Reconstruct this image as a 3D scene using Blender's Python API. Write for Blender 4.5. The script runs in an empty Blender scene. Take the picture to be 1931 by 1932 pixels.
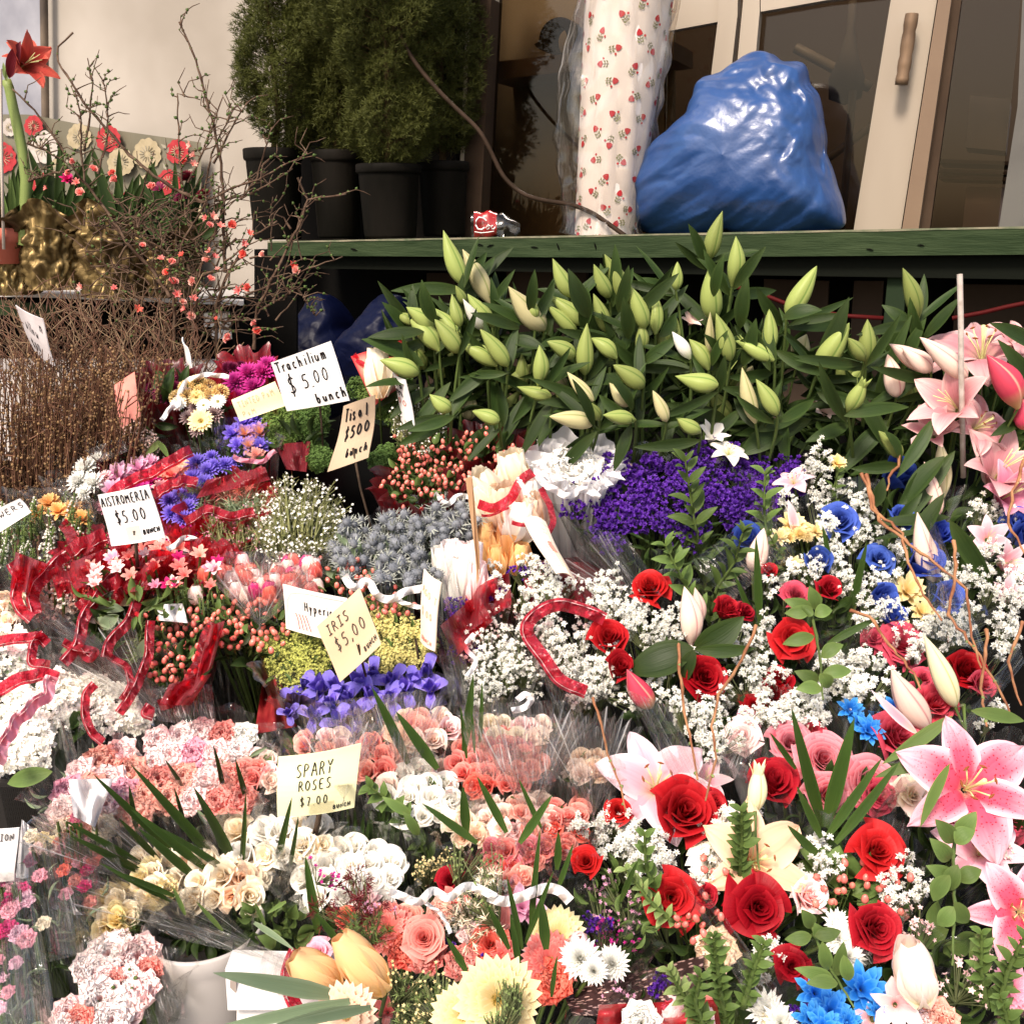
import bpy, math, random
import numpy as np
from mathutils import Vector, Matrix

# ------------------------------------------------------------------ camera, sky, sun, exposure
sc = bpy.context.scene
C = sc.collection
EYE = np.array((0.0, 0.0, 1.6))
PITCH = math.radians(15.5)
cam_d = bpy.data.cameras.new('camera')
cam_d.sensor_width = 36.0
cam_d.lens = 36.0
cam_d.clip_start = 0.02
cam_d.clip_end = 200.0
cam = bpy.data.objects.new('camera', cam_d)
C.objects.link(cam)
cam.location = EYE
cam.rotation_euler = (math.pi / 2 - PITCH, 0, 0)
sc.camera = cam

SUN_EL, SUN_AZ = math.radians(50), math.radians(206)      # azimuth measured clockwise from +Y; behind and left of the camera
world = bpy.data.worlds.new('World')
sc.world = world
world.use_nodes = True
wn = world.node_tree
bg = wn.nodes['Background']
sky = wn.nodes.new('ShaderNodeTexSky')
sky.sky_type = 'NISHITA'
sky.sun_disc = False
sky.sun_elevation = SUN_EL
sky.sun_rotation = SUN_AZ
sky.air_density = 1.0
sky.dust_density = 3.0
sky.ozone_density = .6
tint = wn.nodes.new('ShaderNodeMix'); tint.data_type = 'RGBA'; tint.blend_type = 'MULTIPLY'; tint.inputs[0].default_value = 1.0
tint.inputs[7].default_value = (1.0, .92, .83, 1)       # warm tint to offset the blue cast of the sky light
wn.links.new(sky.outputs[0], tint.inputs[6]); wn.links.new(tint.outputs[2], bg.inputs[0])
bg.inputs[1].default_value = 0.13
sun_d = bpy.data.lights.new('sun', 'SUN')
sun_d.energy = 2.5
sun_d.angle = math.radians(13)
sun_d.color = (1.0, 0.90, 0.79)
sun = bpy.data.objects.new('sun', sun_d)
C.objects.link(sun)
sd = Vector((math.sin(SUN_AZ) * math.cos(SUN_EL), math.cos(SUN_AZ) * math.cos(SUN_EL), math.sin(SUN_EL)))
sun.rotation_euler = sd.to_track_quat('Z', 'Y').to_euler()
sc.view_settings.view_transform = 'Standard'
sc.view_settings.look = 'None'
sc.view_settings.exposure = 1.2
sc.view_settings.gamma = 1.0
sc.cycles.transparent_max_bounces = 14
sc.cycles.max_bounces = 9
sc.cycles.diffuse_bounces = 6
sc.cycles.glossy_bounces = 2
sc.cycles.transmission_bounces = 3
sc.cycles.caustics_reflective = False
sc.cycles.caustics_refractive = False

# ------------------------------------------------------------------ pixel -> place helpers
FW = np.array((0, math.cos(PITCH), -math.sin(PITCH)))
UP = np.array((0, math.sin(PITCH), math.cos(PITCH)))
RT = np.array((1.0, 0, 0))
S0 = 1931.0

def ray(u, v):
    return FW + RT * (u - 965.5) / S0 + UP * (965.5 - v) / S0

def Ys(v):                       # depth of the sloping bank of flowers at an image row
    return float(np.interp(v, [430, 600, 800, 1000, 1250, 1500, 1931, 2100], [2.3, 2.15, 2.0, 1.75, 1.45, 1.15, .85, .76]))

def P(u, v, Y=None):
    if Y is None:
        Y = Ys(v)
    r = ray(u, v)
    return EYE + r * (Y / r[1])

def mpp(v, Y):                   # metres per pixel
    r = ray(965, v)
    return (Y / r[1]) / S0

WB = -0.47
def PW(u, v, a=3.55):            # a point of the wall plane  Y = a + WB*X
    r = ray(u, v)
    t = a / (r[1] - WB * r[0])
    return EYE + r * t
WN = np.array((-WB, 1.0, 0)); WN = -WN / np.linalg.norm(WN)     # wall normal, towards the camera

def nz(a):
    a = np.asarray(a, float)
    return a / max(1e-9, np.linalg.norm(a))

# ------------------------------------------------------------------ mesh builder
class MB:
    def __init__(s):
        s.V = []; s.F = []; s.UV = []; s.MI = []; s.n = 0
    def add(s, V, F, UV=None, mi=0):
        V = np.asarray(V, float).reshape(-1, 3)
        F = np.asarray(F, int)
        if UV is None:
            UV = np.full((len(V), 2), .5)
        s.V.append(V); s.UV.append(np.asarray(UV, float).reshape(-1, 2))
        s.F.append(F + s.n); s.MI.append(np.full(len(F), mi) if np.isscalar(mi) else np.asarray(mi))
        s.n += len(V)
    def arrays(s):
        return np.concatenate(s.V), s.F, np.concatenate(s.UV), s.MI
    def mesh(s, name, mats, smooth=True):
        me = bpy.data.meshes.new(name)
        V = np.concatenate(s.V); UV = np.concatenate(s.UV)
        me.vertices.add(len(V)); me.vertices.foreach_set('co', V.ravel())
        li = np.concatenate([f.ravel() for f in s.F])
        tot = np.concatenate([np.full(len(f), f.shape[1]) for f in s.F])
        st = np.concatenate([[0], np.cumsum(tot)[:-1]])
        me.loops.add(len(li)); me.loops.foreach_set('vertex_index', li)
        me.polygons.add(len(tot)); me.polygons.foreach_set('loop_start', st)
        me.polygons.foreach_set('material_index', np.concatenate(s.MI))
        me.polygons.foreach_set('use_smooth', np.full(len(tot), bool(smooth)))
        uvl = me.uv_layers.new(name='UVMap')
        uvl.data.foreach_set('uv', UV[li].ravel())
        for m in (mats if isinstance(mats, (list, tuple)) else [mats]):
            me.materials.append(m)
        me.update(calc_edges=True)
        return me

_gf = {}
def gridf(nv, nu, wrap=False):
    k = (nv, nu, wrap)
    if k not in _gf:
        F = []
        for j in range(nv - 1):
            for i in range(nu if wrap else nu - 1):
                a = j * nu + i; b = j * nu + (i + 1) % nu
                F.append((a, b, b + nu, a + nu))
        _gf[k] = np.array(F)
    return _gf[k]

def rotz(V, a):
    c, s = math.cos(a), math.sin(a)
    return V @ np.array(((c, s, 0), (-s, c, 0), (0, 0, 1)))

SH = {
    'oval': lambda v: np.sin(np.pi * np.clip(v * .93 + .05, 0, 1)) ** .6,
    'lance': lambda v: np.clip(np.sin(np.pi * v ** .75), 0, 1) ** .9 * (1 - .15 * v) + .012,
    'leaf': lambda v: np.sin(np.pi * np.clip(v, 0, 1) ** .8) ** .8 + .012,
    'strap': lambda v: np.minimum(1, .45 + v * 1.2) * np.sqrt(np.clip(1.001 - v ** 6, 0, 1)),
    'obov': lambda v: (.22 + .78 * v ** .8) * np.sqrt(np.clip(1.004 - v ** 5, 0, 1)),
    'tulip': lambda v: np.sin(np.pi * np.clip(v * .8 + .13, 0, 1)) ** .7 * (1 - .15 * v ** 8),
    'blade': lambda v: np.minimum(1, .5 + v * 2) * np.clip(1.01 - v ** 2.4, 0, 1) ** .8,
}

def petal(M, L=1, W=.3, b0=.3, b1=1.2, cup=.2, shape='oval', phi=0, r0=0, z0=0, nu=5, nv=7, ruf=0, rf=3, side=0, mi=0, rng=random, ser=0, crease=0):
    v = np.linspace(0, 1, nv); u = np.linspace(-1, 1, nu)
    th = b0 + (b1 - b0) * v
    ds = L / (nv - 1)
    r = r0 + np.concatenate([[0], np.cumsum(np.sin((th[1:] + th[:-1]) / 2) * ds)])
    z = z0 + np.concatenate([[0], np.cumsum(np.cos((th[1:] + th[:-1]) / 2) * ds)])
    w = W * SH[shape](v)
    U, Vv = np.meshgrid(u, v)
    n = np.stack([-np.cos(th), 0 * th, np.sin(th)], 1)
    off = cup * (U ** 2) * w[:, None] - crease * (1 - np.abs(U)) * w[:, None]
    if ruf:
        off = off + ruf * L * Vv ** 1.5 * np.sin(rf * U * 3 + rng.uniform(0, 6) + 3 * Vv)
    X = np.stack([r, 0 * r, z], 1)[:, None, :] + n[:, None, :] * off[..., None]
    X[..., 1] += U * w[:, None] + side * Vv ** 2 * L
    if ser:
        e = np.array([rng.uniform(-ser, ser) for _ in range(nu)])
        X[-1, :, 0] += e * math.sin(th[-1]) * L; X[-1, :, 2] += e * math.cos(th[-1]) * L
    M.add(rotz(X.reshape(-1, 3), phi), gridf(nv, nu), np.stack([(U + 1) / 2, Vv], -1), mi)

def tube(M, pts, rad, k=6, mi=0, cap=True):
    pts = np.asarray(pts, float); n = len(pts)
    rad = np.full(n, rad) if np.isscalar(rad) else np.asarray(rad)
    T = np.gradient(pts, axis=0); T /= np.maximum(1e-9, np.linalg.norm(T, axis=1))[:, None]
    ref = np.array((0, 0, 1.0)) if abs(T[:, 2].mean()) < .8 else np.array((0, 1.0, 0))
    A = np.cross(T, ref); A /= np.maximum(1e-9, np.linalg.norm(A, axis=1))[:, None]
    B = np.cross(T, A)
    a = np.arange(k) * 2 * math.pi / k
    X = pts[:, None, :] + rad[:, None, None] * (A[:, None, :] * np.cos(a)[None, :, None] + B[:, None, :] * np.sin(a)[None, :, None])
    UV = np.stack(np.meshgrid(a / 6.283, np.linspace(0, 1, n)), -1)
    M.add(X, gridf(n, k, True), UV, mi)
    if cap:
        b = M.n - k
        M.V.append(pts[-1:]); M.UV.append(np.array([[.5, 1]])); M.n += 1
        M.F.append(np.array([(b + i, b + (i + 1) % k, b + k) for i in range(k)])); M.MI.append(np.full(k, mi))

def segs(M, A, B, r, mi=0):      # many thin three-sided rods
    A = np.asarray(A, float); B = np.asarray(B, float)
    D = B - A; L = np.maximum(1e-9, np.linalg.norm(D, axis=1))[:, None]; D = D / L
    ref = np.where(np.abs(D[:, 2:3]) < .9, np.array([[0, 0, 1.0]]), np.array([[1.0, 0, 0]]))
    S = np.cross(D, ref); S /= np.linalg.norm(S, axis=1)[:, None]; T = np.cross(D, S)
    n = len(A); X = np.zeros((n, 6, 3))
    r = np.broadcast_to(np.asarray(r, float).reshape(-1, 1), (n, 1))
    for k in range(3):
        a = k * 2.0944
        o = (S * math.cos(a) + T * math.sin(a)) * r
        X[:, k] = A + o; X[:, 3 + k] = B + o * .8
    base = np.array([(0, 1, 4, 3), (1, 2, 5, 4), (2, 0, 3, 5)])
    F = (np.arange(n) * 6)[:, None, None] + base[None]
    M.add(X, F.reshape(-1, 4), None, mi)

def basis(Z, rng, spin=None):
    Z = Z / np.maximum(1e-9, np.linalg.norm(Z, axis=1))[:, None]
    ref = rng.normal(size=Z.shape) if spin is None else np.broadcast_to(spin, Z.shape)
    X = np.cross(ref, Z); X /= np.maximum(1e-9, np.linalg.norm(X, axis=1))[:, None]
    return X, np.cross(Z, X), Z

def scatter(M, tpl, Pt, Z, size, rng, mi=None, spin=None):     # many copies of a template inside one mesh
    V, Fs, UV, MI = tpl.arrays()
    Pt = np.asarray(Pt, float); n = len(Pt)
    if n == 0: return
    X, Y, Z = basis(np.asarray(Z, float), rng, spin)
    s = np.broadcast_to(np.asarray(size, float).reshape(-1, 1, 1), (n, 1, 1))
    W = Pt[:, None] + s * (V[None, :, 0:1] * X[:, None] + V[None, :, 1:2] * Y[:, None] + V[None, :, 2:3] * Z[:, None])
    base = M.n
    M.V.append(W.reshape(-1, 3)); M.UV.append(np.tile(UV, (n, 1))); M.n += n * len(V)
    for F, m in zip(Fs, MI):
        G = (np.arange(n) * len(V))[:, None, None] + F[None] + base
        M.F.append(G.reshape(-1, F.shape[1]))
        M.MI.append(np.tile(m, n) if mi is None else np.full(n * len(F), mi))

def box(M, lo, hi, mi=0, R=None, o=(0, 0, 0)):
    x0, y0, z0 = lo; x1, y1, z1 = hi
    V = np.array([(x0, y0, z0), (x1, y0, z0), (x1, y1, z0), (x0, y1, z0), (x0, y0, z1), (x1, y0, z1), (x1, y1, z1), (x0, y1, z1)], float)
    if R is not None: V = V @ np.asarray(R).T
    M.add(V + np.asarray(o), [(0, 3, 2, 1), (4, 5, 6, 7), (0, 1, 5, 4), (1, 2, 6, 5), (2, 3, 7, 6), (3, 0, 4, 7)], None, mi)

def prism(M, pts, off, mi=0):    # polygon of 3D points extruded along vector off (quads or n-gons)
    pts = np.asarray(pts, float); n = len(pts); off = np.asarray(off, float)
    V = np.concatenate([pts, pts + off])
    UV = np.concatenate([np.stack([np.linspace(0, 1, n), np.linspace(0, 1, n)], 1)] * 2)
    b = M.n
    M.add(V, np.array([list(range(n))]), UV, mi)
    M.F.append(np.array([list(range(2 * n - 1, n - 1, -1))]) + b); M.MI.append(np.full(1, mi))
    M.F.append(np.array([(i, n + i, n + (i + 1) % n, (i + 1) % n) for i in range(n)]) + b); M.MI.append(np.full(n, mi))

def lathe(M, prof, k=32, o=(0, 0, 0), mi=0):   # (r,z) profile
    prof = np.asarray(prof, float); a = np.arange(k) * 2 * math.pi / k
    X = np.stack([prof[:, 0:1] * np.cos(a), prof[:, 0:1] * np.sin(a), np.repeat(prof[:, 1:2], k, 1)], -1) + np.asarray(o)
    UV = np.stack(np.meshgrid(a / 6.283, np.linspace(0, 1, len(prof))), -1)
    M.add(X, gridf(len(prof), k, True), UV, mi)

# ------------------------------------------------------------------ materials
MC = {}
def nodes(name):
    m = bpy.data.materials.new(name); m.use_nodes = True
    nt = m.node_tree; b = nt.nodes['Principled BSDF']
    return m, nt, b
def rgba(c): return (c[0], c[1], c[2], 1)
def mixc(nt, a, b, fac, mode='MIX'):
    n = nt.nodes.new('ShaderNodeMix'); n.data_type = 'RGBA'; n.blend_type = mode
    for s, x in ((6, a), (7, b)):
        if isinstance(x, tuple): n.inputs[s].default_value = rgba(x)
        else: nt.links.new(x, n.inputs[s])
    if isinstance(fac, (int, float)): n.inputs[0].default_value = fac
    else: nt.links.new(fac, n.inputs[0])
    return n.outputs[2]
def maprange(nt, src, a, b, c=0, d=1):
    n = nt.nodes.new('ShaderNodeMapRange'); nt.links.new(src, n.inputs[0])
    for i, x in enumerate((a, b, c, d)): n.inputs[i + 1].default_value = x
    return n.outputs[0]
def noise(nt, scale, detail=3, coord='Object', stretch=None, dim=None):
    tc = nt.nodes.new('ShaderNodeTexCoord'); n = nt.nodes.new('ShaderNodeTexNoise')
    n.inputs['Scale'].default_value = scale; n.inputs['Detail'].default_value = detail
    if stretch:
        mp = nt.nodes.new('ShaderNodeMapping'); mp.inputs['Scale'].default_value = stretch
        nt.links.new(tc.outputs[coord], mp.inputs[0]); nt.links.new(mp.outputs[0], n.inputs['Vector'])
    else: nt.links.new(tc.outputs[coord], n.inputs['Vector'])
    return n.outputs[0]
def bump(nt, b, h, strength=.3, dist=.01):
    n = nt.nodes.new('ShaderNodeBump'); n.inputs['Strength'].default_value = strength; n.inputs['Distance'].default_value = dist
    nt.links.new(h, n.inputs['Height']); nt.links.new(n.outputs[0], b.inputs['Normal'])
    return n.outputs[0]
def objrand(nt, col, lo=.8, hi=1.12):
    oi = nt.nodes.new('ShaderNodeObjectInfo')
    f = maprange(nt, oi.outputs['Random'], 0, 1, lo, hi)
    h = nt.nodes.new('ShaderNodeHueSaturation'); nt.links.new(f, h.inputs['Value'])
    f2 = maprange(nt, oi.outputs['Random'], 0, 1, .497, .503)
    nt.links.new(f2, h.inputs['Hue'])
    if isinstance(col, tuple): h.inputs['Color'].default_value = rgba(col)
    else: nt.links.new(col, h.inputs['Color'])
    return h.outputs[0]

def plain(name, c, rough=.6, c2=None, scale=8, spec=None, metal=0, bmp=0, bscale=40, stretch=None, detail=4):
    k = ('plain', name)
    if k in MC: return MC[k]
    m, nt, b = nodes(name)
    if c2:
        f = maprange(nt, noise(nt, scale, detail, stretch=stretch), .38, .64)
        nt.links.new(mixc(nt, c, c2, f), b.inputs['Base Color'])
    else: b.inputs['Base Color'].default_value = rgba(c)
    b.inputs['Roughness'].default_value = rough; b.inputs['Metallic'].default_value = metal
    b.inputs['Specular IOR Level'].default_value = (.04 if max(c) < .08 else .25) if spec is None else spec
    if bmp: bump(nt, b, noise(nt, bscale, 4, stretch=stretch), bmp)
    MC[k] = m; return m

def petalmat(name, base, mid, edge, tr=.3, rough=.55, vein=.25, spots=None, groove=None, lo=.85, hi=1.1, spec=.16, vs=14.0, edgew=.55, midv=.35):
    # colours run from the petal's root to its rim along its own UV; this is the pigment of the petal
    k = ('petal', name)
    if k in MC: return MC[k]
    m, nt, b = nodes(name)
    tc = nt.nodes.new('ShaderNodeTexCoord'); sx = nt.nodes.new('ShaderNodeSeparateXYZ'); nt.links.new(tc.outputs['UV'], sx.inputs[0])
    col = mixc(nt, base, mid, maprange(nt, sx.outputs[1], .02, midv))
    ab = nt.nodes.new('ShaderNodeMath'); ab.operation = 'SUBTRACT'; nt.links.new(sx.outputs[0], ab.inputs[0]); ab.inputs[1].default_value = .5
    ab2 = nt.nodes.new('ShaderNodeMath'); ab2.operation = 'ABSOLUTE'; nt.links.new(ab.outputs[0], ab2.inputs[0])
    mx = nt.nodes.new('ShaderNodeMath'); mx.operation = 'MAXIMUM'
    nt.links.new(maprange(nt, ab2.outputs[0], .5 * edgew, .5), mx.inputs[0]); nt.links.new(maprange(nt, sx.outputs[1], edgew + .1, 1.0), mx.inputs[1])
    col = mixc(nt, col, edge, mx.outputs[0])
    if groove:
        w = nt.nodes.new('ShaderNodeMath'); w.operation = 'MULTIPLY'; nt.links.new(sx.outputs[0], w.inputs[0]); w.inputs[1].default_value = 3.0
        fr = nt.nodes.new('ShaderNodeMath'); fr.operation = 'PINGPONG'; nt.links.new(w.outputs[0], fr.inputs[0]); fr.inputs[1].default_value = .5
        col = mixc(nt, groove, col, maprange(nt, fr.outputs[0], .0, .07))
    nv_ = noise(nt, 1.0, 2, 'UV', (vs, 1.2, 1))
    col = mixc(nt, col, tuple(x * .62 for x in mid), maprange(nt, nv_, .5, .75, 0, vein))
    if spots:
        vo = nt.nodes.new('ShaderNodeTexVoronoi'); vo.inputs['Scale'].default_value = 1.0
        mp = nt.nodes.new('ShaderNodeMapping'); mp.inputs['Scale'].default_value = (13, 32, 1); nt.links.new(tc.outputs['UV'], mp.inputs[0]); nt.links.new(mp.outputs[0], vo.inputs['Vector'])
        f = maprange(nt, vo.outputs['Distance'], .17, .30, 1, 0)
        g = maprange(nt, sx.outputs[1], .85, .6, 0, 1); e = maprange(nt, ab2.outputs[0], .4, .3, 0, 1)
        q = nt.nodes.new('ShaderNodeMath'); q.operation = 'MULTIPLY'; nt.links.new(f, q.inputs[0]); nt.links.new(g, q.inputs[1])
        q2 = nt.nodes.new('ShaderNodeMath'); q2.operation = 'MULTIPLY'; nt.links.new(q.outputs[0], q2.inputs[0]); nt.links.new(e, q2.inputs[1])
        col = mixc(nt, col, spots, q2.outputs[0])
    col = objrand(nt, col, lo, hi)
    nt.links.new(col, b.inputs['Base Color']); b.inputs['Roughness'].default_value = rough
    b.inputs['Specular IOR Level'].default_value = spec
    nn = bump(nt, b, nv_, .25, .004)
    t = nt.nodes.new('ShaderNodeBsdfTranslucent'); nt.links.new(col, t.inputs[0])
    mxs = nt.nodes.new('ShaderNodeMixShader'); mxs.inputs[0].default_value = tr
    nt.links.new(b.outputs[0], mxs.inputs[1]); nt.links.new(t.outputs[0], mxs.inputs[2])
    nt.links.new(mxs.outputs[0], nt.nodes['Material Output'].inputs[0])
    MC[k] = m; return m

def film(name, tint=(1, 1, 1), clear=.82, rough=.12, bs=30, haze=.0, net=0, stretch=(26, 2.2, 1)):
    k = ('film', name)
    if k in MC: return MC[k]
    m, nt, b = nodes(name); nt.nodes.remove(b)
    tr = nt.nodes.new('ShaderNodeBsdfTransparent'); tr.inputs[0].default_value = rgba(tint)
    gl = nt.nodes.new('ShaderNodeBsdfGlossy'); gl.inputs[1].default_value = rough
    di = nt.nodes.new('ShaderNodeBsdfDiffuse'); di.inputs[0].default_value = rgba(tint)
    tl = nt.nodes.new('ShaderNodeBsdfTranslucent'); tl.inputs[0].default_value = rgba(tint)
    md = nt.nodes.new('ShaderNodeMixShader'); nt.links.new(di.outputs[0], md.inputs[1]); nt.links.new(tl.outputs[0], md.inputs[2]); md.inputs[0].default_value = .5
    bp = nt.nodes.new('ShaderNodeBump'); bp.inputs['Strength'].default_value = .8; bp.inputs['Distance'].default_value = .01
    ns = noise(nt, 1.0, 2, 'UV', stretch); nt.links.new(ns, bp.inputs['Height'])
    nt.links.new(bp.outputs[0], gl.inputs['Normal']); nt.links.new(bp.outputs[0], di.inputs['Normal'])
    lw = nt.nodes.new('ShaderNodeLayerWeight'); lw.inputs[0].default_value = .35; nt.links.new(bp.outputs[0], lw.inputs['Normal'])
    f = maprange(nt, lw.outputs['Facing'], .25, 1, (1 - clear) * .35, .55)
    m1 = nt.nodes.new('ShaderNodeMixShader'); nt.links.new(f, m1.inputs[0]); nt.links.new(tr.outputs[0], m1.inputs[1]); nt.links.new(gl.outputs[0], m1.inputs[2])
    out = m1.outputs[0]
    if haze:
        h = nt.nodes.new('ShaderNodeMixShader'); h.inputs[0].default_value = haze
        if net:
            hn = noise(nt, net, 2, 'UV', (1, 1, 1)); nt.links.new(maprange(nt, hn, .3, .7, haze * .5, min(1, haze * 1.35)), h.inputs[0])
        else:
            nt.links.new(maprange(nt, ns, .56, .80, haze * .12, min(1, haze * 4)), h.inputs[0])  # white diffuse streaks stand in for reflections on the folds
        nt.links.new(out, h.inputs[1]); nt.links.new(md.outputs[0], h.inputs[2]); out = h.outputs[0]
    nt.links.new(out, nt.nodes['Material Output'].inputs[0])
    MC[k] = m; return m

# ------------------------------------------------------------------ objects
def empty(name, loc, label=None, cat=None, group=None):
    o = bpy.data.objects.new(name, None); C.objects.link(o); o.location = Vector(loc)
    o.empty_display_size = .05
    if label: o['label'] = label
    if cat: o['category'] = cat
    if group: o['group'] = group
    return o
def link(name, me, par=None, mw=None, root=None):
    o = bpy.data.objects.new(name, me); C.objects.link(o)
    mw = Matrix.Identity(4) if mw is None else mw
    if par is not None:
        o.parent = par
        r = wloc(par) if root is None else root
        o.matrix_local = r.inverted() @ mw
        WM[o.name] = mw
    else:
        o.matrix_world = mw; WM[o.name] = mw
    return o
WM = {}
def wloc(par):
    if par.name in WM: return WM[par.name]
    return Matrix.Translation(par.location)
def part(par, name, M, mats, smooth=True, label=None):
    o = link(name, M.mesh(name, mats, smooth), par)
    if label: o['label'] = label
    return o
def solo(name, M, mats, label, cat, group=None, smooth=True, kind=None):
    o = link(name, M.mesh(name, mats, smooth))
    if kind: o['kind'] = kind
    if label: o['label'] = label
    if cat: o['category'] = cat
    if group: o['group'] = group
    return o
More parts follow.
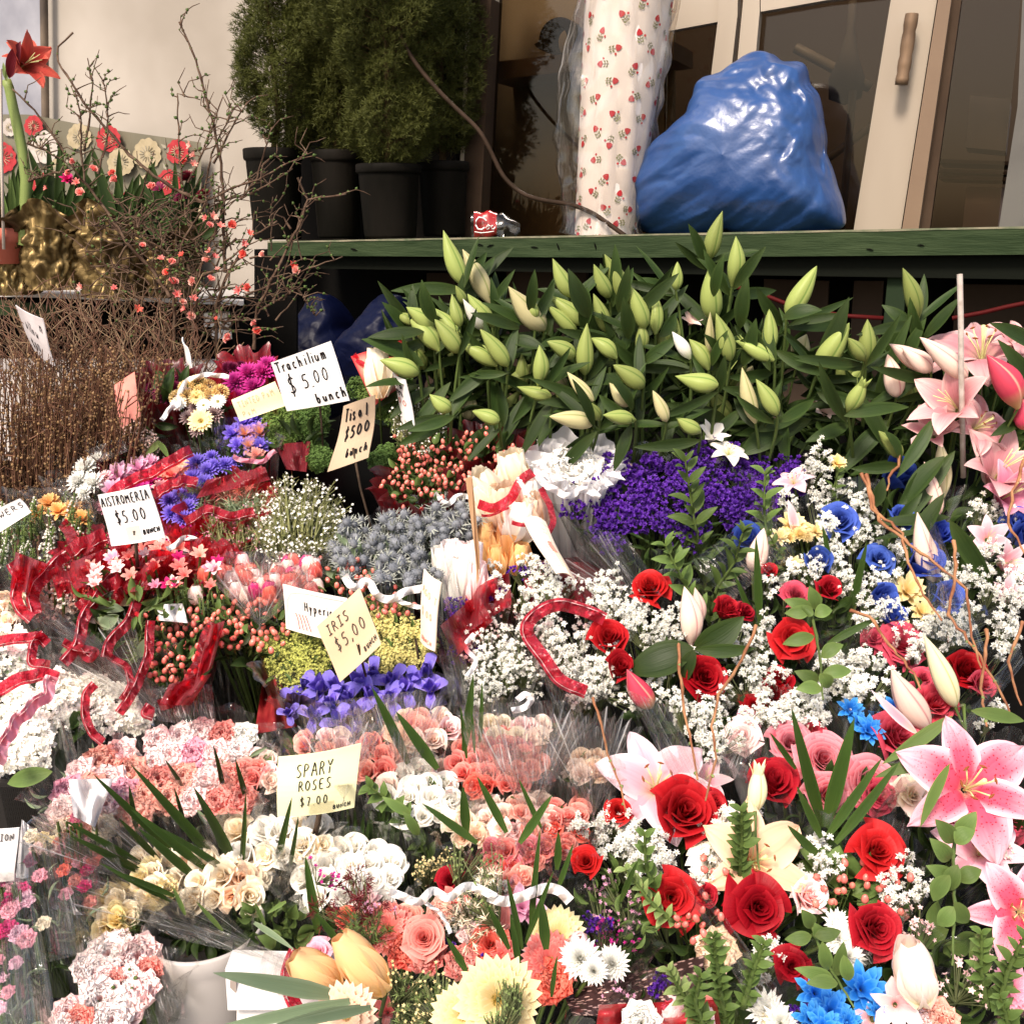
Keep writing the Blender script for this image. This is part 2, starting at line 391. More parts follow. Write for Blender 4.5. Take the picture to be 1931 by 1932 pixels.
# ------------------------------------------------------------------ pigments
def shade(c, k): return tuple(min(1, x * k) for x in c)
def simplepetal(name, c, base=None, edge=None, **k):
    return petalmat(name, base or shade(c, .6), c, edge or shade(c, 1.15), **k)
def col(name):
    T = {
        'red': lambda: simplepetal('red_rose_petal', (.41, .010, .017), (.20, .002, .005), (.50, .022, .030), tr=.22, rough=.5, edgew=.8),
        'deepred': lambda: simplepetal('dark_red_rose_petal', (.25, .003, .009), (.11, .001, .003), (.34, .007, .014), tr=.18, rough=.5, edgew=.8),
        'redpink': lambda: simplepetal('raspberry_rose_petal', (.52, .030, .07), (.30, .005, .02), (.64, .09, .14), tr=.25),
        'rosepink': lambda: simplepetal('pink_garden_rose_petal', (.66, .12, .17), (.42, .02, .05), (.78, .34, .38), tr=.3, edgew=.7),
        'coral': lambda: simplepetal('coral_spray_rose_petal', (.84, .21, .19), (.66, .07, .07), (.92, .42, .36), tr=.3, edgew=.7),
        'coraldark': lambda: simplepetal('deep_coral_petal', (.80, .11, .085), (.58, .03, .03), (.88, .23, .17), tr=.3, edgew=.7),
        'salmon': lambda: simplepetal('salmon_petal', (.88, .36, .30), (.75, .20, .14), (.95, .55, .45), tr=.3, edgew=.7),
        'blush': lambda: simplepetal('blush_rose_petal', (.92, .70, .62), (.87, .50, .42), (.94, .80, .72), tr=.18),
        'peach': lambda: simplepetal('peach_rose_petal', (.90, .62, .44), (.85, .45, .26), (.93, .75, .58), tr=.32),
        'cream': lambda: simplepetal('cream_rose_petal', (.92, .78, .58), (.88, .64, .40), (.94, .86, .70), tr=.18),
        'white': lambda: simplepetal('white_petal', (.93, .90, .83), (.88, .86, .68), (.95, .93, .88), tr=.18, vein=.12),
        'whitemum': lambda: simplepetal('white_mum_petal', (.90, .90, .84), (.75, .72, .35), (.93, .92, .90), tr=.3, vein=.1),
        'palepink': lambda: simplepetal('pale_pink_petal', (.92, .56, .56), (.88, .38, .40), (.95, .76, .75), tr=.18, vein=.06),
        'pinkwhite': lambda: simplepetal('whitish_pink_petal', (.94, .70, .69), (.90, .42, .44), (.96, .88, .86), tr=.18, vein=.06),
        'pink': lambda: simplepetal('pink_petal', (.82, .28, .42), (.66, .10, .22), (.90, .48, .58), tr=.3),
        'lilac': lambda: simplepetal('lilac_pink_petal', (.78, .36, .56), (.60, .14, .32), (.90, .62, .74), tr=.3),
        'magenta': lambda: simplepetal('magenta_mum_petal', (.50, .012, .22), (.26, .003, .10), (.68, .08, .38), tr=.28),
        'fuchsia': lambda: simplepetal('fuchsia_petal', (.55, .01, .13), (.35, .004, .06), (.70, .04, .22), tr=.25),
        'burgundy': lambda: simplepetal('burgundy_mum_petal', (.13, .006, .035), (.05, .002, .01), (.24, .03, .09), tr=.15),
        'darkmum': lambda: simplepetal('maroon_tipped_white_petal', (.10, .010, .018), (.06, .004, .008), (.62, .50, .48), tr=.15, edgew=.55),
        'maroon': lambda: simplepetal('maroon_daisy_petal', (.09, .004, .010), (.05, .002, .005), (.16, .02, .03), tr=.12),
        'violet': lambda: simplepetal('tinted_violet_petal', (.15, .085, .56), (.08, .03, .30), (.30, .24, .78), tr=.25),
        'violetorange': lambda: simplepetal('violet_and_peach_petal', (.82, .36, .20), (.70, .25, .12), (.24, .18, .70), tr=.25, edgew=.5),
        'bluerose': lambda: simplepetal('blue_rose_petal', (.025, .055, .34), (.010, .015, .15), (.07, .13, .52), tr=.22),
        'bluedaisy': lambda: simplepetal('sky_blue_daisy_petal', (.02, .22, .72), (.01, .06, .40), (.10, .42, .88), tr=.3),
        'statice': lambda: simplepetal('purple_statice_bract', (.065, .009, .24), (.035, .004, .11), (.17, .06, .44), tr=.2, lo=.8, hi=1.15),
        'yellow': lambda: simplepetal('soft_yellow_petal', (.90, .72, .34), (.84, .55, .14), (.93, .82, .50), tr=.32),
        'button': lambda: simplepetal('yellow_button_petal', (.84, .62, .26), (.70, .40, .08), (.88, .72, .40), tr=.2),
        'orange': lambda: simplepetal('soft_orange_petal', (.86, .46, .15), (.76, .30, .06), (.92, .60, .28), tr=.3),
        'tulip': lambda: simplepetal('yellow_tulip_petal', (.88, .58, .27), (.80, .60, .26), (.90, .56, .28), tr=.3, vein=.18, vs=30),
        'tulipwhite': lambda: simplepetal('pale_tulip_petal', (.88, .80, .70), (.80, .76, .55), (.90, .74, .68), tr=.3, vein=.3, vs=30),
        'stargazer': lambda: petalmat('stargazer_petal', (.90, .66, .50), (.74, .085, .16), (.90, .60, .68), tr=.3, spots=(.26, .004, .02), vein=.3, edgew=.42, midv=.2, lo=.98, hi=1.05),
        'pinklily': lambda: petalmat('pink_lily_petal', (.88, .72, .50), (.86, .42, .50), (.93, .76, .80), tr=.32, vein=.3, edgew=.4, lo=.97, hi=1.03),
        'dustylily': lambda: petalmat('dusty_pink_lily_petal', (.60, .46, .34), (.60, .25, .28), (.78, .52, .50), tr=.28, vein=.35, edgew=.45, lo=.85, hi=1.1),
        'peachlily': lambda: petalmat('peach_lily_petal', (.88, .58, .28), (.90, .54, .36), (.92, .64, .46), tr=.32, vein=.2, lo=.98, hi=1.03),
        'whitelily': lambda: simplepetal('white_lily_petal', (.86, .84, .74), (.70, .74, .40), (.90, .88, .80), tr=.3),
        'amaryllis': lambda: petalmat('amaryllis_petal', (.42, .20, .06), (.46, .060, .038), (.58, .13, .08), tr=.3, vein=.5, lo=1, hi=1.01),
        'darkpinkbud': lambda: petalmat('dark_pink_bud', (.48, .30, .12), (.46, .045, .085), (.60, .12, .14), tr=.1, groove=(.62, .30, .22), edgew=.9),
        'budgreen': lambda: petalmat('green_lily_bud', (.20, .24, .06), (.40, .41, .18), (.25, .30, .085), tr=.12, groove=(.10, .17, .035), edgew=1.2, rough=.42, vein=.12, lo=.78, hi=1.2, midv=.5),
        'budcream': lambda: petalmat('cream_lily_bud', (.32, .35, .12), (.56, .51, .29), (.46, .42, .22), tr=.12, groove=(.20, .24, .07), edgew=1.2, rough=.42, vein=.12, lo=.85, hi=1.15, midv=.5),
        'budpink': lambda: petalmat('pink_lily_bud', (.52, .50, .24), (.76, .42, .40), (.84, .62, .52), tr=.15, groove=(.58, .24, .24), edgew=1.2, rough=.45, vein=.25, midv=.35),
        'budyellow': lambda: petalmat('yellow_lily_bud', (.45, .47, .18), (.82, .72, .40), (.86, .78, .50), tr=.15, groove=(.50, .48, .20), edgew=1.2, rough=.45, vein=.12, midv=.3),
        'iris': lambda: petalmat('iris_petal', (.30, .22, .50), (.10, .055, .44), (.19, .14, .62), tr=.25, vein=.4, vs=30),
        'irisfall': lambda: petalmat('iris_fall', (.85, .55, .08), (.20, .15, .62), (.26, .21, .70), tr=.25, vein=.3, midv=.55, vs=30),
        'berry': lambda: petalmat('coral_berry_skin', (.66, .16, .13), (.74, .17, .135), (.76, .24, .18), tr=.05, rough=.25, spec=.6, vein=.05, lo=.85, hi=1.12),
        'leaf': lambda: petalmat('dark_leaf', (.032, .048, .010), (.020, .038, .008), (.034, .058, .013), tr=.10, rough=.48, spec=.18, vein=.4, vs=16, lo=.7, hi=1.25),
        'leafmid': lambda: petalmat('mid_green_leaf', (.10, .14, .035), (.085, .135, .035), (.12, .18, .05), tr=.2, rough=.45, vein=.35, lo=.7, hi=1.25),
        'leaflight': lambda: petalmat('light_green_leaf', (.20, .25, .08), (.20, .27, .09), (.27, .33, .13), tr=.25, rough=.5, vein=.3, lo=.8, hi=1.2),
        'solidago': lambda: petalmat('solidago_green', (.30, .33, .06), (.42, .44, .10), (.56, .56, .18), tr=.2, rough=.7, vein=0),
        'solidagoy': lambda: petalmat('solidago_yellow', (.52, .48, .12), (.66, .58, .20), (.76, .70, .32), tr=.2, rough=.7, vein=0),
        'leafgrn': lambda: petalmat('fresh_green_floret', (.07, .12, .02), (.13, .21, .045), (.22, .31, .09), tr=.15, rough=.7, vein=0),
        'leafgrnd': lambda: petalmat('deep_green_floret', (.04, .08, .015), (.075, .14, .032), (.14, .22, .06), tr=.15, rough=.7, vein=0),
        'leafgrey': lambda: petalmat('grey_green_leaf', (.17, .22, .12), (.17, .23, .13), (.24, .30, .18), tr=.2, rough=.55, vein=.3),
        'blade': lambda: petalmat('palm_blade', (.05, .085, .016), (.030, .058, .011), (.045, .085, .018), tr=.12, rough=.35, vein=.5, vs=40, lo=.8, hi=1.2),
        'stem': lambda: petalmat('green_stem', (.085, .12, .03), (.085, .125, .035), (.10, .14, .04), tr=.0, rough=.5, lo=.8, hi=1.2),
        'twig': lambda: plain('reddish_twig_bark', (.20, .075, .035), .6, (.34, .17, .08), 30),
        'gypstem': lambda: plain('thin_grey_green_stem', (.16, .18, .08), .6, (.10, .12, .05), 30),
    }
    return T[name]()

# ------------------------------------------------------------------ flower prototypes (about 1 unit across, facing +Z, centred near the origin)
def rose(M, n=20, seed=0, openv=.5, H=.85, garden=False):
    r_ = random.Random(seed); nu, nv = 11, 8
    for i in range(n):
        t = i / (n - 1)
        R = .04 + (.34 * t ** .85 if garden else .30 * t ** 1.15) + r_.uniform(-.012, .012)
        span = 1.7 * (1 - t) ** 1.3 + (.62 if garden else .80) * (1 - (1 - t) ** 1.3) + r_.uniform(-.08, .08)
        zt = .40 * H / .85 * (1 - .62 * openv * t ** 1.8) + r_.uniform(-.03, .03)
        v = np.linspace(0, 1, nv)[:, None]; u = np.linspace(-1, 1, nu)[None, :]
        phi = i * 2.399 + r_.uniform(-.35, .35); zb = -.42
        edge = 1 - np.abs(u) ** 2.6 * (.16 + .16 * t)
        rad = R * (.30 + .70 * np.sin(np.minimum(1, v * 1.1) * math.pi / 2)) + openv * .20 * t ** 1.4 * v ** 2.5
        w = np.clip((v - .62) / .38, 0, 1) ** 2
        roll = (.02 + .15 * t * (.6 + openv)) * w * (.55 + .45 * np.abs(u) ** 1.6) * r_.uniform(.7, 1.25)
        rad = rad + roll + .045 * R * u * (1 - .5 * t) + .010 * np.sin(u * 5 + i) * v + .018 * t * np.exp(-(u / .3) ** 2) * v ** 6
        z = zb + (zt - zb) * v * edge - roll * .55 - .03 * t * w
        a = phi + u * span
        X = np.stack([rad * np.cos(a), rad * np.sin(a), z + 0 * a], -1)
        M.add(X.reshape(-1, 3), gridf(nv, nu), np.stack([(u + 1) / 2 + 0 * v, v + 0 * u], -1), 0)

def bud_body(M, seed=0, k=24, n=15, blunt=.0, open_=0, mi=0):
    r_ = random.Random(seed)
    v = np.linspace(0, 1, n); a = np.arange(k + 1) * 2 * math.pi / k
    fat = r_.uniform(.70, .92); prof = .5 * np.sin(np.pi * np.clip(v, 0, 1) ** fat) ** r_.uniform(.66, .85) * (1 - .30 * v ** 2)
    prof = np.maximum(prof, .5 * .16 * (1 - v) ** .5); prof[-1] = .012
    ridge = 1 - .14 * np.abs(np.cos(1.5 * a)) ** 8
    bend = r_.uniform(-.13, .13) * np.sin(np.pi * v)
    R = prof[:, None] * (1 - (1 - ridge[None, :]) * np.sin(np.pi * v)[:, None] ** .5)
    X = np.stack([R * np.cos(a) + bend[:, None], R * np.sin(a), np.repeat(v[:, None], k + 1, 1)], -1)
    UV = np.stack(np.meshgrid(a / 6.2832, v), -1)
    M.add(X.reshape(-1, 3), gridf(n, k + 1), UV, mi)

PR = {}
def proto(kind, var=0):
    """-> (MB, [material keys])"""
    k = (kind, var)
    if k in PR: return PR[k]
    M = MB(); r = random.Random(hash(kind) % 1000 * 0 + sum(map(ord, kind)) * 7 + var * 13)
    ng = np.random.default_rng(sum(map(ord, kind)) + var * 31)
    tau = 2 * math.pi; extra = []
    if kind == 'rose': rose(M, (21, 18, 24, 20, 22)[var], var * 7 + 1, (.55, .85, .68, 1.0, .4)[var])
    elif kind == 'rosebud': rose(M, 15, var + 5, .15, 1.15)
    elif kind == 'garden': rose(M, 38, var + 9, .8, .62, True)
    elif kind == 'spray': rose(M, 13, var + 3, .5, .8)
    elif kind == 'carnation':
        for i in range(46):
            t = (i / 45)
            petal(M, .34 + .20 * t, .19 + .06 * t, .05 + .6 * t, .35 + 1.3 * t, .1, 'obov', i * 2.399, .02, -.30 + .10 * (1 - t), 9, 6, .13, 3.2, r.uniform(-.1, .1), rng=r, ser=.06)
    elif kind == 'mum':
        for i in range(64):
            t = i / 63
            petal(M, .30 + .20 * t, .045, .05 + .9 * t, .25 + 1.35 * t, .5, 'strap', i * 2.399, .02, -.12 * t, 3, 5, rng=r)
    elif kind == 'ballmum':
        for i in range(90):
            t = i / 89
            petal(M, .34 + .12 * t, .05, .1 + 1.3 * t, .0 + 1.25 * t, .6, 'strap', i * 2.399, .02, -.2 - .02 * t, 3, 5, rng=r)
    elif kind == 'button':
        pts = [(math.sin(a) * math.cos(b), math.sin(a) * math.sin(b), math.cos(a)) for i in range(150) for a, b in [(math.acos(1 - 1.35 * (i + .5) / 150), i * 2.399)]]
        tp = MB(); petal(tp, .16, .05, -.3, .5, .5, 'strap', 0, 0, 0, 3, 3)
        pts = np.array(pts); scatter(M, tp, pts * .40 + np.array((0, 0, -.15)), pts, 1, ng)
    elif kind in ('daisy', 'gerbera'):
        n1 = 20 if kind == 'daisy' else 26
        for lay in range(2 if kind == 'daisy' else 3):
            for i in range(n1):
                petal(M, .48 - .09 * lay + r.uniform(-.03, .03), .062 if kind == 'daisy' else .078, .9 - .18 * lay, 1.6 - .3 * lay + r.uniform(-.15, .15), .25, 'strap', (i + .5 * lay) * tau / n1 + r.uniform(-.04, .04), .03, -.04 + .02 * lay, 3, 6, rng=r)
        extra = ['disc']
        tp = MB(); petal(tp, .045, .012, 0, .4, .3, 'strap', 0, 0, 0, 3, 3)
        pp = np.array([(.13 * math.sqrt(i / 120) * math.cos(i * 2.4), .13 * math.sqrt(i / 120) * math.sin(i * 2.4), .02 + .03 * (1 - i / 120)) for i in range(120)])
        scatter(M, tp, pp, np.tile((0, 0, 1.), (120, 1)) + pp * 2, 1, ng, mi=1)
    elif kind == 'loosedaisy':
        for i in range(22):
            petal(M, .46 + r.uniform(-.06, .06), .085, .2 + .5 * (i % 3) * .6, .8 + .55 * (i % 3) * .6 + r.uniform(-.15, .15), .35, 'strap', i * 2.399, .02, -.25, 3, 6, rng=r)
    elif kind == 'lily':
        for i in range(6):
            w = .205 if i % 2 else .145
            petal(M, .66, w, .45 + r.uniform(-.1, .1), 2.2 + r.uniform(-.35, .25), .22, 'leaf', i * tau / 6 + r.uniform(-.1, .1), .02, -.22, 9, 12, .05, 2.2, r.uniform(-.08, .08), rng=r, crease=-.18)
        extra = ['filament', 'anther']
        for i in range(6):
            a = i * tau / 6 + .5; p = [(0, 0, -.2), (.05 * math.cos(a), .05 * math.sin(a), 0), (.13 * math.cos(a), .13 * math.sin(a), .17)]
            tube(M, p, .006, 5, 1); q = np.array(p[-1])
            tube(M, [q + np.array((-.03 * math.sin(a), .03 * math.cos(a), 0)), q, q - np.array((-.03 * math.sin(a), .03 * math.cos(a), 0))], [.004, .012, .004], 6, 2)
        tube(M, [(0, 0, -.2), (.01, 0, .05), (.02, .01, .24)], [.012, .009, .02], 6, 1)
    elif kind == 'trumpet':          # amaryllis / half open lily, side view: faces +Z, long throat
        for i in range(6):
            petal(M, .95, .24 if i % 2 else .19, .22, 1.25 + r.uniform(-.2, .25), .35, 'leaf', i * tau / 6 + r.uniform(-.1, .1), .035, -.6, 7, 12, .02, 2, rng=r, crease=-.1)
        extra = ['filament', 'anther']
        for i in range(5):
            a = i * tau / 5; tube(M, [(0, 0, -.5), (.03 * math.cos(a), .03 * math.sin(a), -.1), (.1 * math.cos(a), .1 * math.sin(a) - .05, .22)], .007, 5, 1)
    elif kind == 'alstro':
        for i in range(6):
            petal(M, .52, .15 if i % 2 else .10, .35, 1.25 + r.uniform(-.2, .2), .3, 'obov' if i % 2 else 'leaf', i * tau / 6, .02, -.3, 5, 6, .02, rng=r)
    elif kind == 'tulip':            # along +Z from base, 1 long
        for i in range(6):
            petal(M, 1.12, .27, .72 if i % 2 else .6, -.42 + r.uniform(-.08, .05), .75, 'tulip', i * tau / 6, .0, 0, 9, 12, rng=r)
    elif kind == 'papercup':         # tall closed paper cone with petal-like folds
        for i in range(6):
            petal(M, 1.08, .30, .55, -.32 + r.uniform(-.15, .25), .55, 'tulip', i * tau / 6 + r.uniform(-.3, .3), .0, 0, 9, 10, .02, rng=r)
    elif kind == 'iris':
        for i in range(3):
            petal(M, .62, .19, .3, 2.3 + r.uniform(-.2, .2), .1, 'obov', i * tau / 3, .02, -.2, 7, 9, .04, rng=r, mi=1)
            petal(M, .62, .15, .15, .25 + r.uniform(-.35, .35), .35, 'leaf', i * tau / 3 + 1.05, .02, -.15, 7, 9, .06, rng=r, mi=0)
            petal(M, .36, .09, .4, 1.6, .3, 'leaf', i * tau / 3, .02, -.14, 5, 6, .03, rng=r, mi=0)
        extra = ['irisfall']
    elif kind == 'bud': bud_body(M, var)
    elif kind == 'openingbud':
        bud_body(M, var)
        for i in range(5):
            petal(M, .62, .15, .12, .9 + r.uniform(-.3, .4), .3, 'lance', i * tau / 5 + r.uniform(-.2, .2), .16, .48, 5, 8, rng=r, mi=0)
    elif kind == 'leafp':            # a blade along +Z, 1 long, width 1 (scaled), facing +Y
        nu, nv = 7, 13; v = np.linspace(0, 1, nv)[:, None]; u = np.linspace(-1, 1, nu)[None, :]
        w = .5 * np.sin(np.pi * v ** .85) ** .85 + .012
        arch = .16 * (1 - (2 * v - 1) ** 2) * (1 if var % 2 == 0 else 2.0) - (.25 * v ** 3 if var > 1 else 0)
        X = np.stack([u * w + .12 * (var - 1) * np.sin(v * 3), arch * 1.0 - .22 * np.abs(u) * 0 + .22 * (u ** 2) * w, v + 0 * u], -1)
        M.add(X.reshape(-1, 3), gridf(nv, nu), np.stack([(u + 1) / 2 + 0 * v, v + 0 * u], -1))
    elif kind == 'bladep':
        nu, nv = 5, 12; v = np.linspace(0, 1, nv)[:, None]; u = np.linspace(-1, 1, nu)[None, :]
        w = .5 * np.minimum(1, .45 + v * 1.8) * np.clip(1.01 - v ** 2.6, 0, 1) ** .8
        X = np.stack([u * w + .3 * (var - 1) * v ** 2, .5 * v ** 2 * (.3 + .3 * var) + .35 * np.abs(u) * w, v + 0 * u], -1)
        M.add(X.reshape(-1, 3), gridf(nv, nu), np.stack([(u + 1) / 2 + 0 * v, v + 0 * u], -1))
    elif kind == 'floret':           # gypsophila floret, a ragged little white ball
        tp = MB()
        for i in range(13):
            t = i / 12
            petal(M, .5, .21, .2 + 1.5 * t, .1 + 1.6 * t, .4, 'obov', i * 2.399, 0, 0, 3, 3, rng=r)
    elif kind == 'four':
        for i in range(4): petal(M, .5, .27, 1.1, 1.5, .25, 'obov', i * tau / 4, .02, 0, 5, 4, .03, rng=r)
    elif kind == 'five':
        for i in range(5): petal(M, .5, .2, .9, 1.4, .2, 'obov', i * tau / 5, .02, 0, 3, 3, rng=r)
    elif kind == 'cuplet':
        for i in range(5): petal(M, .6, .26, .2, 1.0, .3, 'obov', i * tau / 5, .03, 0, 5, 4, .08, 4, rng=r)
    elif kind == 'needles':
        for i in range(9): petal(M, .6 + .4 * (i % 2), .05, .15 + .1 * i, .3 + .12 * i, 0, 'lance', i * 2.399, 0, .04 * i, 3, 3, rng=r)
    elif kind == 'berryt':
        a = np.linspace(0, math.pi, 7)
        lathe(M, np.stack([np.sin(a) * .36 * (1 - .12 * np.cos(a) * -1), .45 - .5 * np.cos(a)], 1)[::1], 10)
    elif kind == 'thistle':
        a = np.linspace(0, math.pi, 6)
        lathe(M, np.stack([np.sin(a) * .20, .12 - .26 * np.cos(a)], 1), 10, mi=1)
        tp = MB(); petal(tp, .12, .02, 0, 0, 0, 'lance', 0, 0, 0, 3, 3)
        pts = np.array([(math.sin(a) * math.cos(b), math.sin(a) * math.sin(b), math.cos(a)) for i in range(50) for a, b in [(math.acos(1 - 1.5 * (i + .5) / 50), i * 2.399)]])
        scatter(M, tp, pts * np.array((.19, .19, .26)) + np.array((0, 0, .12)), pts, 1, ng, mi=1)
        for i in range(9): petal(M, .58 + r.uniform(-.16, .1), .034, 1.0 + r.uniform(-.2, .2), 1.15 + r.uniform(-.2, .3), .3, 'lance', i * tau / 11 + r.uniform(-.1, .1), .03, -.06, 3, 5, rng=r)
        extra = ['thistlehead']
    if kind in NM and kind not in ('leafp', 'bladep'):      # unit width
        A_ = np.concatenate(M.V); e_ = 2 * np.percentile(np.hypot(A_[:, 0], A_[:, 1]), 99)
        f_ = np.array((1, 1, 1)) / e_ if kind not in ('tulip', 'papercup', 'bud', 'openingbud') else np.array((1 / e_, 1 / e_, 1 / A_[:, 2].max()))
        if kind not in ('bud', 'openingbud'): M.V = [q * f_ for q in M.V]
    PR[k] = (M, extra)
    return PR[k]

def extramat(e):
    return {'disc': lambda: plain('flower_disc', (.46, .40, .10), .8, (.28, .30, .06), 60),
            'filament': lambda: plain('pale_green_filament', (.62, .62, .28), .5),
            'anther': lambda: plain('brown_anther', (.20, .06, .015), .8),
            'irisfall': lambda: col('irisfall'),
            'thistlehead': lambda: plain('steel_blue_cone', (.12, .13, .15), .7, (.21, .22, .24), 60)}[e]()
PM = {}
def pmesh(kind, colour, var):
    k = (kind, colour, var)
    if k not in PM:
        M, ex = proto(kind, var)
        PM[k] = M.mesh(kind + '_' + colour, [col(colour)] + [extramat(e) for e in ex])
    return PM[k]

NM = {'rose': 'rose', 'rosebud': 'rose', 'garden': 'garden_rose', 'spray': 'spray_rose', 'carnation': 'carnation', 'mum': 'chrysanthemum',
      'ballmum': 'pompon_mum', 'button': 'button_mum', 'daisy': 'daisy', 'gerbera': 'gerbera', 'loosedaisy': 'daisy', 'lily': 'lily_bloom', 'trumpet': 'trumpet_bloom',
      'alstro': 'alstroemeria_bloom', 'tulip': 'tulip', 'papercup': 'paper_cone', 'iris': 'iris_bloom', 'bud': 'lily_bud', 'openingbud': 'opening_bud',
      'leafp': 'leaf', 'bladep': 'palm_blade'}

class Bunch:
    """one bunch: an Empty at its foot and everything tied into it"""
    def __init__(s, name, label, cat, group, u, v, dY=.10, dz=-.32, du=0, seed=None):
        base = P(u + du, v) + np.array((0, dY, dz))
        s.base = base; s.o = empty(name, base, label, cat, group)
        s.rng = random.Random(seed if seed is not None else int(u * 7 + v * 3)); s.ng = np.random.default_rng(int(u * 11 + v * 5))
        s.st = []; s.gy = []; s.u = u; s.v = v
    def fl(s, kind, c, u, v, px, fx=0, fy=.75, dY=0, sq=1, Y=None, spin=None, stem=True, label=None):
        YY = (Ys(v) if Y is None else Y) + dY
        if kind == 'rose': px = px * .92
        p = P(u, v, YY); m = px * mpp(v, YY)
        z = nz(-FW + RT * fx + UP * fy)
        a = s.rng.uniform(0, 6.28) if spin is None else spin
        x = nz(np.cross(UP * math.cos(a) + RT * math.sin(a) + FW * .01, z)); y = np.cross(z, x)
        mw = Matrix(((x[0] * m, y[0] * m, z[0] * m * sq, p[0]), (x[1] * m, y[1] * m, z[1] * m * sq, p[1]), (x[2] * m, y[2] * m, z[2] * m * sq, p[2]), (0, 0, 0, 1)))
        o = link(NM[kind], pmesh(kind, c, s.rng.randrange(5 if kind == 'rose' else 3)), s.o, mw)
        if label: o['label'] = label
        if stem: s.st.append((p - z * m * .3, m))
        return o
    def sp(s, kind, c, u0, v0, u1, v1, w, Y=None, dY=0, dYt=0, dYb=0, var=None, roll=0, stem=None, label=None):
        """elongated thing: tip at (u0,v0), base at (u1,v1), w pixels wide"""
        YY = (Ys((v0 + v1) / 2) if Y is None else Y) + dY
        a = P(u1, v1, YY + dYb); b = P(u0, v0, YY + dYt)
        L = np.linalg.norm(b - a); z = (b - a) / L
        y = -ray(u0, v0) + UP * .15; y = nz(y - z * np.dot(y, z)); x = np.cross(y, z)
        if roll: x, y = x * math.cos(roll) + y * math.sin(roll), y * math.cos(roll) - x * math.sin(roll)
        W = w * mpp(v1, YY)
        mw = Matrix(((x[0] * W, y[0] * W, z[0] * L, a[0]), (x[1] * W, y[1] * W, z[1] * L, a[1]), (x[2] * W, y[2] * W, z[2] * L, a[2]), (0, 0, 0, 1)))
        nm = NM.get(kind, kind)
        o = link(nm, pmesh(kind, c, s.rng.randrange(6 if kind == 'bud' else 3) if var is None else var), s.o, mw)
        if label: o['label'] = label
        if stem if stem is not None else kind in ('bud', 'openingbud', 'tulip', 'papercup'): s.st.append((a, W))
        return o
    def cluster(s, kind, c, cu, cv, ru, rv, px, n=None, seed=0, jit=.2, dome=.05, fy=.8, **k):
        cs = c if isinstance(c, (list, tuple)) else [c]
        r = random.Random(int(cu + cv * 3) + seed)
        pts = []; step = px * .70; rows = max(1, int(round(2 * rv / (step * .72))))
        rowh = 2 * rv / rows
        for j in range(rows):
            y = -rv + rowh * (j + .5); hw = ru * math.sqrt(max(.05, 1 - (y / (rv * 1.08)) ** 2))
            m = max(1, int(round(2 * hw / step)))
            for i in range(m):
                pts.append((-hw + 2 * hw * (i + .5) / m + r.uniform(-jit, jit) * px, y + r.uniform(-jit, jit) * px * .7))
        if n and len(pts) > n: pts = r.sample(pts, n)
        for x, y in pts:
            q = (x / ru) ** 2 + (y / max(1, rv)) ** 2
            s.fl(kind, r.choice(cs), cu + x, cv + y, px * 1.12 * r.uniform(.86, 1.12), fx=x / ru * .7 + r.uniform(-.15, .15), fy=fy - y / max(1, rv) * .45 + r.uniform(-.15, .15), dY=dome * q * .6 * (1 if y < 0 else .3), **k)
    def mass(s, name, tplkind, c, cu, cv, ru, rv, px, n, thick=.04, fmin=.2, szj=.3, stemr=.0006, var=0, seed=0, lump=0, spread=.9, mats=None, stemcol='gypstem', dY=0, label=None):
        """uncountable tiny florets of one spray as one mesh, on thin forking stems"""
        ng = np.random.default_rng(int(cu * 3 + cv) + seed)
        M = MB(); th = ng.uniform(0, 6.283, n); rr = np.sqrt(ng.uniform(0, 1, n))
        x = rr * np.cos(th) * ru; y = rr * np.sin(th) * rv
        if lump:
            k = max(3, int(lump)); cx = ng.uniform(-.8, .8, k) * ru; cy = ng.uniform(-.8, .8, k) * rv
            idx = ng.integers(0, k, n); s2 = min(ru, rv) * 1.25 / math.sqrt(k)
            ph = ng.uniform(0, 6.283, n); rad = np.sqrt(ng.uniform(0, 1, n)) * s2
            x = cx[idx] + rad * np.cos(ph); y = cy[idx] + rad * np.sin(ph)
            bulge = np.sqrt(np.clip(1 - (rad / s2) ** 2, 0, 1)) * s2
        else: bulge = np.sqrt(np.clip(1 - rr ** 2, 0, 1)) * min(ru, rv) * .5
        Y0 = Ys(cv) + dY; mp_ = mpp(cv, Y0)
        Pt = np.array([P(cu + x[i], cv + y[i], Y0 + (Ys(cv + y[i]) - Ys(cv)) * .8) for i in range(n)])
        tow = nz(-FW + UP * .8)
        Pt += tow[None] * (bulge * mp_ * .6)[:, None] + tow[None] * ng.uniform(-thick, .1 * thick, n)[:, None]
        if lump:
            Z = np.stack([(x - cx[idx]) / s2, 0 * x, -(y - cy[idx]) / s2], 1) * spread + tow[None] * .8
        else: Z = np.stack([x / ru, 0 * x, -y / rv], 1) * spread + tow[None] * .8
        Z += ng.normal(size=Z.shape) * .35
        tpl, ex = proto(tplkind, var)
        scatter(M, tpl, Pt, Z, px * mp_ * ng.uniform(1 - szj, 1 + szj, n), ng)
        m2 = [col(c)] + [extramat(e) for e in ex]
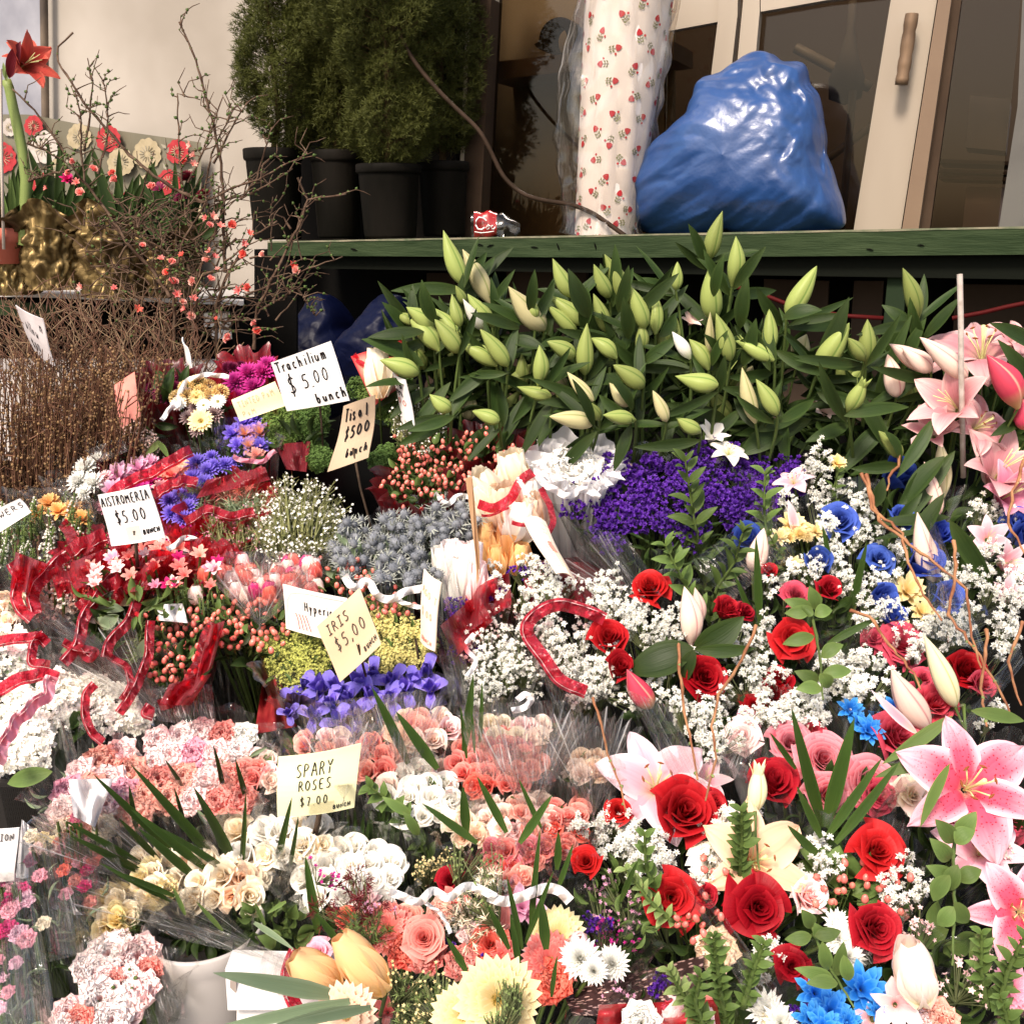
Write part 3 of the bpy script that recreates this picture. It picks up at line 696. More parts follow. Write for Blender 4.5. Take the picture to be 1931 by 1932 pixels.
        if stemr:
            k2 = max(4, n // 14); hub = Pt[ng.integers(0, n, k2)] - tow[None] * .035 - np.array((0, 0, .02))
            d = ((Pt[:, None] - hub[None]) ** 2).sum(-1); j = d.argmin(1)
            segs(M, hub[j], Pt - Z * 0, stemr, mi=len(m2))
            segs(M, np.repeat((s.base + (Pt.mean(0) - s.base) * .45)[None], k2, 0), hub, stemr * 1.6, mi=len(m2)); m2.append(col(stemcol))
        o = part(s.o, name, M, m2, label=label)
        return o
    def leaves(s, c, cu, cv, ru, rv, n, L, W, dY=.02, up=.5, seed=0, name='foliage', var=0, lay=.03):
        ng = np.random.default_rng(int(cu + cv) + 77 + seed); M = MB()
        tpl = MB(); V, F, UV, _ = proto('leafp', 0)[0].arrays()
        tpl.add(V[:, [0, 1, 2]] * np.array((W / L, 1, 1)), F[0], UV)
        th = ng.uniform(0, 6.283, n); rr = np.sqrt(ng.uniform(0, 1, n)); x = rr * np.cos(th); y = rr * np.sin(th)
        Pt = np.array([P(cu + x[i] * ru, cv + y[i] * rv, Ys(cv + y[i] * rv) + dY + ng.uniform(-lay, lay)) for i in range(n)])
        Z = np.stack([x, ng.uniform(-.5, .3, n), -y * .7 + up], 1) + ng.normal(size=(n, 3)) * .4
        scatter(M, tpl, Pt, Z, L * mpp(cv, Ys(cv)) * ng.uniform(.7, 1.2, n), ng)
        return part(s.o, name, M, [col(c)])
    def twig(s, pts, w, c='twig', Y=None, name='twig', buds=0, dY=0, jag=1.5):
        M = MB(); tw(M, pts, w, Y, s.rng, buds, dY, jag); return part(s.o, name, M, [col(c), col('leaflight')])
    def sprig(s, pts, w, L=34, W=15, c='leafmid', gap=16, dY=-.03, name='leafy_sprig'):
        """stem with paired leaves along a pixel path, first point is the tip"""
        M = MB(); Y0 = Ys(pts[0][1]) + dY - .03
        Q = [P(a, b, Y0 + i * .012) for i, (a, b) in enumerate(pts)]
        Q = np.array(Q); d = np.concatenate([[0], np.cumsum(np.linalg.norm(np.diff(Q, axis=0), axis=1))])
        mp_ = mpp(pts[0][1], Y0); n = max(4, int(d[-1] / (gap * mp_)))
        tt = np.linspace(0, d[-1], n); R = np.stack([np.interp(tt, d, Q[:, i]) for i in range(3)], 1)
        tube(M, R, np.linspace(.0012, .003, n) * w, 5, 1)
        tpl = MB(); V, F, UV, _ = proto('leafp', 0)[0].arrays(); tpl.add(V * np.array((W / L, .6, 1)), F[0], UV)
        for i in range(n):
            T = nz(R[max(0, i - 1)] - R[min(n - 1, i + 1)]); side = nz(np.cross(T, nz(-ray(*pts[0]))))
            if i % 2: side = nz(side * .6 + np.cross(T, side) * .8)
            k = 2 if i else 4
            Zs = [T * s.rng.uniform(.5, 1.0) + side * (1 if j % 2 == 0 else -1) * s.rng.uniform(.6, 1) + s.ng.normal(size=3) * .15 for j in range(k)]
            nrm = nz(T * 1.0 - nz(ray(*pts[0])) * .8 + s.ng.normal(size=3) * .2)
            for Zd in Zs:
                zz = nz(Zd); yy = nrm - zz * np.dot(nrm, zz); yy = nz(yy); xx = np.cross(yy, zz)
                sc_ = L * mp_ * s.rng.uniform(.7, 1.15) * (.65 + .35 * min(1, i / 3))
                V2, F2, UV2, _ = tpl.arrays()
                M.add(R[i] + sc_ * (V2[:, 0:1] * xx + V2[:, 1:2] * yy + V2[:, 2:3] * zz), F2[0], UV2, 0)
        return part(s.o, name, M, [col(c), col('stem')])
    def berries(s, cu, cv, ru, rv, n, px=11, seed=0, name='berry_cluster'):
        n = int(n * 1.5)
        """hypericum berries: forked stems, each berry with a small calyx"""
        ng = np.random.default_rng(int(cu + cv * 2) + seed); M = MB(); k = max(2, n // 9)
        cx = ng.uniform(-.75, .75, k) * ru; cy = ng.uniform(-.75, .75, k) * rv; idx = ng.integers(0, k, n)
        x = cx[idx] + ng.normal(size=n) * px * 1.6; y = cy[idx] + ng.normal(size=n) * px * 1.3
        keep = []
        for i in range(n):
            if all((x[i] - x[j]) ** 2 + (y[i] - y[j]) ** 2 > (px * .72) ** 2 for j in keep): keep.append(i)
        x, y, idx = x[keep], y[keep], idx[keep]
        Pt = np.array([P(cu + a, cv + b, Ys(cv + b) + ng.uniform(-.03, .01)) for a, b in zip(x, y)])
        Z = nz(-FW * .5 + UP)[None] + ng.normal(size=Pt.shape) * .35
        sz = px * mpp(cv, Ys(cv)) * 1.15
        scatter(M, proto('berryt')[0], Pt, Z, sz * ng.uniform(.85, 1.15, len(Pt)), ng, mi=0)
        scatter(M, proto('five')[0], Pt, Z, sz * 1.15, ng, mi=1)
        hub = np.array([P(cu + a, cv + b + px * 2.5, Ys(cv + b) + .02) for a, b in zip(cx, cy)])
        segs(M, hub[idx], Pt, .0011, 2); segs(M, np.repeat(s.base[None], k, 0), hub, .002, 2)
        return part(s.o, name, M, [col('berry'), col('leafmid'), col('stem')])
    def wrap(s, mat, cu, cv, ru, rv, depth=.26, up=14, seed=0, name='wrapper', folds=9, fan=.10, arc=(0, 6.2832), bot=.16, rag=.18):
        """flared sheet round the bunch: rim follows the pixel ellipse, foot gathers below"""
        r = random.Random(int(cu + cv) + seed); n = 97; nv = 14
        a = np.linspace(arc[0], arc[1], n)
        ph = [r.uniform(0, 6.28) for _ in range(5)]
        rim = np.array([P(cu + math.cos(t) * ru, cv - math.sin(t) * rv, Ys(cv - math.sin(t) * rv) + .02 * math.sin(t)) for t in a])
        mp_ = mpp(cv, Ys(cv)); T = rim + np.array((0, 0, 1.))[None] * up * mp_
        foot = rim.mean(0) * .55 + s.base * .45; foot = foot + np.array((0, .03, -depth * .6)) * 1.0
        M = MB(); X = np.zeros((nv, n, 3))
        for j in range(nv):
            t = j / (nv - 1)
            w = bot + (1 - bot) * t ** .8
            cen = foot * (1 - t) + T.mean(0) * t
            ring = cen + (T - T.mean(0)) * w
            ring = ring * (1 - t ** 3) + T * t ** 3
            f = np.sin(folds * a + ph[0]) * .5 + np.sin((folds * 1.7) * a + ph[1] + 2 * t) * .35 + np.sin(folds * 3.1 * a + ph[2]) * .2
            out = ring - cen; out /= np.maximum(1e-6, np.linalg.norm(out, axis=1))[:, None]
            X[j] = ring + out * (f * (.006 + .016 * t) + fan * .15 * t ** 4)[:, None]
            if j == nv - 1:
                X[j] += np.array((0, -.3, 1.))[None] * (rag * .05 * (np.abs(((a * folds / 6.283 * 1.3 + ph[3]) % 1) - .5) * 2))[:, None]
        M.add(X.reshape(-1, 3), gridf(nv, n), np.stack(np.meshgrid(np.linspace(0, 1, n), np.linspace(0, 1, nv)), -1))
        return part(s.o, name, M, [mat])
    def band(s, pts, w, m='ribbon', Y=None, wav=5, amp=4, dY=-.05, name='ribbon', off=0):
        """wavy-edged ribbon along a pixel path"""
        M = MB(); pts = np.array(pts, float); n = 60
        d = np.concatenate([[0], np.cumsum(np.hypot(*np.diff(pts, axis=0).T))]); t = np.linspace(0, d[-1], n)
        k = np.linspace(0, len(pts) - 1, n)
        x = np.interp(t, d, pts[:, 0]); y = np.interp(t, d, pts[:, 1])
        for _ in range(16):
            x[1:-1] = (x[:-2] + x[1:-1] * 2 + x[2:]) / 4; y[1:-1] = (y[:-2] + y[1:-1] * 2 + y[2:]) / 4
        tx, ty = np.gradient(x), np.gradient(y); l = np.hypot(tx, ty) + 1e-6; nx, ny = -ty / l, tx / l
        wv = np.sin(t / max(1, d[-1]) * wav * 6.283) * amp
        rows = []
        yy = np.interp(t, d, [Ys(q[1]) for q in pts]) if Y is None else np.full(n, Y)
        yy = yy + dY + .008 * np.sin(t * .13)
        for q in np.linspace(-.5, .5, 5):
            rows.append([P(x[i] + nx[i] * (off + w * q + wv[i]), y[i] + ny[i] * (off + w * q + wv[i]), yy[i] + .01 * abs(q) + .008 * math.sin(t[i] * .2 + q * 3)) for i in range(n)])
        M.add(np.array(rows).reshape(-1, 3), gridf(5, n), np.stack(np.meshgrid(np.linspace(0, 1, n), np.linspace(0, 1, 5)), -1))
        return part(s.o, name, M, [m])
    def sheet(s, poly, mat, dY=-.05, Y=None, name='wrapper', amp=.012, seed=0, n=14, lean=0):
        """rumpled sheet over a pixel quadrilateral (tl,tr,br,bl)"""
        r = random.Random(seed + int(poly[0][0])); ph = [r.uniform(0, 6.28) for _ in range(6)]; M = MB(); X = np.zeros((n, n, 3))
        for j in range(n):
            for i in range(n):
                a, b = i / (n - 1), j / (n - 1)
                q = [(1 - a) * (1 - b), a * (1 - b), a * b, (1 - a) * b]
                u = sum(q[k] * poly[k][0] for k in range(4)); v = sum(q[k] * poly[k][1] for k in range(4))
                o = amp * (math.sin(a * 9 + ph[0] + b * 2) + .6 * math.sin(a * 17 + ph[1] - b * 4) + .5 * math.sin(b * 7 + ph[2] + a * 5))
                X[j, i] = P(u, v, (Ys(v) if Y is None else Y) + dY + o + lean * (b - .5))
        M.add(X.reshape(-1, 3), gridf(n, n), np.stack(np.meshgrid(np.linspace(0, 1, n), np.linspace(0, 1, n)), -1))
        return part(s.o, name, M, [mat])
    def fan(s, cu, cv, R, a0, a1, base, mat, n=15, dY=-.04, name='sleeve_corner', amp=.012, seed=0):
        """pleated flare of clear film: folds radiate from the foot pixel to an arc of jagged tips (angles in degrees, 90 is up)"""
        r = random.Random(int(cu + cv) + seed); M = MB(); k = n * 2 + 1; nv = 9; X = np.zeros((nv, k, 3)); bu, bv = base
        for i in range(k):
            a = math.radians(a0 + (a1 - a0) * (i + r.uniform(-.3, .3)) / (k - 1)); rr = R * (r.uniform(.84, 1.0) if i % 2 else r.uniform(.96, 1.1)); tu, tv = cu + rr * math.cos(a), cv - rr * math.sin(a); z = amp * (1 if i % 2 else -1) * r.uniform(.5, 1.2)
            for j in range(nv):
                t = j / (nv - 1); u = bu + (tu - bu) * t + (i - k / 2) * .5 * (1 - t); v = bv + (tv - bv) * t
                X[j, i] = P(u, v, Ys(bv) * (1 - t) + Ys(tv) * t + dY + z * t + .02 * math.sin(t * 3))
        M.add(X.reshape(-1, 3), gridf(nv, k), np.stack(np.meshgrid(np.linspace(0, 1, k), np.linspace(0, 1, nv)), -1))
        return part(s.o, name, M, [mat], False)
    def done(s, stemc='stem', r=.0022, foot=.03):
        if s.st:
            M = MB()
            for p, m in s.st:
                q = s.base + np.array((s.rng.uniform(-1, 1), s.rng.uniform(-1, 1), 0)) * foot
                mid = p * .5 + q * .5 + np.array((0, .02, -.0))
                t = np.linspace(0, 1, 6)[:, None]
                tube(M, (1 - t) ** 2 * p + 2 * t * (1 - t) * mid + t ** 2 * q, r, 5)
            part(s.o, 'stems', M, [col(stemc)])
        return s

def tw(M, pts, w, Y, rng, buds=0, dY=0, jag=1.5):
    pts = [tuple(p) for p in pts]; Q = []
    for i in range(len(pts) - 1):
        (a, b), (c, d) = pts[i][:2], pts[i + 1][:2]; L = math.hypot(c - a, d - b); k = max(2, int(L / 14))
        for j in range(k):
            t = j / k; Q.append((a + (c - a) * t + rng.uniform(-jag, jag), b + (d - b) * t + rng.uniform(-jag, jag)))
    Q.append(pts[-1][:2]); n = len(Q)
    X = [P(a, b, (Ys(b) if Y is None else Y) + dY + .01 * math.sin(i * .5)) for i, (a, b) in enumerate(Q)]
    mp_ = mpp(Q[0][1], Ys(Q[0][1]) if Y is None else Y)
    rad = np.linspace(w * .5, w * .22, n) * mp_ * np.array([1 + .25 * (i % 3 == 0) for i in range(n)])
    tube(M, X, rad, 5, 0)
    if buds:
        tp = MB(); bud_body(tp, 1, 6, 5)
        for i in range(1, n - 1):
            if rng.random() < buds:
                z = nz(np.array(X[i + 1]) - X[i] + np.array([rng.uniform(-.01, .01) for _ in range(3)]) * 1.5)
                scatter(M, tp, [X[i]], [z], rng.uniform(4, 8) * mp_, np.random.default_rng(i), mi=1)
# ------------------------------------------------------------------ the setting
from mathutils import noise as mno
def wp(M, pts, off=0, th=.02, mi=0, base=3.55):
    """flat board on the shop-front plane from a pixel outline, its face `off` metres in front of the wall"""
    prism(M, [PW(u, v, base - off / abs(WN[1])) for u, v in pts], -WN * th, mi)

mconc = plain('pavement_concrete', (.22, .21, .20), .9, (.15, .145, .14), 3, bmp=.3)
M = MB(); M.add([(-60, -30, 0), (60, -30, 0), (60, 60, 0), (-60, 60, 0)], [(0, 1, 2, 3)])
solo('pavement', M, [mconc], None, None, kind='structure')

mcream = plain('cream_painted_wall', (.36, .325, .285), .8, (.25, .22, .185), 1.3, bmp=.12, bscale=14)
mgreyp = plain('grey_metal_sheet', (.30, .30, .33), .45, (.21, .21, .24), 5, metal=.1, bmp=.2, bscale=9)
mbrown = plain('dark_brown_aluminium', (.055, .036, .024), .45, (.04, .026, .018), 9)
mstile = plain('pale_anodised_frame', (.33, .28, .222), .5, (.27, .225, .175), 3, stretch=(1, 1, .2))
mblack = plain('shade_black_board', (.0025, .0025, .0025), .95, (.0045, .004, .0035), 6)  # near black colour stands in for shade in recesses and gaps
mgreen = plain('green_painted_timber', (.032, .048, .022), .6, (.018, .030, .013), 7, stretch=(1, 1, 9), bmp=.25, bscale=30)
mgreen2 = plain('pale_top_edge', (.20, .18, .12), .7, (.08, .10, .055), 20)  # thin paler line along the top edge of the shelf
mglass, nt, b_ = nodes('shop_glass'); nt.nodes.remove(b_)
_t = nt.nodes.new('ShaderNodeBsdfTransparent'); _t.inputs[0].default_value = (.66, .60, .52, 1); _g = nt.nodes.new('ShaderNodeBsdfGlossy'); _g.inputs[1].default_value = .02
_m = nt.nodes.new('ShaderNodeMixShader'); _f = nt.nodes.new('ShaderNodeFresnel'); _f.inputs[0].default_value = 1.35; nt.links.new(_f.outputs[0], _m.inputs[0]); nt.links.new(_t.outputs[0], _m.inputs[1]); nt.links.new(_g.outputs[0], _m.inputs[2]); nt.links.new(_m.outputs[0], nt.nodes['Material Output'].inputs[0])

# building wall, in one slab, left part of the shop front
M = MB(); wp(M, [(88, -260), (540, -260), (540, 640), (88, 640)], 0, .12)
w = solo('building_wall', M, [mcream], 'cream painted wall with faint stains behind the potted evergreens', 'wall', smooth=False)
M = MB(); wp(M, [(-420, -260), (84, -260), (84, 640), (-420, 640)], .01, .12)
M2 = MB(); wp(M2, [(541, -260), (861, -260), (861, 640), (541, 640)], .004, .1); solo('dark_fill_panel', M2, [plain('nearly_black_panel', (.014, .012, .010), .7)], 'nearly black panel filling the dark gaps behind the evergreen pots', 'panel', smooth=False)  # panel added to keep the gaps between the pots dark
g = solo('metal_panel', M, [mgreyp], 'scuffed grey metal panel at the far left edge beside the cream wall', 'panel', smooth=False)
M = MB(); tube(M, [PW(83 + 6 * math.sin(max(0, (q + 40) / 420)), q, 3.5) for q in np.linspace(-260, 640, 30)], .016, 8)
solo('pipe', M, [plain('brown_pipe', (.16, .12, .085), .5, (.06, .045, .035), 5)], 'thin brown pipe running up between the grey panel and the cream wall', 'pipe')

# flower-printed sheet below the cream wall
e = empty('printed_sheet', PW(200, 560, 3.45), 'olive grey oilcloth sheet printed with large red, white and cream flowers behind the quince branches', 'sheet')
M = MB(); n = 24; X = np.zeros((6, n, 3))
for i in range(n):
    u = -60 + i * (440 / (n - 1)); vt = np.interp(u, [-60, 60, 180, 376, 500], [215, 216, 240, 268, 290])
    for j in range(6): X[j, i] = PW(u, vt + (620 - vt) * j / 5, 3.47 + .012 * math.sin(i * .9 + j * .4))
M.add(X.reshape(-1, 3), gridf(6, n), None, 4); rs = random.Random(4)
fl_ = [(64, 237, 20, 0), (5, 298, 30, 0), (82, 278, 32, 1), (205, 262, 26, 0), (150, 258, 26, 2), (228, 305, 28, 2), (278, 290, 30, 2), (335, 286, 24, 0), (318, 345, 26, 0), (80, 350, 24, 0), (245, 378, 20, 0), (110, 318, 20, 2), (272, 352, 22, 2), (20, 395, 30, 1), (150, 370, 22, 1), (20, 240, 18, 1), (200, 420, 26, 1), (360, 400, 26, 2), (120, 420, 20, 2), (-30, 340, 30, 2), (410, 330, 22, 1), (430, 420, 26, 0), (300, 450, 26, 1), (60, 480, 26, 0), (180, 500, 26, 2)]
for u, v, R, c in [q for q in fl_ if q[0] < 368]:
    k = 40; ring = []
    for i in range(k):
        a = i * 2 * math.pi / k; rr = R * (.88 + .12 * abs(math.sin(a * 5.5)) + .03 * math.sin(a * 3)); ring.append(PW(u + rr * math.cos(a) * .92, v + rr * math.sin(a), 3.452))
    cc = PW(u, v, 3.452); V = np.array([cc] + ring); M.add(V, np.array([(0, 1 + i, 1 + (i + 1) % k) for i in range(k)]), None, c)
    for i in range(14):
        a = i * 2 * math.pi / 14; p0 = PW(u + R * .2 * math.cos(a), v + R * .2 * math.sin(a), 3.449); p1 = PW(u + R * .52 * math.cos(a), v + R * .52 * math.sin(a), 3.449)
        segs(M, [p0], [p1], .0016, 2 if c != 2 else 3)
for i in range(70):
    u, v = rs.uniform(-50, 365), rs.uniform(250, 600); a = rs.uniform(0, 6.28)
    q = [PW(u + math.cos(a + d) * r_, v + math.sin(a + d) * r_, 3.452) for r_, d in ((0, 0), (7, .5), (15, 0), (7, -.5))]
    M.add(q, np.array([(0, 1, 2, 3)]), None, 3)
part(e, 'printed_cloth', M, [plain('print_red', (.28, .02, .025), .6, (.34, .03, .035), 40), plain('print_white', (.44, .40, .36), .6, (.34, .30, .27), 40), plain('print_cream', (.34, .28, .18), .6, (.28, .23, .14), 40), plain('print_beige', (.25, .225, .17), .6), plain('olive_grey_oilcloth', (.125, .112, .078), .5, (.16, .145, .105), 4)], smooth=False)

# glass cabinet between wall and wrapping paper
e = empty('glass_cabinet', PW(1000, 600, 3.5), 'brown framed glass cabinet with dim shelves behind the roll of wrapping paper', 'cabinet')
M = MB(); wp(M, [(895, -200), (926, -200), (926, 0), (905, 440), (902, 640), (862, 640), (867, 440)], .06, .08); part(e, 'post', M, [mbrown], False)
M = MB(); wp(M, [(889, -200), (895, -200), (868, 440), (860, 640), (855, 640), (862, 440)], .066, .06, 0); wp(M, [(926, -200), (934, -200), (934, 0), (912, 440), (912, 640), (905, 640)], .03, .03, 0); part(e, 'edge_highlight', M, [plain('pale_highlight', (.42, .35, .26), .5)], False)  # pale strips beside the post: its thin highlights put in as colour
M = MB(); wp(M, [(905, -200), (1270, -200), (1270, 640), (895, 640)], -.30, .02); part(e, 'back_panel', M, [plain('olive_back_panel', (.21, .165, .10), .6, (.15, .11, .065), 1.6)], False)
M = MB(); wp(M, [(920, 118), (1270, 78), (1270, 112), (920, 152)], -.10, .22); part(e, 'shelf', M, [plain('dim_brown_shelf', (.11, .072, .045), .6)], False)
M = MB(); wp(M, [(905, -200), (1262, -200), (1250, 640), (900, 640)], -.0, .004); part(e, 'glass', M, [mglass], False)
# dark arched ribbon holder on the cabinet shelf
M = MB(); ce = PW(1056, 92, 3.72)
k = 28; ou = []; inn = []
for i in range(k):
    a = i * 2 * math.pi / k; r1 = 1.0
    x, y = math.cos(a), math.sin(a); ou.append((40 * x * (1 if y > -.2 else 1.25), -46 * y if y > 0 else -24 * y)); inn.append((14 * x, -24 * y - 2))
for off, s_ in ((0, 1), (.05, 1)):
    pass
V = [PW(1056 + a, 78 + b, 3.66) for a, b in ou] + [PW(1056 + a, 78 + b, 3.66) for a, b in inn]
V += [v - WN * .05 for v in V]
F = []
for i in range(k):
    j = (i + 1) % k; F += [(i, j, k + j, k + i), (2 * k + i, 2 * k + j, j, i), (k + i, k + j, 3 * k + j, 3 * k + i), (2 * k + j, 2 * k + i, 3 * k + i, 3 * k + j)]
M.add(V, np.array(F)); solo('ribbon_spool', M, [plain('black_plastic', (.035, .03, .025), .5)], 'dark arched ribbon spool with an oval hole on the cabinet shelf', 'spool', smooth=False)

# middle door and right door: everything follows the leaning uprights of the shop front
def door(name, label, outer_panels, glass, extra=None):
    e = empty(name, PW(1500, 640, 3.5), label, 'door'); 
    for nm, polys, off, m in outer_panels:
        M = MB()
        for q in polys: wp(M, q, off, .035)
        part(e, nm, M, [m], False)
    M = MB(); wp(M, glass, -.03, .005); part(e, 'glass', M, [mglass], False)
    return e
d1 = door('shop_door', 'pale framed door with beige upper panel and dark glass between wrapping paper and blue bag',
     [('upper_panel', [[(1262, -200), (1362, -200), (1354, 41), (1262, 58)]], .0, mstile),
      ('stile', [[(1362, -200), (1396, -200), (1390, 30), (1378, 137), (1360, 440), (1350, 640), (1312, 640), (1325, 440), (1341, 137), (1353, 41)]], .012, mstile)],
     [(1255, 59), (1352, 42), (1322, 440), (1310, 640), (1245, 640)])
d2 = door('glass_door', 'tall pale framed glass door with a segmented bar handle behind the blue bag',
     [('top_rail', [[(1432, -200), (1684, -200), (1682, -14), (1560, 0), (1434, 22)]], .012, mstile),
      ('hinge_stile', [[(1402, -200), (1431, -200), (1432, 22), (1424, 110), (1404, 440), (1395, 640), (1366, 640), (1376, 440), (1388, 137), (1401, 0)]], .016, mstile),
      ('lock_stile', [[(1690, -200), (1785, -200), (1766, 0), (1698, 434), (1676, 640), (1585, 640), (1609, 434), (1679, 0)]], .02, mstile)],
     [(1432, 22), (1690, -16), (1609, 440), (1590, 640), (1395, 640), (1405, 440)])
M = MB(); hp = [PW(1719 - 20 * t, 26 + 134 * t, 3.47) for t in np.linspace(0, 1, 13)]
tube(M, hp, [.017, .018, .018, .016, .018, .018, .018, .016, .018, .018, .016, .018, .017], 12)
for t in (.1, .9): tube(M, [PW(1719 - 20 * t, 26 + 134 * t, 3.47), PW(1719 - 20 * t, 26 + 134 * t, 3.54)], .010, 8)
part(d2, 'handle', M, [plain('brown_bar_handle', (.20, .13, .08), .4, (.12, .075, .045), 12, metal=.3)])
M = MB(); wp(M, [(1785, -200), (1806, -200), (1793, 0), (1731, 434), (1712, 640), (1680, 640), (1700, 434), (1768, 0)], .045, .05, 0)
wp(M, [(1806, -200), (1824, -200), (1812, 0), (1752, 434), (1735, 640), (1714, 640), (1733, 434), (1794, 0)], .0, .05, 1)
solo('door_post', M, [plain('bronze_post', (.17, .115, .075), .45, (.15, .10, .065), 4), mbrown], 'two tone bronze upright post right of the glass door handle', 'post', smooth=False)
e = empty('shop_window', PW(1870, 640, 3.5), 'dim shop window at the right edge with boxes inside', 'window')
M = MB(); wp(M, [(1822, -200), (1934, -200), (1920, 60), (1880, 434), (1870, 640), (1737, 640), (1753, 434), (1812, 0)], -.02, .005); part(e, 'glass', M, [mglass], False)
M = MB(); wp(M, [(1936, -200), (2300, -200), (2300, 640), (1872, 640), (1882, 434), (1918, 200)], .03, .05); part(e, 'frame', M, [plain('grey_frame', (.10, .095, .085), .5, (.07, .065, .06), 5)], False)
# dim interior seen through the panes
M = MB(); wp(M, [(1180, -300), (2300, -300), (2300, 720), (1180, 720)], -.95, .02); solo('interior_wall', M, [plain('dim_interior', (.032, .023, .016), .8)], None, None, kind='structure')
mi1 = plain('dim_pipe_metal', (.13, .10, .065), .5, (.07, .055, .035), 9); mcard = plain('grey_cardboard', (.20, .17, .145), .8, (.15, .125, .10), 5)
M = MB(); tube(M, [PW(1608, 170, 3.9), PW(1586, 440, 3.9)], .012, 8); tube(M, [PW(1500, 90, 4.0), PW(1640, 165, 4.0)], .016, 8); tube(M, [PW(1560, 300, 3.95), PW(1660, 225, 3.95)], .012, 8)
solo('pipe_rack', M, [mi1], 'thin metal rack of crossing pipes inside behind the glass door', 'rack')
def ibox(pts, lab, m=mcard, off=-.35, th=.25):
    M = MB(); wp(M, pts, off, th); solo('carton', M, [m], lab, 'box', 'cartons inside the shop window', smooth=False)
ibox([(1828, 180), (1906, 187), (1896, 285), (1820, 278)], 'upper grey carton on the shelf inside the right hand window')
ibox([(1822, 352), (1898, 354), (1892, 560), (1800, 560)], 'lower grey carton near the shelf board inside the right hand window', plain('mauve_carton', (.27, .225, .22), .8))
M = MB()
for q in (300, 318, 330): wp(M, [(1770, q), (1930, q + 5), (1930, q + 12), (1770, q + 7)], -.3, .3)
solo('window_shelf', M, [mbrown], 'dark slatted shelf inside the right hand window between the two cartons', 'shelf', smooth=False)
M = MB(); tp = PW(1600, 95, 3.95)
lathe(M, [(.0, -.16), (.05, -.14), (.055, -.08), (.03, -.02), (.012, .06), (.012, .14), (0, .14)], 14, tp)
solo('hanging_cloth', M, [plain('grey_rag', (.07, .058, .045), .8)], 'grey bundle hanging inside the glass door near its top', 'cloth')

# long green shelf
def sline(u): return float(np.interp(u, [400, 510, 1181, 1931, 2300], [459, 456, 443, 428, 421]))
def slineb(u): return float(np.interp(u, [400, 510, 1181, 1931, 2300], [480, 482, 486, 480, 478]))
def PS(u, v, back=0): return PW(u, v, 3.05 + back)
e = empty('wooden_shelf', PS(1200, 700), 'long green painted wooden shelf holding the blue bag, wrapping paper and potted evergreens', 'shelf')
M = MB(); n = 40; uu = np.linspace(505, 2200, n); X = []
f1 = [PS(u, sline(u)) for u in uu]; f2 = [PS(u, slineb(u)) + WN * 0 for u in uu]
bk = -WN * .50
X = np.array([[f + bk * 1.0 for f in f2], f2, f1, [f + bk + np.array((0, 0, 0)) for f in f1]])
M.add(X.reshape(-1, 3), gridf(4, n)); 
M.add(np.array([f2[0], f1[0], f1[0] + bk, f2[0] + bk]), np.array([(0, 1, 2, 3)]))
part(e, 'board', M, [mgreen], False)
M = MB(); t_ = np.array([0, 0, .0015]); rr = random.Random(9)
X = np.array([[f + WN * .0015 - np.array((0, 0, .0025 + .002 * rr.random())) for f in f1], [f + WN * .0015 + t_ for f in f1], [f + t_ + bk * .08 for f in f1]])
M.add(X.reshape(-1, 3), gridf(3, n)); part(e, 'pale_edge', M, [mgreen2], False)
for u, v, a in ((905, 461, .2), (1008, 466, .1), (1053, 465, 1.2), (1123, 464, 1.3), (1736, 462, .1), (668, 470, .3), (1640, 470, .2), (925, 463, -.3)):
    M = MB(); q = [(math.cos(a) * s_ * 7 - math.sin(a) * t * 1.4, math.sin(a) * s_ * 7 + math.cos(a) * t * 1.4) for s_, t in ((-1, 0), (0, -1), (1, 0), (0, 1))]
    prism(M, [PS(u + x, v + y) + WN * .001 for x, y in q], WN * .003); part(e, 'nail_hole', M, [mblack], False)
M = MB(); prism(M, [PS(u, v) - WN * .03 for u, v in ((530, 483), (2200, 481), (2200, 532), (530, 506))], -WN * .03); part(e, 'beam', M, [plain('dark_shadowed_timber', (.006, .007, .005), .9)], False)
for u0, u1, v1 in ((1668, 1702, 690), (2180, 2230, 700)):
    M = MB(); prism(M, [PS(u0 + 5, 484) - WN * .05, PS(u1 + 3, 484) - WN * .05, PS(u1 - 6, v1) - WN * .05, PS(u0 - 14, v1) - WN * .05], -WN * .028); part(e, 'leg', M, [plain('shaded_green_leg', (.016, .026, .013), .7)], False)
# what shows under the shelf
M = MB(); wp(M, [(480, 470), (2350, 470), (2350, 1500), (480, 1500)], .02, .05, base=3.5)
solo('kick_wall', M, [mblack], 'boarded wall under the green shelf, shade painted in as black', 'wall', smooth=False)  # black stands in for the deep shade under the shelf
mpb = plain('dim_brown_panel', (.055, .038, .027), .7, (.035, .024, .017), 3)
e = empty('cupboard', PW(1500, 700, 3.45), 'dim brown cupboard fronts showing under the green shelf', 'cupboard')
for q in ([(1440, 526), (1562, 530), (1550, 800), (1436, 800)], [(1610, 530), (1665, 530), (1650, 800), (1590, 800)], [(955, 512), (1105, 512), (1112, 800), (950, 800)], [(805, 515), (858, 515), (850, 800), (800, 800)], [(1800, 536), (2200, 540), (2200, 800), (1790, 800)]):
    M = MB(); wp(M, q, .05, .02, base=3.45); part(e, 'cupboard_front', M, [mpb], False)
M = MB(); tube(M, [PW(u, v, 3.1) for u, v in ((1380, 540), (1420, 548), (1480, 572), (1540, 588), (1600, 596), (1665, 600))], .006, 6)
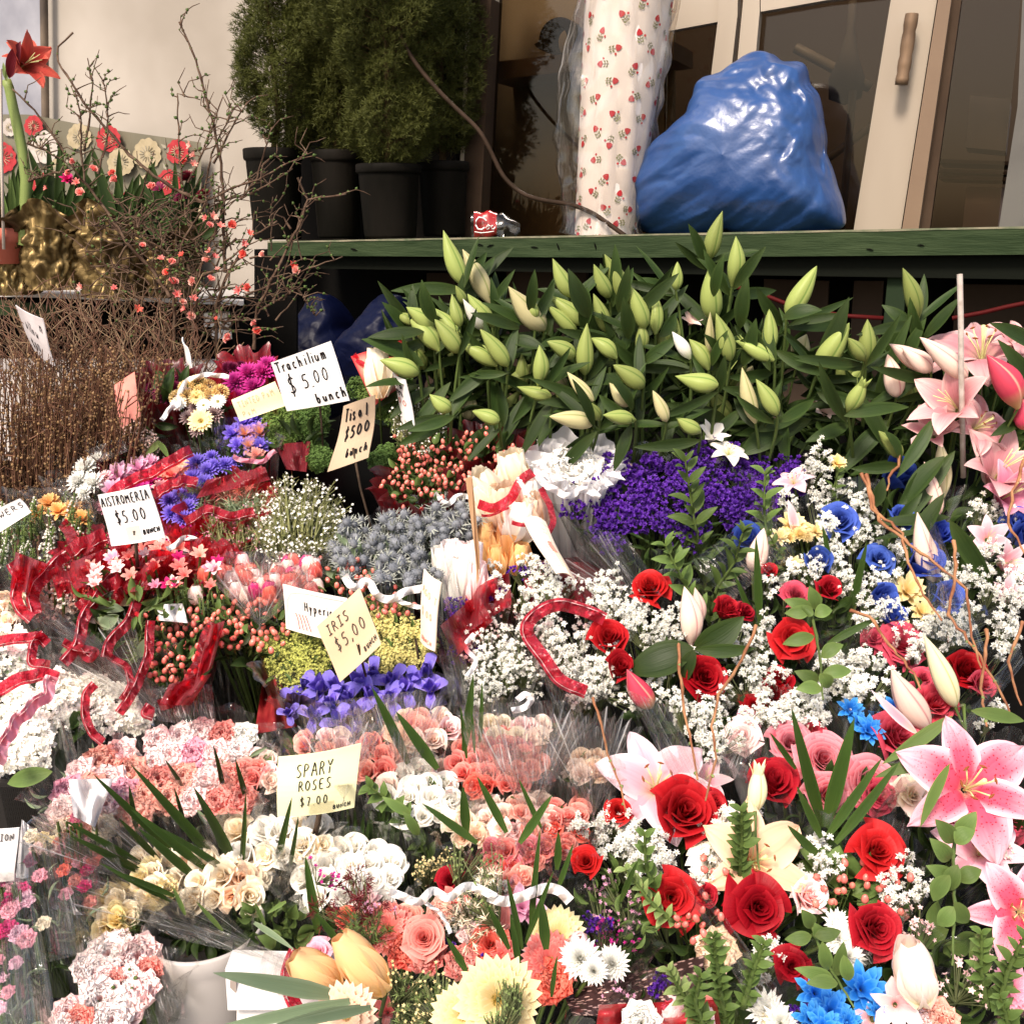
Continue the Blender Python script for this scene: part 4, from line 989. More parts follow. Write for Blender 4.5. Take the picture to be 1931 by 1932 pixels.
solo('red_cable', M, [plain('dark_red_rubber', (.055, .006, .006), .5)], 'dark red cable sagging under the shelf left of the green leg', 'cable')
M = MB(); tube(M, [PW(u, v, 3.1) for u, v in ((1795, 600), (1850, 590), (1900, 578), (1960, 566), (2050, 556))], .006, 6)
solo('red_cable', M, [plain('dark_red_rubber', (.055, .006, .006), .5)], 'dark red cable rising under the shelf towards the right edge', 'cable')

# the stepped stand below the flowers, black to give the gaps their shade
M = MB(); X = []
vs = [2150, 1931, 1700, 1500, 1250, 1000, 830, 700]
for v in vs: X.append([P(u, v, Ys(v) + .16) - np.array((0, 0, .20)) for u in (-500, 960, 2500)])
M.add(np.array(X).reshape(-1, 3), gridf(len(vs), 3))
b = P(960, 2150, .9); 
solo('display_stand', M, [mblack], 'stepped stand coloured black for shade under the banked bunches of flowers', 'stand')

# ------------------------------------------------------------------ things on the shelf
mpot = plain('grey_plastic_pot', (.0045, .004, .003), .6, (.012, .010, .008), 5, stretch=(1, 1, .3), bmp=.1)
msoil = plain('soil', (.03, .02, .012), .95, (.05, .035, .02), 50, bmp=.6)
mever = petalmat('evergreen_needles', (.016, .016, .004), (.046, .052, .010), (.085, .092, .018), tr=.15, rough=.6, vein=0, lo=.9, hi=1.1)
meverin = plain('dead_inner_twigs', (.06, .04, .02), .9)
def shrub(u, pot_top, pot_w, lab, back, crown_pts, n, seed, dead=0):
    """crown_pts: (v, left u, right u) rows of the crown outline"""
    foot = PS(u, sline(u), back); foot[2] = PS(u, sline(u))[2] + .002 - .0
    e = empty('potted_evergreen', foot, lab, 'potted shrub', 'potted evergreens on the green shelf')
    Y = foot[1]; mp_ = mpp(pot_top, Y); R = pot_w / 2 * mp_; top = P(u, pot_top, Y)[2]; H = top - foot[2]
    M = MB(); k = 40
    lathe(M, [(0, .002), (R * .80, .002), (R * .83, .01), (R * .95, H * .86), (R * .955, H * .87), (R * 1.0, H * .875), (R * 1.03, H * .90), (R * 1.03, H * .985), (R * 1.0, H), (R * .95, H * .985), (R * .93, H * .9), (0, H * .9)], k, foot)
    part(e, 'pot', M, [mpot])
    M = MB(); lathe(M, [(R * .94, H * .91), (R * .5, H * .925), (0, H * .93)], 20, foot); part(e, 'soil', M, [msoil])
    ng = np.random.default_rng(seed); rows = np.array(crown_pts, float)
    v = ng.uniform(rows[0, 0], rows[-1, 0], n * 3); l = np.interp(v, rows[:, 0], rows[:, 1]); r = np.interp(v, rows[:, 0], rows[:, 2])
    keep = ng.uniform(0, 1, n * 3) < (r - l) / (rows[:, 2] - rows[:, 1]).max(); v, l, r = v[keep][:n], l[keep][:n], r[keep][:n]; m = len(v)
    th = ng.uniform(0, 2 * math.pi, m); rad = ng.uniform(.5, 1.0, m) ** .5
    # vertical ragged columns of shoots
    lob = 1 + .15 * np.sin(th * 6 + v * .03) + .09 * np.sin(v * .09 + th * 3) + .04 * np.sin(th * 13 + v * .05)
    Pc = np.array([P(a, b_, Y) for a, b_ in zip((l + r) / 2, v)]); hw = (r - l) / 2 * mp_ * rad * lob
    Pt = Pc + np.stack([np.cos(th) * hw, np.sin(th) * hw, 0 * hw], 1)
    Z = np.stack([np.cos(th) * .75, np.sin(th) * .75, ng.uniform(.1, 1.1, m)], 1) + ng.normal(size=(m, 3)) * .35
    tpl, _ = proto('needles', 0)
    M = MB(); scatter(M, tpl, Pt, Z, mp_ * ng.uniform(9, 17, m), ng)
    part(e, 'crown', M, [mever])
    M = MB(); c0 = np.array((foot[0], foot[1], top - .02)); tube(M, [c0, Pc[0] * .3 + c0 * .7, [foot[0], foot[1], P(u, rows[0, 0] + 30, Y)[2]]], [.012, .010, .004], 6)
    ii = ng.integers(0, m, 260); segs(M, np.stack([Pc[ii, 0] * .3 + foot[0] * .7, Pc[ii, 1], Pc[ii, 2] - .05], 1), Pt[ii], .0012)
    part(e, 'trunk', M, [meverin])
    return e
shrub(525, 281, 108, 'leftmost potted evergreen with loose dark crown in front of the cream wall', .26,
      [(-160, 480, 610), (0, 478, 620), (60, 462, 640), (130, 450, 650), (190, 462, 640), (230, 480, 610), (262, 505, 590), (288, 530, 570)], 9500, 1)
shrub(640, 284, 96, 'middle potted evergreen half hidden between its two neighbours', .34,
      [(-160, 560, 760), (0, 555, 780), (100, 560, 770), (180, 575, 730), (250, 590, 700), (285, 615, 680)], 7500, 2)
shrub(737, 310, 120, 'front potted evergreen with bright mossy crown standing tall at the shelf edge', .12,
      [(-160, 620, 840), (0, 612, 850), (60, 622, 838), (120, 645, 815), (170, 672, 815), (230, 655, 832), (270, 660, 815), (300, 690, 795), (318, 710, 760)], 12500, 3)
shrub(838, 305, 96, 'rightmost potted evergreen, darkest crown against the brown cabinet post', .36,
      [(-160, 740, 900), (0, 745, 898), (120, 760, 908), (200, 770, 902), (240, 790, 890), (290, 815, 865)], 6500, 4)

# brown hose or vine bowing from the evergreens down to the shelf edge
M = MB(); pv = [(700, -60), (735, 30), (775, 110), (820, 165), (868, 212), (905, 245), (928, 290), (948, 335), (985, 368), (1030, 380), (1075, 384), (1120, 402), (1155, 428), (1178, 444)]
Q = np.array(pv, float); t = np.linspace(0, len(Q) - 1, 70); x = np.interp(t, range(len(Q)), Q[:, 0]); y = np.interp(t, range(len(Q)), Q[:, 1])
for _ in range(6): x[1:-1] = (x[:-2] + x[2:] + 2 * x[1:-1]) / 4; y[1:-1] = (y[:-2] + y[2:] + 2 * y[1:-1]) / 4
tube(M, [PS(a, b_, .02 + .05 * math.sin(i * .04) - (.0 if i < 60 else .0)) for i, (a, b_) in enumerate(zip(x, y))], .0065, 7)
solo('hose', M, [plain('brown_hose', (.022, .014, .009), .5, (.035, .022, .015), 20)], 'brown flexible hose bowing down from the evergreens to the shelf', 'hose')

# roll of wrapping paper in a clear bag
rb = PS(1140, 446, .16); rt = PS(1193, -60, .16)
e = empty('wrapping_paper_roll', rb, 'tall roll of white wrapping paper printed with small red roses in a clear plastic bag', 'paper roll')
M = MB(); ax = rt - rb; axn = nz(ax); sx_ = nz(np.cross(axn, (0, -1, 0))); sy_ = np.cross(axn, sx_); Lr = np.linalg.norm(ax)
n = 48; rows = 20; X = np.zeros((rows, n, 3))
def rollr(t, a): return (.087 + .036 * t) * (1 + .012 * math.sin(a * 9) + .008 * math.sin(a * 4 + t * 3))
for j in range(rows):
    for i in range(n):
        a = i * 2 * math.pi / n; t = j / (rows - 1); X[j, i] = rb + ax * t + (sx_ * math.cos(a) + sy_ * math.sin(a)) * rollr(t, a)
M.add(X.reshape(-1, 3), gridf(rows, n, True))
k0 = random.Random(2)
for col_ in range(14):
    for q in range(9):
        a = col_ * 2 * math.pi / 14; t = (q + (.5 if col_ % 2 else 0)) / 8.6
        if t > 1: continue
        nn = sx_ * math.cos(a) + sy_ * math.sin(a); tt = nz(np.cross(axn, nn)); c_ = rb + ax * t + nn * (rollr(t, a) + .0012)
        ra = k0.uniform(0, 6.28); e1 = axn * math.cos(ra) + tt * math.sin(ra); e2 = -axn * math.sin(ra) + tt * math.cos(ra)
        ring = [c_ + (e1 * math.cos(b) + e2 * math.sin(b)) * (.0085 + .0015 * math.cos(3 * b)) for b in np.linspace(0, 6.283, 10)[:-1]]
        M.add(ring, np.array([list(range(9))]), None, 1)
        s0 = c_ - e1 * .008; s1 = c_ - e1 * .028; segs(M, [s0], [s1], .0009, 2)
        for sg in (-1, 1):
            for w_ in (.4, .8):
                s2 = s0 + (s1 - s0) * w_; M.add([s2, s2 + e2 * sg * .007 - e1 * .001, s2 + e2 * sg * .009 + e1 * .006], np.array([(0, 1, 2)]), None, 2)
        s3 = c_ + e2 * .014 - e1 * .01; M.add([s3 + (e1 * math.cos(b) + e2 * math.sin(b)) * .0035 for b in np.linspace(0, 6.283, 7)[:-1]], np.array([list(range(6))]), None, 1)
part(e, 'paper', M, [plain('white_glazed_paper', (.64, .59, .56), .5, (.58, .52, .49), 3), plain('printed_rose_red', (.36, .02, .025), .6), plain('printed_green', (.14, .15, .06), .6)])
M = MB(); n = 72; rows = 40; X = np.zeros((rows, n, 3))
for j in range(rows):
    for i in range(n):
        a = i * 2 * math.pi / n; t = j / (rows - 1)
        lft = max(0, -math.cos(a) * -1) if False else max(0, math.cos(a + math.pi) if sx_[0] > 0 else math.cos(a))
        R = rollr(t, a) + .010 + .008 * math.sin(a * 11 + t * 9) + lft * (.045 * math.sin(math.pi * min(1, t * 1.15)) + .01) + .007 * mno.noise(Vector((a * 3, t * 14, 0))) * 2
        if t < .06: R += .02 * (1 - t / .06)
        X[j, i] = rb + ax * t + (sx_ * math.cos(a) + sy_ * math.sin(a)) * R
M.add(X.reshape(-1, 3), gridf(rows, n, True), np.stack(np.meshgrid(np.linspace(0, 1, n), np.linspace(0, 1, rows)), -1)); part(e, 'plastic_bag', M, [film('clear_bag', (.95, .92, .88), .8, .15, 40, .10)])

# blue plastic bag
def crumple(name, lab, outline, cu, cv, back, depth, m, seed=0, amp=.034, par=None):
    out = np.array(outline, float) - (cu, cv); an = np.arctan2(out[:, 1], out[:, 0]); o = np.argsort(an); an, out = an[o], out[o]; rr = np.hypot(out[:, 0], out[:, 1])
    n, k = 260, 130; X = np.zeros((k, n, 3)); c0 = PW(cu, cv, back); mp_ = mpp(cv, c0[1])
    a = np.linspace(-math.pi, math.pi, n, endpoint=False); R = np.interp(a, np.concatenate([an - 2 * math.pi, an, an + 2 * math.pi]), np.tile(rr, 3))
    rf = np.random.default_rng(seed + 5)
    SP = np.zeros((k, n)); Rm_ = float(R.mean())
    for _ in range(4): R = (np.roll(R, 1) + R * 2 + np.roll(R, -1)) / 4
    for j in range(k):
        ph = math.pi * j / (k - 1); sph = math.sin(ph) ** .75; SP[j] = sph
        for i in range(n):
            Re = (Rm_ + (R[i] - Rm_) * sph ** 1.5) * sph; uu, vv = cu + Re * math.cos(a[i]), cv + Re * math.sin(a[i])
            X[j, i] = PW(uu, vv, back) + WN * depth * math.cos(ph) * (1 + .25 * math.sin(math.pi * min(1, max(0, (vv - cv + 150) / 300))))
    G = X.reshape(-1, 3); lo, hi = G.min(0), G.max(0); g_ = np.zeros(len(G)); qa = (G @ RT) / mp_; qb = -(G @ UP) / mp_; qc = (G @ FW) / mp_
    for cell, am_ in ((115, .050), (62, .034), (31, .017), (15, .007)):      # creased film: heights joined by flat facets over an irregular triangle net
        th = rf.uniform(0, 3); x = qa + .5 * qc + .35 * cell * np.sin(qb / cell * 1.3 + th); y = qb + .35 * cell * np.sin(qa / cell * 1.1 + 2 * th)
        x, y = (x * math.cos(th) - y * math.sin(th)) / cell, (x * math.sin(th) + y * math.cos(th)) / cell; k_ = (x + y) * .366; i0 = np.floor(x + k_); j0 = np.floor(y + k_); fx, fy = x + k_ - i0, y + k_ - j0
        hs = lambda a_, b_: (np.sin(a_ * 127.1 + b_ * 311.7 + cell) * 43758.5453) % 1
        up_ = fx > fy; h0, h2 = hs(i0, j0), hs(i0 + 1, j0 + 1); h1 = np.where(up_, hs(i0 + 1, j0), hs(i0, j0 + 1)); big, sml = np.maximum(fx, fy), np.minimum(fx, fy)
        g_ += am_ * (h0 * (1 - big) + h1 * (big - sml) + h2 * sml)
    g_ -= g_.mean(); X = X + (WN[None] * (g_ * amp * 32)[:, None]).reshape(k, n, 3) * (SP ** .6)[..., None] + (UP[None] * (g_ * amp * 9)[:, None]).reshape(k, n, 3) * SP[..., None] * (X[..., 2:3] > lo[2] + .02)
    M = MB(); M.add(X.reshape(-1, 3), gridf(k, n, True))
    return solo(name, M, [m], lab, 'bag')
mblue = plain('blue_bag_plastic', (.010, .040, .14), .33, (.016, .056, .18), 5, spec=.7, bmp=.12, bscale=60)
crumple('plastic_bag', 'big crumpled blue plastic bag sitting on the green shelf', [(1365, 137), (1395, 112), (1425, 100), (1460, 95), (1470, 108), (1500, 112), (1522, 125), (1526, 160), (1545, 180), (1553, 230), (1556, 290), (1575, 345), (1592, 425), (1560, 437), (1380, 438), (1215, 437), (1196, 425), (1186, 400), (1190, 350), (1215, 300), (1270, 250), (1308, 215), (1315, 180), (1325, 150)], 1395, 300, 3.05 + .24, .16, mblue)
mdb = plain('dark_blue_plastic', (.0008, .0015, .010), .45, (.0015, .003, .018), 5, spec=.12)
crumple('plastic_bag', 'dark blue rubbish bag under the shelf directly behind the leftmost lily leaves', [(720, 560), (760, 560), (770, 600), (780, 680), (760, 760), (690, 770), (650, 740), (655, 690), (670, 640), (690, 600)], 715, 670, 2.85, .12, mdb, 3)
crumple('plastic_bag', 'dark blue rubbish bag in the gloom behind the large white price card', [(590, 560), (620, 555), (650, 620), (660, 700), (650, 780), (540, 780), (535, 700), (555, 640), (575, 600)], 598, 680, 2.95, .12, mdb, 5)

# crushed soft drink bottle with a red label
c_ = PS(935, 446, .07); c_[2] = PS(935, sline(935))[2]
e = empty('crushed_bottle', c_, 'crushed clear drink bottle with red label and white script lying on the shelf', 'bottle')
mp_ = mpp(430, c_[1]); sx2 = np.array((1, 0, 0.))
def bott(t0, t1, k=12, R=24 * mp_, seed=1):
    M = MB(); n = 26; X = np.zeros((k, n, 3))
    for j in range(k):
        t = t0 + (t1 - t0) * j / (k - 1)
        for i in range(n):
            a = i * 2 * math.pi / n; r = R * (1 + .12 * math.sin(3 * a + t * 7) + .10 * math.sin(t * 22)) * (1 if t < .75 else 1 - (t - .75) * 2.6)
            X[j, i] = c_ + sx2 * ((t - .5) * 92 * mp_) + np.array((0, math.cos(a) * r * .8, R * .95 + math.sin(a) * r * .95 - t * R * .25))
    M.add(X.reshape(-1, 3), gridf(k, n, True)); return M
part(e, 'body', bott(0, 1), [film('bottle_plastic', (.9, .9, .88), .8, .05, 10, .05)])
M = bott(.06, .52, 8, 24.6 * mp_); lab_ = plain('red_label_film', (.26, .010, .010), .3, spec=.6)
# white script: a looping capital and two small loops, following the label
def scr(pts, w=.0016, z=.9):
    V = [c_ + np.array(((x - 45) * mp_, -24.6 * mp_ * .86 - .004, 24 * mp_ + y * mp_)) for x, y in pts]; tube(M, V, w, 4, 1)
scr([(28, 6), (22, 11), (14, 12), (9, 6), (8, -2), (12, -9), (19, -10), (25, -6)], .0022); scr([(30, -3), (27, -7), (29, -10), (33, -8), (34, -3), (31, -1), (30, -4), (36, -3)], .0017)
scr([(40, -2), (37, -5), (38, -9), (42, -9), (44, -5)], .0017); scr([(6, -14), (18, -16), (30, -15), (42, -13)], .0014)
part(e, 'label', M, [lab_, plain('label_white', (.8, .78, .76), .5)])
# ------------------------------------------------------------------ table, pots, branches on the left
PT = 2.75
e = empty('plant_table', P(150, 900, 2.9), 'low table with green painted edge and white plastic cover on the left', 'table')
M = MB(); prism(M, [P(-120, 553, PT), P(105, 577, PT), P(105, 606, PT), P(-120, 580, PT)], np.array((0, .03, 0))); part(e, 'edge_board', M, [plain('dark_green_timber', (.022, .035, .016), .7)], False)
M = MB(); q = [P(-200, 548, PT), P(70, 552, PT), P(460, 568, PT + .1), P(460, 545, PT + .9), P(-200, 520, PT + .9)]
prism(M, q, np.array((0, 0, -.012))); part(e, 'table_top', M, [plain('white_plastic_sheet', (.55, .53, .50), .35, (.4, .38, .36), 7)], False)
for u in (60, 455):
    M = MB(); p0 = P(u, 570, PT + .12); box(M, (-.025, -.025, -p0[2]), (.025, .025, -.01), o=p0); part(e, 'leg', M, [mblack], False)
# white plastic tub at the back and white trough the twigs stand in
M = MB(); prism(M, [P(-160, 705, 2.45), P(430, 705, 2.55), P(400, 900, 2.45), P(-160, 900, 2.35)], np.array((0, .3, 0)))
solo('trough', M, [plain('white_tub_plastic', (.42, .38, .36), .5, (.3, .27, .25), 3)], 'long whitish trough standing behind the brown twigs', 'trough', smooth=False)
M = MB(); prism(M, [P(385, 590, 2.9), P(458, 590, 2.9), P(456, 618, 2.9), P(385, 616, 2.9)], np.array((0, .2, 0))); prism(M, [P(400, 622, 2.88), P(455, 624, 2.88), P(455, 640, 2.88), P(400, 638, 2.88)], np.array((0, .1, 0)))
solo('foam_box', M, [plain('white_foam', (.78, .76, .74), .6)], 'small white foam box in the dark right of the quince stems', 'box', smooth=False)
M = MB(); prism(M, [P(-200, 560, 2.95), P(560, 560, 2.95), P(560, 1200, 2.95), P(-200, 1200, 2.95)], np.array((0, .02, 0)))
solo('backing_board', M, [mblack], 'board below the plant table, shade painted in as black', 'board', smooth=False)  # black colour supplies the shade below the table

def pot(o, c, R, H, m, rim=True):
    M = MB(); lathe(M, [(0, 0), (R * .72, 0), (R * .98, H * .80), (R * .98, H * .8), (R * 1.08, H * .81), (R * 1.08, H), (R, H), (R * .96, H * .9), (0, H * .88)], 30, c); part(o, 'pot', M, [m])
# amaryllis
b0 = P(14, 500, 2.62)
e = empty('amaryllis', b0, 'tall red amaryllis in a terracotta pot at the left edge', 'potted plant')
bq = Bunch.__new__(Bunch); bq.o = e; bq.base = b0; bq.rng = random.Random(3); bq.ng = np.random.default_rng(3); bq.st = []
M = MB(); R = 44 * mpp(480, 2.62); lathe(M, [(0, 0), (R * .75, 0), (R * .95, .05), (R * 1.08, .052), (R * 1.08, .085), (R, .085), (R * .9, .07), (0, .07)], 30, P(10, 497, 2.62)); part(e, 'pot', M, [plain('terracotta', (.48, .13, .085), .7, (.40, .10, .06), 12)])
M = MB(); lathe(M, [(.0, .10), (.02, .095), (.034, .075), (.03, .06)], 16, P(36, 497, 2.62)); part(e, 'bulb', M, [plain('dry_bulb', (.12, .06, .03), .8, (.2, .12, .06), 40)])
M = MB(); tube(M, [P(a, b_, 2.60) for a, b_ in ((44, 462), (48, 400), (50, 340), (44, 290), (34, 240), (25, 200), (18, 165), (12, 152))], np.array([.0125, .0135, .013, .012, .012, .0115, .011, .012]), 14)
part(e, 'stalk', M, [plain('amaryllis_stalk', (.20, .25, .075), .5, (.14, .19, .05), 6, stretch=(1, 1, .3))])
for a, b_, c1, d1_, w in ((14, 325, 30, 460, 11), (26, 335, 32, 462, 12), (38, 330, 36, 462, 12), (54, 322, 44, 462, 16), (2, 350, 24, 462, 11), (46, 352, 38, 462, 10)):
    bq.sp('bladep', 'leafmid', a, b_, c1, d1_, w, Y=2.60)
bq.fl('trumpet', 'amaryllis', 62, 112, 118, fx=1.6, fy=.35, Y=2.60, spin=.4, stem=False)
bq.fl('trumpet', 'amaryllis', 52, 100, 96, fx=.2, fy=.8, Y=2.64, spin=1.4, stem=False)
bq.sp('leafp', 'maroon', 40, 78, 18, 148, 22, Y=2.58)
bq.sp('bladep', 'leaflight', 4, 118, 14, 152, 9, Y=2.58); bq.sp('bladep', 'leaflight', 20, 105, 12, 152, 7, Y=2.58)
M = MB(); tube(M, [P(2, 130, 2.56), P(4, 300, 2.56), P(8, 470, 2.56)], .004, 6); part(e, 'cane', M, [plain('pale_cane', (.5, .42, .36), .6)])

# pots in gold foil with dark leaves
mfoil = plain('gold_foil', (.20, .14, .055), .42, (.06, .035, .015), 9, metal=.6, bmp=.6, bscale=16)
def foilpot(u, v, w, lab, flowers, seed):
    w *= 1.25; c = P(u, v, 2.66); o = empty('foil_wrapped_pot', c, lab, 'potted plant', 'gold foil wrapped pots on the plant table'); mp_ = mpp(v, 2.66); r = random.Random(seed)
    n = 110; rows = 40; X = np.zeros((rows, n, 3)); R = w / 2 * mp_
    for j in range(rows):
        t = j / (rows - 1)
        for i in range(n):
            a = i * 2 * math.pi / n
            q = Vector((math.cos(a) * 2, math.sin(a) * 2, t * 2 + seed)); f = mno.noise(q * 2.2) * .25 + abs(mno.noise(q * 3.5)) * .34 + abs(mno.noise(q * 9)) * .15 - .1
            rad = R * (.70 + .32 * t + (.35 if t > .8 else 0) * (t - .8) * 5 * (.5 + .5 * math.sin(a * 5 + seed))) * (1 + f)
            X[j, i] = c + np.array((math.cos(a) * rad, math.sin(a) * rad, t * w * 1.05 * mp_ * (1 + .12 * math.sin(a * 4 + seed) * (t > .8))))
    M = MB(); M.add(X.reshape(-1, 3), gridf(rows, n, True)); part(o, 'foil', M, [mfoil])
    bq = Bunch.__new__(Bunch); bq.o = o; bq.base = c + np.array((0, 0, w * mp_)); bq.rng = r; bq.ng = np.random.default_rng(seed); bq.st = []
    for i in range(42):
        a = r.uniform(-1.4, 1.4); L = r.uniform(50, 165)
        bq.sp('bladep', 'leaf', u + math.sin(a) * L * .8, v - w * .9 - math.cos(a) * L, u + math.sin(a) * 12, v - w * .8, r.uniform(14, 24), Y=2.66 + r.uniform(-.05, .05))
    for k, cc, x, y, px in flowers: bq.fl(k, cc, x, y, px, Y=2.62, fx=r.uniform(-.5, .5))
    return bq
foilpot(110, 545, 110, 'gold foil wrapped pot of dark leafy bulbs nearest the amaryllis', [('loosedaisy', 'fuchsia', 128, 335, 34), ('alstro', 'maroon', 140, 345, 24)], 1)
foilpot(225, 560, 120, 'gold foil wrapped pot with dark blades behind the quince stems', [('alstro', 'burgundy', 300, 352, 34)], 2)
foilpot(20, 555, 110, 'flattened gold foil wrapped pot below the amaryllis', [], 4)
foilpot(330, 560, 90, 'gold foil wrapped pot with dark red hyacinths at the right of the table', [('ballmum', 'maroon', 350, 330, 36), ('ballmum', 'maroon', 382, 365, 36), ('ballmum', 'burgundy', 340, 370, 34)], 5)

# flowering quince
def zq(l): return [(a * .342, b_ * .342) for a, b_ in l]
qb = Bunch('quince_branches', 'spray of budding quince branches with coral pink blossoms rising before the cream wall', 'branches', None, 320, 760, dY=.35, dz=-.25)
qm = [[(940, 1640), (850, 1500), (700, 1330), (560, 1120), (430, 960), (330, 800), (250, 680), (160, 570), (70, 490)],
      [(1150, 1130), (1000, 1060), (850, 970), (720, 860), (600, 720), (470, 570), (390, 450), (320, 340), (320, 260), (405, 180)],
      [(1240, 1500), (1235, 1150), (1220, 900), (1180, 700), (1135, 520), (1080, 330), (1035, 220), (990, 120)],
      [(470, 1000), (450, 850), (445, 620), (415, 480)], [(470, 830), (500, 600), (512, 450), (485, 320)], [(540, 960), (600, 740), (590, 550), (570, 440)],
      [(1030, 1200), (1000, 950), (985, 700), (980, 520), (1040, 535), (1105, 550)], [(1040, 1010), (1120, 840), (1190, 650), (1230, 535)],
      [(1130, 1060), (1170, 850), (1250, 680), (1290, 600)], [(1180, 900), (1260, 740), (1330, 620), (1365, 560)],
      [(1110, 1120), (1280, 1040), (1430, 990), (1590, 900), (1720, 840)], [(1180, 1110), (1350, 1080), (1480, 1020), (1615, 930)],
      [(1350, 1630), (1520, 1560), (1700, 1480), (1890, 1415)], [(1450, 1700), (1560, 1640), (1650, 1580), (1740, 1440)], [(1640, 980), (1700, 1100), (1620, 1300), (1560, 1560), (1500, 1660)],
      [(960, 1931), (965, 1600), (1000, 1350), (1100, 1180), (1160, 1080)], [(1060, 1931), (1080, 1700), (1090, 1500), (1200, 1250), (1240, 1100)], [(1200, 1931), (1190, 1700), (1260, 1500), (1400, 1300), (1530, 1220)],
      [(1010, 1650), (900, 1450), (880, 1250), (1080, 1160)], [(700, 1330), (640, 1250), (480, 1240)], [(1400, 1931), (1420, 1700), (1530, 1480), (1650, 1250), (1700, 1100), (1910, 1070)],
      [(1330, 1100), (1420, 980), (1500, 700)], [(150, 790), (260, 830), (370, 900)], [(160, 1000), (280, 960), (400, 940)], [(1640, 1590), (1700, 1680), (1740, 1740)], [(1100, 1750), (1250, 1770), (1440, 1760)],
      [(940, 1400), (820, 1330), (700, 1280), (500, 1240)], [(760, 1250), (820, 1180), (900, 1140)], [(1300, 1320), (1200, 1400), (1100, 1440)], [(640, 1100), (740, 1210), (850, 840)]]
M = MB(); r = random.Random(12)
for i, l in enumerate(qm): tw(M, zq(l), 7 if i in (0, 1, 2, 15, 16, 17, 20) else 4.4, 2.25 + .02 * (i % 5), r, .45)
for i in range(330):
    l = zq(r.choice(qm)); k = r.randrange(len(l) - 1); t = r.random(); a = l[k][0] + (l[k + 1][0] - l[k][0]) * t; b_ = l[k][1] + (l[k + 1][1] - l[k][1]) * t; an = r.uniform(-2.9, -.2); L = r.uniform(16, 62)
    tw(M, [(a, b_), (a + math.cos(an) * L * .6, b_ + math.sin(an) * L * .5), (a + math.cos(an + .4) * L, b_ + math.sin(an + .4) * L)], 2.5, 2.25 + r.uniform(-.05, .08), r, .5, jag=2)
for i in range(210):
    a, b_ = r.gauss(330, 95), r.uniform(400, 650); an = r.uniform(-3.0, -.1); L = r.uniform(50, 130); k = r.uniform(-.5, .5)
    if a > 60: tw(M, [(a, b_), (a + math.cos(an) * L * .5, b_ + math.sin(an) * L * .4), (a + math.cos(an + k) * L, b_ + math.sin(an + k) * L * .8)], r.uniform(2.2, 4), 2.3 + r.uniform(-.05, .12), r, .3, jag=2.5)
part(qb.o, 'branches', M, [plain('dark_quince_bark', (.055, .032, .022), .7, (.12, .08, .055), 60), col('leafmid')])
bl = [(375, 950), (420, 1000), (400, 890), (620, 950), (630, 985), (415, 1070), (440, 1060), (1040, 800), (1060, 850), (1015, 890), (1070, 900), (520, 930), (835, 1025), (1130, 1200), (1180, 1190), (1220, 1240), (1280, 1240), (1380, 1280), (1150, 1380), (1190, 1410), (1350, 1340), (1340, 1400), (1445, 1400), (890, 1420), (895, 1460), (950, 1440), (1165, 1535), (960, 1550), (1060, 1550), (1300, 1570), (1340, 1580), (1365, 1585), (1310, 1600), (1620, 1460), (1635, 1495), (980, 1620), (1010, 1665), (1010, 1700), (1055, 1740), (790, 1350), (1070, 1640), (765, 1700), (1400, 1780), (1420, 1825), (1255, 1860), (1190, 1755), (630, 1585), (440, 1580), (1000, 1400), (1100, 1470), (1200, 1480), (1140, 1430), (920, 1500), (250, 1035), (1160, 1240)]
for a, b_ in bl:
    if r.random() < .92: qb.fl('alstro' if r.random() < .6 else 'spray', r.choice(['coral', 'salmon', 'coral', 'coraldark']), a * .342, b_ * .342, r.uniform(12, 21), Y=2.23, fx=r.uniform(-1, 1), fy=r.uniform(0, 1), stem=False)
qb.done()

